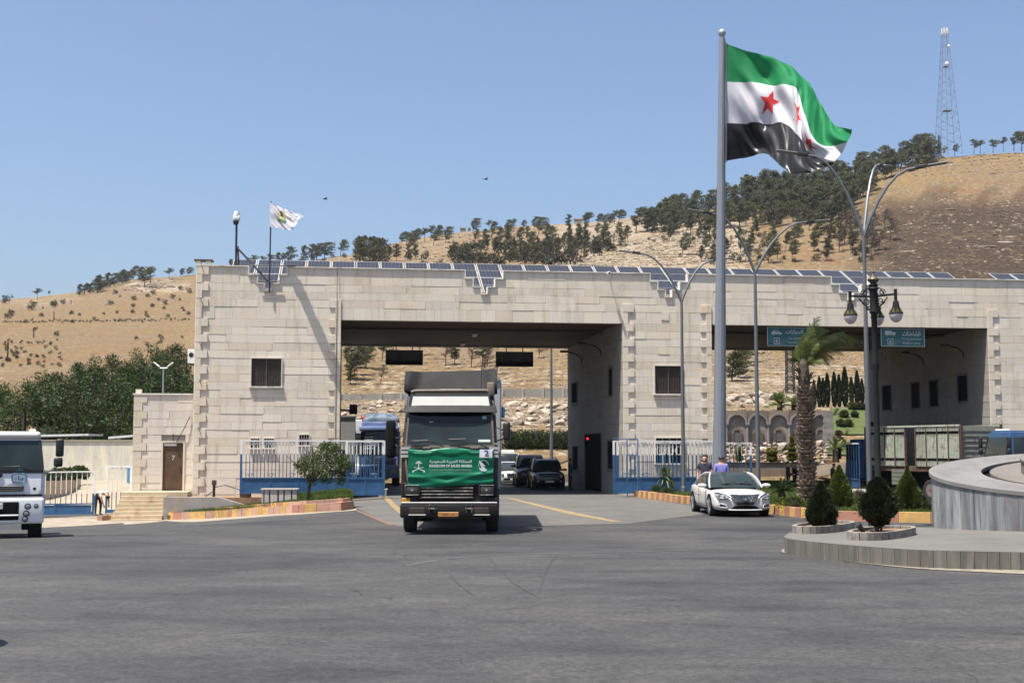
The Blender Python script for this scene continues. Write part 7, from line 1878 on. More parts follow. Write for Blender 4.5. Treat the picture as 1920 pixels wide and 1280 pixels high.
# --- generic cab-over lorry
def lorry(name, label, loc, rz, mat, W=2.45, top=2.85, zs=(.40,1.05,1.83,2.68), cabl=1.9, roofm=None, loadfn=None, visor=None, stacked=False):
    o = thing(name, label, 'lorry', loc, rz); h = W/2; zb, zbt, zw0, zw1 = zs
    bm = bmesh.new(); p = [(-h+.03,.08,zb+.3),(h-.03,.08,zb+.3),(h-.03,cabl,zb+.3),(-h+.03,cabl,zb+.3),(-h+.02,.05,zw0-.05),(h-.02,.05,zw0-.05),(h-.02,cabl,zw0-.05),(-h+.02,cabl,zw0-.05),(-h+.14,.26,top),(h-.14,.26,top),(h-.14,cabl,top),(-h+.14,cabl,top)]
    vs = [bm.verts.new(v) for v in p]
    for f in [(0,3,2,1),(0,1,5,4),(1,2,6,5),(2,3,7,6),(3,0,4,7),(4,5,9,8),(5,6,10,9),(6,7,11,10),(7,4,8,11),(8,9,10,11)]: bm.faces.new([vs[i] for i in f])
    bmesh.ops.bevel(bm, geom=bm.edges[:], offset=.07, segments=3, affect='EDGES'); MB().bm(bm).build('cab', mat, o, True)
    def y(z): return .05+(z-zw0+.05)*(.21/(top-zw0+.05))
    def xi(z): return h-.02-(z-zw0+.05)*(.12/(top-zw0+.05))
    mb = MB(); a, b = zw0, zw1
    mb.hexa([(-xi(a)+.05,y(a)-.012,a),(xi(a)-.05,y(a)-.012,a),(xi(a)-.05,y(a)+.02,a),(-xi(a)+.05,y(a)+.02,a),(-xi(b)+.05,y(b)-.012,b),(xi(b)-.05,y(b)-.012,b),(xi(b)-.05,y(b)+.02,b),(-xi(b)+.05,y(b)+.02,b)]); ws = mb.build('windscreen', M_wsh, o)
    mb = MB(); mb.hexa([(-xi(a)+.02,y(a)-.02,a-.10),(xi(a)-.02,y(a)-.02,a-.10),(xi(a)-.02,y(a)+.02,a-.10),(-xi(a)+.02,y(a)+.02,a-.10),(-xi(a)+.02,y(a)-.02,a-.002),(xi(a)-.02,y(a)-.02,a-.002),(xi(a)-.02,y(a)+.02,a-.002),(-xi(a)+.02,y(a)+.02,a-.002)])
    for s in (-1,1): mb.tube([(s*(xi(a)-.035),y(a)-.01,a),(s*(xi(b)-.035),y(b)-.01,b)], .03, 6)
    mb.build('windscreen_seal', M_black, ws)
    for s in (-1, 1):                                     # side windows
        mb = MB(); mb.hexa([(s*(xi(a+.02)-.01),.35,a+.02),(s*(xi(a+.02)+.008),.35,a+.02),(s*(xi(a+.02)+.008),1.2,a+.02),(s*(xi(a+.02)-.01),1.2,a+.02),(s*(xi(b)-.01),.42,b),(s*(xi(b)+.008),.42,b),(s*(xi(b)+.008),1.2,b),(s*(xi(b)-.01),1.2,b)]); mb.build('side_window', M_wsh, o)
        MB().bbox(s*(h-.01)-.012,.30,zb+.45,s*(h-.01)+.012,1.3,zw0-.06,.01,1).build('door', mat, o)
    bp = MB().bbox(-h,-.10,zb,h,.35,zbt,.07,3).build('bumper', mat, o, True)
    for s in (-1, 1):
        wheel(o, s*(h-.20), .95, .46, .34, s, hub=True); wheel(o, s*(h-.27), 4.6, .46, .5, s)
        mi = MB().bbox(s*(h+.34)-.10,-.02,zw0+.32,s*(h+.34)+.10,.12,zw0+.78,.05,3).build('mirror', M_black, o, True)
        MB().bbox(s*(h+.31)-.11,-.03,zw0+.06,s*(h+.31)+.11,.12,zw0+.30,.05,3).build('wide_mirror', M_black, mi, True)
        for tp_ in ([(s*(h-.1),.2,zw1-.02),(s*(h+.2),.05,zw1-.02),(s*(h+.32),.05,zw0+.75)], [(s*(h-.02),.1,zw0-.1),(s*(h+.2),.05,zw0-.02),(s*(h+.30),.05,zw0+.08)]): MB().tube(tp_, .02, 6).build('mirror_arm', M_black, mi)
    MB().box(-.5,.3,.4,.5,7,.9).build('chassis', M_blackm, o)
    wiper(o, .1, zw0-.05, -.75, zw0+.05, .03); wiper(o, .95, zw0-.05, .15, zw0+.06, .03)
    return o, bp, y
# white water lorry at the left edge
FX, FD_ = P(-10,845,32.7).x, 32.7
W1, bp, y = lorry('lorry', 'white water lorry with a blue Arabic logo cut off by the left picture edge', (FX, FD_, -.12), R(21), M('white_lorry_paint', (.70,.71,.72), .35, var=.06, vs=1.5, coat=.3), zs=(.42,1.08,1.80,2.54), top=2.74)
M_ltop = M('cream_roof', (.60,.58,.52), .4, var=.06); mb = MB(); mb.bbox(-1.10,.16,2.56,1.10,1.88,2.77,.09,3); mb.build('roof_cap', M_ltop, W1, True)
MB().bbox(-.62,-.118,.52,.62,-.09,.98,.02,1).build('bumper_grille', M_blackm, bp); MB().bbox(-.60,-.13,.62,.62,-.1,.66,.01,1).build('grille_bar', M_white, bp)
pl = MB().bbox(-.38,-.132,.80,.24,-.105,.95,.01,1).build('number_plate', M_plate, W1); letter('٥٣١٧٤٢', M_ink, pl, -.10, -.134, .875, .36, .09, name='plate_number'); letter(arabic('حلب'), M('red_print', (.4,.03,.03), .6), pl, .16, -.134, .875, .10, .07, name='plate_text')
for sx in (-1, 1):
    for (xx_, zz_, rr_) in ((.83,.86,.07),(1.03,.87,.05),(.80,.68,.07),(.77,.54,.065)):
        hl = MB().lathe([(.001,-.02),(rr_*.75,-.012),(rr_,.02)], 14, (sx*xx_,-.105,zz_), axis='Y').build('headlight', M_lens, W1, True)
        MB().lathe([(rr_*.92,-.012),(rr_*1.18,-.012),(rr_*1.2,.02)], 14, (sx*xx_,-.103,zz_), axis='Y').build('headlight_ring', M_dsteel, hl)
gs = MB().bbox(-.72,.0,1.24,.72,.06,1.40,.03,1).build('grille', M('grey_grille', (.06,.06,.06), .5), W1)
slats(W1, -.66, .66, 1.26, 1.39, 3, -.002, M_dsteel, .02, .02)
MB().bbox(-1.18,.0,1.12,1.18,.07,1.165,.01,1).build('panel_gap', M_blackm, W1); MB().lathe([(.001,-.01),(.035,-.008),(.04,0)], 10, (.98,.045,1.30), axis='Y').build('tow_cap', M_blackm, W1)
ob = MB(); ob.lathe([(.001,-.02),(.15,-.015),(.19,.0)], 20, (0,0,0), axis='Y'); ob.xf(Matrix.Translation((.02,.04,1.66)) @ Matrix.Diagonal((1,1,.5,1))); em = ob.build('oval_badge', M('badge_dark', (.02,.025,.035), .3), W1)
letter('Ford', M_chrome, em, .02, .016, 1.665, .24, .085, .35, name='badge_script')
M_wlogo = M('teal_logo_print', (.03,.17,.28), .5); lg = MB(); cx, cz = .60, 1.58
pts_ = []
for k in range(40):
    t = 2*PI*k/40; pts_.append((cx+.17*math.copysign(abs(math.cos(t))**.45, math.cos(t)), .041, cz+.115*math.copysign(abs(math.sin(t))**.6, math.sin(t))))
lg.tube(pts_+[pts_[0]], .012, 4, cap=False)
for (dx_, dz_) in ((-.06,.19),(0,.23),(.06,.19),(0,.18)): lg.add([(cx+dx_-.02,.036,cz+dz_),(cx+dx_,.036,cz+dz_-.025),(cx+dx_+.02,.036,cz+dz_),(cx+dx_,.036,cz+dz_+.025)], [(0,1,2,3)])
lo = lg.build('logo_ring', M_wlogo, W1); letter(arabic('ماء'), M_wlogo, lo, cx, .034, cz, .22, .13, bold=.01)
mb = MB(); mb.tube([(.45,1.2,2.75),(.46,1.1,3.0)], .01, 4); mb.build('aerial', M_black, W1); MB().bbox(.82,.5,2.77,.98,.66,2.83,.02,1).build('roof_light', M_white, W1)
mb = MB(); mb.box(-.5,.02,2.86,-.2,.04,2.9)
mb = MB(); mb.lathe([(.001,2.3),(.9,2.35),(1.05,2.5),(1.05,6.6),(.9,6.75),(.001,6.8)], 20, (0,0,1.75), axis='Y'); mb.xf(Matrix.Diagonal((1.1,1,.9,1))); mb.build('tank', M_white, W1, True)
mb = MB(); mb.bbox(-.9,2.4,.55,-.4,3.4,1.0,.05); mb.build('side_tank', M_black, W1)
# blue lorry with tarpaulin in the lorry gateway
D = 78.3; M_bl = M('pale_blue_lorry_paint', (.12,.165,.32), .45, var=.15, vs=1.5, dirt=(.30,.30,.33), dirts=2)
B1, bp, y = lorry('lorry', 'pale blue lorry with a folded blue tarpaulin on its roof, waiting in the lorry lane', (P(711,845,D).x, D, 0), BA*.6, M_bl, zs=(.5,1.3,2.0,3.35), top=3.95)
mb = MB(); mb.bbox(-1.22,-.12,3.37,1.22,.2,3.64,.05,2); mb.build('sun_visor', M('light_blue_visor', (.19,.26,.46), .4, var=.1), B1, True)
slats(B1, -.9, -.35, 2.2, 3.25, 6, .02, M_steel, .05, .06, 'ladder_rung'); slats(B1, -.9, .9, 1.3, 1.9, 5, .02, M_dsteel, .04, .06)
for sx in (-1,1): MB().bbox(sx*.9-.2,-.13,.75,sx*.9+.2,-.08,1.0,.03).build('headlight', M_lens, B1)
mb = MB(); mb.bbox(-.5,-.14,.85,.3,-.105,.98,.01,1); mb.build('number_plate', M_plate, B1)
M_tarp = M('blue_grey_tarpaulin', (.075,.115,.165), .6, var=.35, vs=1.2, dirt=(.14,.15,.15), dirts=1.5)
tp = thing('tarpaulin', 'crumpled blue grey tarpaulin bundle lying on the roof of the pale blue lorry', 'tarpaulin', B1.location + Vector((0,.9,3.97)), BA*.6)
mb = MB()
def tarp(u, v):
    a = PI*v; x = -1.15+2.3*u; e = (1-abs(2*u-1)**5)**.4; r_ = .55*e*(1+.25*noise.noise(Vector((u*4,v*3,2)))+.12*noise.noise(Vector((u*12-v*6,v*8,5))))
    return (x, 1.0-1.15*math.cos(a)*(.7+.3*e), max(-.02, r_*math.sin(a)**.7 - .06*abs(math.sin(u*9+v*4))))
mb.grid(tarp, 48, 24); mb.build('cloth', M_tarp, tp, 'all'); MB().bbox(-1.18,.2,0,-.9,.5,.3,.05).build('red_corner', M('red_cloth', (.45,.05,.03), .7), tp)
MB().bbox(-1.22,2.2,1.0,1.22,8,3.4,.04).build('load_body', M_bl, B1)
# white lorry behind it
D = 90.0; M_wl = M('dirty_white_paint', (.50,.50,.49), .45, var=.1, dirt=(.30,.27,.24), dirts=2)
B2, bp, y = lorry('lorry', 'white lorry half hidden behind the pale blue lorry in the lorry lane', (P(687,845,D).x, D, 0), BA*.6, M_wl, zs=(.45,1.2,2.1,3.4), top=4.35)
MB().bbox(-1.25,2.2,1.0,1.25,9,3.9,.04).build('load_body', M_wl, B2)
# cattle truck at the right gateway (seen from its rear left)
ht = math.atan2(.40, -.917); NX = Vector((21.15, 60.6, 0)); dv = Vector((-.40,.917,0)); sv = Vector((.917,.40,0))
M_cp = M('pale_green_truck_panel', (.33,.36,.29), .75, var=.12, vs=2, rnd=.12, dirt=(.15,.075,.04), dirts=3.2)
M_rust = M('rusty_frame', (.10,.055,.04), .85, var=.3, vs=3); M_rib = M('grey_green_slat', (.15,.155,.125), .8, var=.2, vs=3, dirt=(.06,.04,.03), dirts=3)
CT = thing('cattle_truck', 'old cattle truck with pale green ribbed sides entering the right gateway', 'truck', NX + Vector((0,0,-.28)), math.atan2(dv.y, dv.x) - PI/2)
# local: +y forward along the side, side at x=0 facing -x, body towards +x
z0, z1 = 1.68, 3.66; L = 6.84; W = 2.5
MB().box(.05,.05,z0-.25,W-.05,L,z0-.02).build('bed_frame', M_rust, CT)
npan = 9; pw = L/npan
for k in range(npan):
    y0, y1 = k*pw+.03, (k+1)*pw-.03
    if k != 4:
        pn = MB(); pn.box(.0,y0,z0,.05,y1,z1-.06)
        n = 7
        for q in range(n):
            yy = y0+(y1-y0)*(q+.5)/n; pn.box(-.035,yy-.018,z0+.05,-.001,yy+.018,z1-.12)
        pn.build('side_panel', M_cp, CT)
        mb = MB()
        for zz in (z0+.26, z1-.42): 
            for q in range(7):
                yy = y0+(y1-y0)*(q+.5)/7; mb.box(-.037,yy-.030,zz,-.0005,yy+.030,zz+.14)
        if k in (0,2,5,7): mb.box(-.042,y0,z1-.42,-.036,y1,z1-.38)
        mb.build('vent_slots', M_blackm, CT)
    MB().box(-.05,k*pw-.028,z0-.05,.06,k*pw+.028,z1).build('side_post', M_rust, CT)
MB().box(-.055,L-.028,z0-.05,.06,L+.03,z1).build('side_post', M_rust, CT)
mb = MB(); mb.box(-.06,-.03,z1-.055,.08,L+.03,z1+.02); mb.box(W-.08,-.03,z1-.055,W+.06,L+.03,z1+.02); mb.build('top_rail', M_cp, CT)
MB().box(W-.05,0,z0,W,L,z1-.06).build('far_side', M_rib, CT); MB().box(.06,L-.05,z0,W-.06,L,z1).build('front_board', M_rib, CT)
mb = MB(); mb.box(.05,4*pw+.03,z0,.08,5*pw-.03,z1-.3)
for k in range(8):
    za = z0-.02+k*(z1-z0)/8; MB().hexa([(.02,-.06,za),(W-.02,-.06,za),(W-.02,0,za),(.02,0,za),(.02,-.02,za+.23),(W-.02,-.02,za+.23),(W-.02,0,za+.23),(.02,0,za+.23)]).build('tailgate_slat', M_rib, CT)
mb = MB(); mb.box(-.03,-.10,z0-.2,.10,-.0605,z1+.03); mb.box(W-.10,-.10,z0-.2,W+.03,-.0605,z1+.03); mb.tube([(.2,-.14,z0+.2),(1.2,-.16,z0+.3),(W-.2,-.14,z0+.2)], .025, 6); mb.build('tailgate_frame', M_rust, CT)
for yy in (1.15, 2.25): wheel(CT, .28, yy, .52, .34, -1, hub=True); wheel(CT, W-.28, yy, .52, .34, 1)
wheel(CT, .26, 7.9, .5, .32, -1, hub=True); wheel(CT, W-.26, 7.9, .5, .32, 1)
mb = MB()
for k in range(4): mb.box(.02,3.6,.75+k*.20,.1,4.9,.92+k*.20)
mb.build('slatted_side_box', M_rib, CT); MB().box(.7,.3,.6,1.8,L+1.5,1.4).build('chassis', M_blackm, CT)
bm = bmesh.new(); bmesh.ops.create_cube(bm, size=1)
for v in bm.verts: v.co = (W/2+v.co.x*(W-.1), 7.9+v.co.y*1.9, 1.95+v.co.z*2.2)
for v in bm.verts:
    if v.co.z > 2.5: v.co.x = W/2+(v.co.x-W/2)*.88; v.co.y += -.1 if v.co.y > 7.9 else 0
bmesh.ops.bevel(bm, geom=bm.edges[:], offset=.18, segments=3, affect='EDGES'); M_dblue = M('deep_blue_lorry_paint', (.025,.07,.16), .4, var=.15, dirt=(.05,.09,.15), dirts=2)
MB().bm(bm).build('cab', M_dblue, CT, True)
MB().bbox(.0,7.65,2.0,.045,8.45,2.75,.02,1).build('cab_window', M_wsh, CT); MB().bbox(.25,6.88,2.6,.75,7.0,3.95,.05).build('exhaust_stack', M_blackm, CT); MB().bbox(-.30,8.7,2.0,-.1,8.8,2.6,.03).build('mirror', M_black, CT)
# blue lorry cab at the right edge
D = 52.0; B3, bp, y = lorry('lorry', 'dark blue lorry cab at the right picture edge behind the marble drum', (P(1873,845,D).x, D+.6, -.15), R(-90), M_dblue, zs=(.45,1.2,2.1,2.85), top=3.12)
MB().bbox(-1.1,.5,3.12,-.75,1.0,3.2,.03).build('roof_light', M_white, B3)
MB().bbox(-1.2,2.2,1.0,1.2,7,2.6,.04).build('load_body', M_rib, B3)

# --- cars
def car(name, label, loc, rz, body, st, gh, H, wheels, roofm=None, pillar=None, wr=.34, detail=None, cat='car', glass=None):
    """st: stations (y, half width, z bottom, z shoulder, z top); gh: (y0,y1 at base, y0,y1 at roof, half width base, half width roof, z base)"""
    o = thing(name, label, cat, loc, rz); bm = bmesh.new(); rings = []
    for (y, w, zb, zs, zt_) in st:
        h = [(0,zb),(w*.72,zb),(w*.97,zb+.05),(w,zb+(zs-zb)*.5),(w*.985,zs-.03),(w*.90,zs+.01),(w*.55,zt_-.012),(0,zt_)]
        pr = h + [(-x, z) for x, z in reversed(h[1:-1])]; rings.append([bm.verts.new((x, y, z)) for x, z in pr])
    n = len(rings[0])
    for a, b in zip(rings, rings[1:]):
        for k in range(n): bm.faces.new((a[k], a[(k+1)%n], b[(k+1)%n], b[k]))
    bm.faces.new(list(reversed(rings[0]))); bm.faces.new(rings[-1]); bmesh.ops.recalc_face_normals(bm, faces=bm.faces[:])
    # wheel openings are cut as dark wells standing just proud
    bo = MB().bm(bm).build('body', body, o, 'all'); md = bo.modifiers.new('smooth', 'SUBSURF'); md.levels = 2; md.render_levels = 2
    y0, y1, r0, r1, wb, wt, zb = gh; gm = MB(); nn = 6; rr = []
    for k in range(nn+1):
        t = k/nn; f = t*.96 if t < 1 else 1
        ya = y0+(r0-y0)*t**.92; yb = y1+(r1-y1)*t**.85; w = wb+(wt-wb)*t**1.25; z = zb+(H-.03-zb)*math.sin(t*PI/2)**.92
        bow = .12*(1-t)+.05
        rr.append([(-w*.0, ya-bow, z),(w*.55, ya-bow*.7, z),(w*.97, ya+.06, z),(w, ya+(yb-ya)*.3, z),(w, ya+(yb-ya)*.7, z),(w*.95, yb-.05, z),(w*.5, yb+.03, z),(0, yb+.05, z),(-w*.5, yb+.03, z),(-w*.95, yb-.05, z),(-w, ya+(yb-ya)*.7, z),(-w, ya+(yb-ya)*.3, z),(-w*.97, ya+.06, z),(-w*.55, ya-bow*.7, z)])
    vs = [v for r_ in rr for v in r_]; m = 14
    fs_ = [(i*m+k, i*m+(k+1)%m, (i+1)*m+(k+1)%m, (i+1)*m+k) for i in range(nn) for k in range(m)]
    gm.add(vs, fs_); gm.build('glasshouse', glass or M_wsh, o, 'all')
    rf = MB(); t = rr[-1]; tp = [(x*.94, y+(.06 if y < (r0+r1)/2 else -.06), z+.028) for x, y, z in t]; rf.add(list(t)+tp, [(k, (k+1)%m, m+(k+1)%m, m+k) for k in range(m)] + [tuple(range(m, 2*m))]); rf.build('roof', roofm or body, o, True)
    pm = pillar or body
    for s in (-1, 1):
        mb = MB(); j = 2 if s > 0 else 12; mb.tube([(rr[k][j][0]*1.0, rr[k][j][1], rr[k][j][2]) for k in range(nn+1)], .024, 6)
        jc = 5 if s > 0 else 9; mb.tube([(rr[k][jc][0], rr[k][jc][1], rr[k][jc][2]) for k in range(nn+1)], .036, 6)
        mb.tube([rr[nn][j], rr[nn][3 if s > 0 else 11], rr[nn][4 if s > 0 else 10], rr[nn][jc]], .035, 6)
        mb.build('roof_pillar', pm, o, True)
        mb = MB(); ymid = (y0+y1)/2+.05; mb.tube([(s*(wb+.003), ymid, zb), (s*(wb+(wt-wb)*.55+.012), ymid+.03, zb+(H-zb)*.72), (s*(wt+.0), ymid+.05, H-.04)], .025, 5); mb.build('door_pillar', M_black, o)
        mi = MB(); ym = y0+.32; mi.lathe([(max(.001,.07*math.sin(PI*q/8)), -.15*math.cos(PI*q/8)) for q in range(9)], 12, (s*(wb+.17), ym, zb+.06), axis='X'); mo = mi.build('mirror', body, o, 'all')
        MB().tube([(s*(wb-.03), ym+.02, zb-.01), (s*(wb+.12), ym, zb+.05)], .025, 5).build('mirror_stalk', M_black, mo)
        for yy in wheels:
            wx = s*(st[len(st)//2][1]-.115); wheel(o, wx, yy, wr, .235, s, 24, .70, spokes=8 if detail else 0)
            wl = MB(); xx_ = s*(st[len(st)//2][1]+.004)
            A_ = [PI*q/14-.12*(1-2*q/14) for q in range(15)]
            ro_, ri_ = wr*1.16, wr*.9
            for q in range(14): wl.hexa([(xx_-.25 if s > 0 else xx_,yy+ri_*math.cos(A_[q]),wr+ri_*math.sin(A_[q])),(xx_ if s > 0 else xx_+.25,yy+ri_*math.cos(A_[q]),wr+ri_*math.sin(A_[q])),(xx_ if s > 0 else xx_+.25,yy+ro_*math.cos(A_[q]),wr+ro_*math.sin(A_[q])),(xx_-.25 if s > 0 else xx_,yy+ro_*math.cos(A_[q]),wr+ro_*math.sin(A_[q])),
                 (xx_-.25 if s > 0 else xx_,yy+ri_*math.cos(A_[q+1]),wr+ri_*math.sin(A_[q+1])),(xx_ if s > 0 else xx_+.25,yy+ri_*math.cos(A_[q+1]),wr+ri_*math.sin(A_[q+1])),(xx_ if s > 0 else xx_+.25,yy+ro_*math.cos(A_[q+1]),wr+ro_*math.sin(A_[q+1])),(xx_-.25 if s > 0 else xx_,yy+ro_*math.cos(A_[q+1]),wr+ro_*math.sin(A_[q+1]))])
            wl.lathe([(.001,-.012*s),(wr*1.08,-.012*s),(wr*1.08,.002*s)] if s > 0 else [(wr*1.08,.002*s),(wr*1.08,-.012*s),(.001,-.012*s)], 20, (xx_-.012*s-.0, yy, wr+.02), axis='X')
            wl.build('wheel_arch', M_blackm, o)
    MB().box(-st[3][1]*.8, st[1][0]+.3, .14, st[3][1]*.8, st[-1][0]-.3, .26).build('underbody', M_blackm, o)
    return o
M_wcar = M('white_car_paint', (.62,.61,.58), .18, var=.03, coat=.8)
sed_st = [(-.02,.52,.30,.58,.62),(.06,.74,.22,.64,.72),(.28,.90,.18,.69,.775),(.8,.935,.17,.76,.865),(1.4,.94,.17,.84,.955),(2.2,.93,.17,.90,1.0),(3.1,.93,.17,.94,1.02),(3.9,.925,.19,.97,1.06),(4.55,.88,.24,.96,1.05),(4.86,.72,.38,.86,.94)]
CX, CD = P(1395,845,42.0).x, 42.0
S1 = car('sedan', 'white saloon car with dark glass roof parked at the painted kerb', (CX, CD, 0), R(2.5), M_wcar, sed_st, (1.18,4.05,2.15,2.75,.87,.63,.93), 1.43, (.98,3.82), roofm=M('dark_glass_roof', (.03,.03,.032), .12, var=.1), detail=True); S1.scale = (1.05, 1.05, 1.0)
def sfront(x): return -.03+.30*(abs(x)/.93)**2.6           # bow of the nose in plan
mb = MB(); n = 10                                     # grille, wide trapezoid
gv = lambda x, z: (x, sfront(x)-.055+.16*(z-.55), z)
top_, bot_ = .735, .50
vs = []
for k in range(n+1):
    t = -1+2*k/n; vs += [gv(t*.46, top_+.02*(1-t*t)*-1), gv(t*.30, bot_)]
mb.add(vs, [(2*k,2*k+1,2*k+3,2*k+2) for k in range(n)]); gr = mb.build('grille', M_blackm, S1)
mb = MB(); mb.tube([gv(-.47,top_+.012)]+[gv(-.47+.94*k/8, top_+.012-.02*(1-(-1+2*k/8)**2)) for k in range(1,8)]+[gv(.47,top_+.012)], .014, 5); mb.tube([gv(.47,top_+.012),gv(.31,bot_-.01),gv(0,bot_-.025),gv(-.31,bot_-.01),gv(-.47,top_+.012)], .012, 5); mb.build('grille_surround', M_chrome, gr)
for k in range(17):
    t = -1+2*(k+.5)/17; a, b = gv(t*.45, top_-.015), gv(t*.30, bot_+.01); mb = MB(); mb.tube([(a[0],a[1]-.012,a[2]),(b[0],b[1]-.012,b[2])], .0095, 5); mb.build('grille_bar', M_chrome, gr)
mb = MB(); el = [(.075*math.cos(2*PI*k/20), .048*math.sin(2*PI*k/20)) for k in range(21)]; mb.tube([(x, -.13, .585+z) for x, z in el], .010, 5); mb.tube([(-.035,-.13,.555),(-.02,-.13,.615)], .011, 5); mb.tube([(.02,-.13,.555),(.035,-.13,.615)], .011, 5); mb.tube([(-.026,-.13,.58),(.026,-.13,.59)], .010, 5); mb.build('oval_badge', M_chrome, gr)
mb = MB(); mb.bbox(-.27,-.115,.405,.27,-.075,.495,.01,1); mb.build('number_plate', M_dust_k, S1)
def strip_on_nose(mb, pts, off, th=0.0):
    mb.add([(x, sfront(x)-off, z) for x, z in pts], [tuple(range(len(pts)))])
mb = MB(); strip_on_nose(mb, [(-.46,.265),(.46,.265),(.34,.365),(0,.385),(-.34,.365)], .10); mb.build('lower_intake', M_blackm, S1)
mb = MB(); mb.tube([(-.52, sfront(.52)-.075, .245),(-.3,sfront(.3)-.10,.24),(0,sfront(0)-.10,.24),(.3,sfront(.3)-.10,.24),(.52,sfront(.52)-.075,.245)], .02, 6); mb.build('intake_lip', M_wcar, S1)
for s in (-1, 1):
    mb = MB(); ps = [(s*.56,.31),(s*.77,.33),(s*.785,.42),(s*.72,.435),(s*.58,.39)]
    mb.add([(x, sfront(x)-.09+.03*abs(x), z) for x, z in ps], [tuple(range(5)) if s > 0 else tuple(reversed(range(5)))]); fg = mb.build('fog_recess', M('fog_recess_dark', (.05,.045,.042), .4), S1)
    mb = MB(); mb.tube([(x, sfront(x)-.10+.03*abs(x), z) for x, z in ps+[ps[0]]], .014, 5); mb.build('fog_surround', M_chrome if False else M_wcar, fg)
    hp = [(.46,.66,-.005),(.62,.585,.035),(.80,.60,.15),(.855,.70,.33),(.86,.785,.55),(.78,.785,.36),(.62,.735,.13)]
    mb = MB(); mb.add([(s*x, y-.055, z) for x, z, y in hp], [tuple(range(7)) if s > 0 else tuple(reversed(range(7)))]); hl = mb.build('headlight', M_lens, S1)
    mb = MB(); mb.tube([(s*x, y-.06, z) for x, z, y in hp+[hp[0]]], .012, 5); mb.build('headlight_rim', M_dsteel, hl)
    for (xx_, zz_, yy_, rr_) in ((.64,.66,.06,.045),(.765,.69,.20,.055)): MB().lathe([(.001,-.035),(rr_*.7,-.03),(rr_,0)], 14, (s*xx_,yy_-.07,zz_), axis='Y').build('projector', M_chrome, hl, True)
    mb = MB(); mb.bbox(s*.925-.012,1.72,.60,s*.925+.012,1.86,.64,.008,1); mb.bbox(s*.925-.012,2.75,.66,s*.925+.012,2.9,.70,.008,1); mb.build('door_handle', M_wcar, S1)
    mb = MB(); mb.tube([(s*.936,1.55,.25),(s*.94,2.4,.26),(s*.94,3.2,.30)], .022, 5); mb.build('sill_trim', M_dust_k, S1)
    mb = MB(); mb.tube([(s*.932,1.52,.84),(s*.936,1.50,.55),(s*.934,1.58,.28)], .006, 4); mb.tube([(s*.936,2.62,.90),(s*.94,2.62,.55),(s*.937,2.58,.28)], .006, 4); mb.build('door_gap', M_blackm, S1)
wiper(S1, .1, .99, -.45, 1.03, 1.22); wiper(S1, .55, .99, .0, 1.04, 1.22)
# dark SUV and other cars in the passage
suv_st = [(-.02,.60,.34,.70,.80),(.08,.80,.28,.80,.92),(.3,.90,.26,.86,.98),(.9,.92,.26,.93,1.05),(1.3,.925,.26,.97,1.10),(2.2,.925,.26,1.0,1.12),(3.2,.925,.28,1.02,1.12),(4.2,.90,.32,1.02,1.12),(4.5,.80,.42,.98,1.05)]
M_bcar = M('black_car_paint', (.012,.012,.013), .22, var=.1, coat=.6); M_gcar = M('dark_brown_car_paint', (.018,.015,.013), .3, var=.1, coat=.4)
def simple_front(o, zl=.74, mat=M_lens, plate=True):
    for s in (-1, 1): MB().lathe([(.001,-.05),(.08,-.04),(.11,.02)], 14, (s*.66,.055,zl), axis='Y').build('headlight', mat, o, True); MB().lathe([(.001,-.03),(.05,-.025),(.07,.01)], 12, (s*.62,.0,zl-.27), axis='Y').build('fog_lamp', mat, o, True)
    MB().bbox(-.42,-.06,zl-.05,.42,.02,zl+.10,.03).build('grille', M_dsteel, o); MB().bbox(-.6,-.07,zl-.32,.6,.03,zl-.2,.03).build('lower_intake', M_blackm, o)
    if plate: MB().bbox(-.22,-.09,zl-.32,.26,-.065,zl-.22,.01,1).build('number_plate', M_plate, o)
D = 71.0; C1 = car('suv', 'black sport utility car waiting in the shade of the car lane, nearest', (P(1030,845,D).x, D, 0), R(4), M_bcar, suv_st, (1.15,4.3,1.95,4.0,.84,.62,1.04), 1.70, (.95,3.6), wr=.36); simple_front(C1)
mb = MB(); 
for s in (-1,1): mb.tube([(s*.58,2.1,1.71),(s*.58,2.3,1.78),(s*.58,3.8,1.78),(s*.58,4.0,1.71)], .025, 5)
mb.build('roof_rail', M_steel, C1)
D = 75.5; pk = [(y, w*1.02, zb+.1, zs+.14, zt_+.16) for y, w, zb, zs, zt_ in suv_st]; C2 = car('suv', 'dark brown taller vehicle just left of and behind the black one', (P(998,845,D).x, D, 0), R(3), M_gcar, pk, (1.2,4.3,1.9,3.9,.86,.66,1.2), 1.92, (.95,3.6), wr=.38); simple_front(C2, .86, M_dsteel, False)
D = 80.0; C3 = car('sedan', 'small white car partly hidden behind the dark vehicles in the lane', (P(963,845,D).x, D, 0), R(3), M_wcar, sed_st, (1.30,4.45,2.30,3.45,.84,.60,.94), 1.47, (.98,3.82)); simple_front(C3, .66)
D = 90.0; van_st = [(y, w*.98, zb+.08, zs+.12, zt_+.14) for y, w, zb, zs, zt_ in suv_st]; C4 = car('van', 'white minibus with a roof rack in the sun beyond the gateway', (P(954,845,D).x, D, 0), R(3), M_wcar, van_st, (.9,4.4,1.3,4.3,.86,.74,1.1), 2.0, (.95,3.6), cat='van'); simple_front(C4, .8)
mb = MB(); mb.box(-.5,1.6,2.05,.5,3.6,2.12); mb.box(-.45,1.9,2.12,.45,2.6,2.22); mb.build('roof_rack', M_white, C4); mb = MB(); mb.box(-.62,.88,1.16,.62,.90,1.26); letter('STAR', M('pale_teal_print', (.3,.55,.5), .5), C4, 0, .79, 1.24, 1.1, .18, bold=.02)
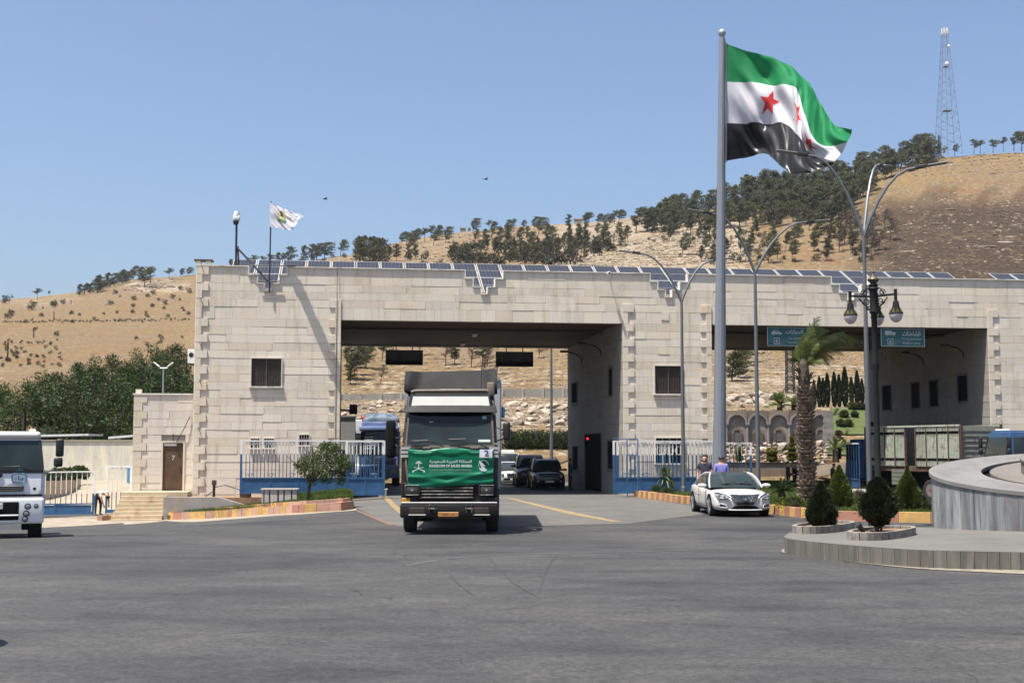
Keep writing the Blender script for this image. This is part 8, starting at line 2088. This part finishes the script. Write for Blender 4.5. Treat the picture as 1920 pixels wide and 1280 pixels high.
# unseen canopy added past the left edge to cast the round shadow there
q = G(-218, 1214, 0); o = thing('shadow_canopy', 'unseen round canopy on a pole, added to shade the road at the left edge', 'shadow_canopy', (q.x, q.y-.3, 0)); mb = MB(); mb.tube([(0,0,0),(0,0,2.45)], .025, 8); mb.build('pole', M_steel, o)
MB().lathe([(.66,2.12),(.45,2.28),(.02,2.42)], 16).build('canopy', M_canvas, o)
# ---------------------------------------------------------------- people
M_skin = M('skin', (.36,.20,.13), .55, var=.06); M_hair = M('black_hair', (.010,.008,.007), .6, var=.2)
M_navy = M('navy_cloth', (.018,.020,.040), .85, var=.15, vs=6); M_lav = M('lavender_cloth', (.17,.16,.42), .85, var=.1, vs=6); M_wsh2 = M('white_shirt_cloth', (.55,.53,.50), .85, var=.08, vs=6)
M_jean = M('dark_blue_trousers', (.014,.016,.028), .85, var=.2, vs=8); M_blk = M('black_cloth', (.008,.008,.009), .9, var=.2); M_shoe = M('dark_shoe', (.02,.016,.014), .6); M_blus = M('blue_shirt_cloth', (.04,.06,.14), .85, var=.1)
J0 = dict(pel=(0,0,.95), sp=(0,.01,1.12), ch=(0,.01,1.32), nk=(0,.0,1.47), hd=(0,-.02,1.58), tp=(0,-.02,1.70),
          sl=(.19,.01,1.41), el=(.25,.03,1.13), wl=(.25,-.06,.90), hl=(.25,-.09,.82), sr=(-.19,.01,1.41), er=(-.25,.03,1.13), wr=(-.25,-.06,.90), hr=(-.25,-.09,.82),
          pl=(.10,0,.92), kl=(.11,-.02,.50), al=(.11,.02,.09), tl=(.12,-.17,.035), pr=(-.10,0,.92), kr=(-.11,-.02,.50), ar=(-.11,.02,.09), tr=(-.12,-.17,.035))
RAD = dict(pel=.145, sp=.135, ch=.155, nk=.058, hd=.098, tp=.085, sl=.075, el=.046, wl=.033, hl=.036, sr=.075, er=.046, wr=.033, hr=.036, pl=.10, kl=.062, al=.042, tl=.038, pr=.10, kr=.062, ar=.042, tr=.038)
ED = [('pel','sp'),('sp','ch'),('ch','nk'),('nk','hd'),('hd','tp'),('ch','sl'),('sl','el'),('el','wl'),('wl','hl'),('ch','sr'),('sr','er'),('er','wr'),('wr','hr'),('pel','pl'),('pl','kl'),('kl','al'),('al','tl'),('pel','pr'),('pr','kr'),('kr','ar'),('ar','tr')]
def person(label, loc, rz, shirt, trousers, pose=None, group=None, sleeves=1, beard=False, hair=True, h=1.74):
    J = dict(J0); J.update(pose or {}); J = {k: Vector(v) for k, v in J.items()}
    o = thing('person', label, 'person', loc, rz, group); o.scale = (h/1.77,)*3
    names = list(J); idx = {k: i for i, k in enumerate(names)}; vs = [J[k] for k in names]; es = [(idx[a], idx[b]) for a, b in ED]; rad = [RAD[k] for k in names]
    for s in 'lr':                                          # five fingers on each hand
        hnd, wrs = J['h'+s], J['w'+s]; d = (hnd-wrs).normalized(); sd = d.cross(Vector((0,1,0)) if abs(d.y) < .9 else Vector((0,0,1))).normalized()
        for k in range(5):
            off = (k-1.5)*.017 if k < 4 else .034*(1 if s == 'l' else -1); L = (.062,.075,.070,.052,.04)[k]
            a = hnd + d*(.012 if k < 4 else -.02) + sd*off; b = a + (d + sd*(.0 if k < 4 else (.9 if s == 'l' else -.9)))*L*.55; c = b + d*L*.45 + Vector((0,-.012,0))
            i = len(vs); vs += [a, b, c]; rad += [.0095,.0085,.007]; es += [(idx['h'+s], i), (i, i+1), (i+1, i+2)]
    me = bpy.data.meshes.new('body'); me.from_pydata(vs, es, []); b = bpy.data.objects.new('body', me); COL.objects.link(b)
    md = b.modifiers.new('skin', 'SKIN'); md.use_smooth_shade = True
    lay = me.skin_vertices[0].data if me.skin_vertices else None
    for i, r_ in enumerate(rad):
        k = names[i] if i < len(names) else ''
        lay[i].radius = (r_*(1.25 if k in ('ch','pel','sp') else 1), r_*(.85 if k in ('ch','pel','sp') else 1)); lay[i].use_root = (i == idx['pel'])
    sb_ = b.modifiers.new('sub', 'SUBSURF'); sb_.levels = 2
    dg = bpy.context.evaluated_depsgraph_get(); dg.update(); m2 = bpy.data.meshes.new_from_object(b.evaluated_get(dg)); bpy.data.objects.remove(b)
    m2.name = 'body'; m2.materials.clear()
    for q in (M_skin, shirt, trousers, M_shoe): m2.materials.append(q)
    seg = [(J[a], J[b_], (a, b_)) for a, b_ in ED]
    for f in m2.polygons:
        c = f.center; best = None
        for a, b_, nm in seg:
            t = max(0, min(1, (c-a).dot(b_-a)/max(1e-6,(b_-a).length_squared))); dd = (c-a-(b_-a)*t).length
            if best is None or dd < best[0]: best = (dd, nm, t)
        nm, t = best[1], best[2]; k = 0
        if nm in (('pel','sp'),('sp','ch'),('ch','sl'),('ch','sr')) or (nm == ('ch','nk') and t < .72): k = 1
        elif nm[0] in ('sl','sr'): k = 1 if (sleeves > .9 or t < .65) else 0
        elif nm[0] in ('el','er'): k = 1 if sleeves > .9 and t < .9 else 0
        elif nm in (('pel','pl'),('pel','pr')) or nm[0] in ('pl','pr','kl','kr'): k = 2
        elif nm[0] in ('al','ar'): k = 3
        f.material_index = k; f.use_smooth = True
    inst('body', m2, o)
    hd, tp = J['hd'], J['tp']; up = (tp-J['nk']).normalized(); fw = Vector((0,-1,0)); fw = (fw - up*fw.dot(up)).normalized(); sd = up.cross(fw)
    def hp(a, b_, c): return hd + sd*a + fw*b_ + up*c
    if hair:
        mb = MB(); vs = []; nU, nV = 14, 7
        for j in range(nV+1):
            for i in range(nU+1):
                az = -PI*.98 + 2*PI*.98*i/nU; el = PI/2 - (PI*.60 if abs(az) > 1.15 else PI*.22)*j/nV
                vs.append(hp(.106*math.sin(az)*math.cos(el), .108*math.cos(az)*math.cos(el)-.012, .068+.098*math.sin(el)))
        mb.add(vs, [(j*(nU+1)+i, j*(nU+1)+i+1, (j+1)*(nU+1)+i+1, (j+1)*(nU+1)+i) for j in range(nV) for i in range(nU)]); mb.build('hair', M_hair, o, 'all')
    mb = MB()
    for s in (-1, 1): mb.lathe([(.001,-.009),(.007,-.004),(.007,.004),(.001,.009)], 6, hp(s*.036, .094, .032))
    mb.build('eyes', M_black, o)
    mb = MB(); mb.tube([hp(0,.094,.035),hp(0,.115,.0),hp(0,.097,-.008)], [.008,.014,.010], 6); 
    for s in (-1, 1): mb.tube([hp(s*.098,-.005,.035),hp(s*.108,-.01,.01),hp(s*.098,-.003,-.02)], .013, 5)
    mb.build('nose_and_ears', M_skin, o, True)
    mb = MB(); mb.tube([hp(-.026,.094,-.036),hp(0,.100,-.040),hp(.026,.094,-.036)], .007, 5); mb.build('mouth', M('lips', (.25,.09,.07), .5) if not beard else M('smile', (.5,.45,.42), .5), o)
    if beard:
        mb = MB()
        for i in range(9): 
            az = -1.3+2.6*i/8; mb.tube([hp(.098*math.sin(az), .088*math.cos(az), .0-.05*math.cos(az)), hp(.088*math.sin(az), .082*math.cos(az), -.06-.02*math.cos(az))], .014, 5)
        mb.build('beard', M_hair, o, True)
    return o
def at(px, D, z=0.0): q = P(px, 845, D); return Vector((q.x, D, z))
person('person in a dark navy T-shirt with short beard, smiling behind the white car', at(1321,46.6,.24), R(-14), M_navy, M_jean, dict(hl=(.12,-.3,.95), wl=(.16,-.22,1.0)), sleeves=.5, beard=True, h=1.80)
person('person in a lavender shirt seen from behind, standing in front of the flagpole', at(1352,45.9,.24), R(178), M_lav, M_jean, h=1.76)
person('person in dark clothes standing at the passage window beside the black car', at(1069,71.5,0), R(80), M_blus, M_blk, dict(wl=(.22,-.32,1.12), hl=(.22,-.40,1.13), el=(.24,-.06,1.14)), h=1.76)
person('left one of two dark clothed people talking in the shade behind the palm', at(1477,66,-.12), R(70), M_blk, M_blk, dict(wl=(.2,-.25,1.05), hl=(.2,-.33,1.07)), h=1.78)
person('right one of two dark clothed people, half hidden by the palm trunk', at(1490,66.6,-.12), R(-70), M_blk, M_blk, dict(wr=(-.2,-.25,1.05), hr=(-.2,-.33,1.07)), h=1.72)
person('lone person in black standing in the shade left of the cone topiary and cattle truck', at(1561,66,-.18), R(60), M_blk, M_blk, dict(hd=(0,-.06,1.56), tp=(0,-.07,1.68), wl=(.18,-.28,1.0), hl=(.16,-.36,1.02)), h=1.74)
bend = dict(pel=(0,.12,.93), sp=(0,.0,1.03), ch=(0,-.22,1.06), nk=(0,-.37,1.0), hd=(0,-.46,.93), tp=(0,-.53,.85), sl=(.19,-.25,1.06), sr=(-.19,-.25,1.06), el=(.22,-.33,.78), er=(-.22,-.33,.78), wl=(.16,-.40,.54), wr=(-.16,-.40,.54), hl=(.14,-.42,.46), hr=(-.14,-.42,.46), pl=(.10,.12,.90), pr=(-.10,.12,.90), kl=(.13,.05,.48), kr=(-.15,.08,.48), al=(.14,.10,.09), ar=(-.18,.06,.09), tl=(.16,-.08,.035), tr=(-.21,-.12,.035))
q = P(186, 967, 58.6); person('person in a white shirt and dark trousers bending down at the low left gate', (q.x, 58.6, q.z), R(62), M_wsh2, M_jean, bend, h=1.78, sleeves=.5)
# ---------------------------------------------------------------- air
hz = MB().box(-1500, -40, -8.9, 1500, 1300, 175); hm = bpy.data.materials.new('air'); hm.use_nodes = True; ht_ = hm.node_tree; ht_.nodes.remove(ht_.nodes['Principled BSDF'])
pv = ht_.nodes.new('ShaderNodeVolumePrincipled'); pv.inputs['Color'].default_value = (.80,.86,.95,1); pv.inputs['Density'].default_value = .00008; pv.inputs['Anisotropy'].default_value = .2
ht_.links.new(pv.outputs[0], ht_.nodes['Material Output'].inputs['Volume']); tag(hz.build('haze', hm), kind='stuff')
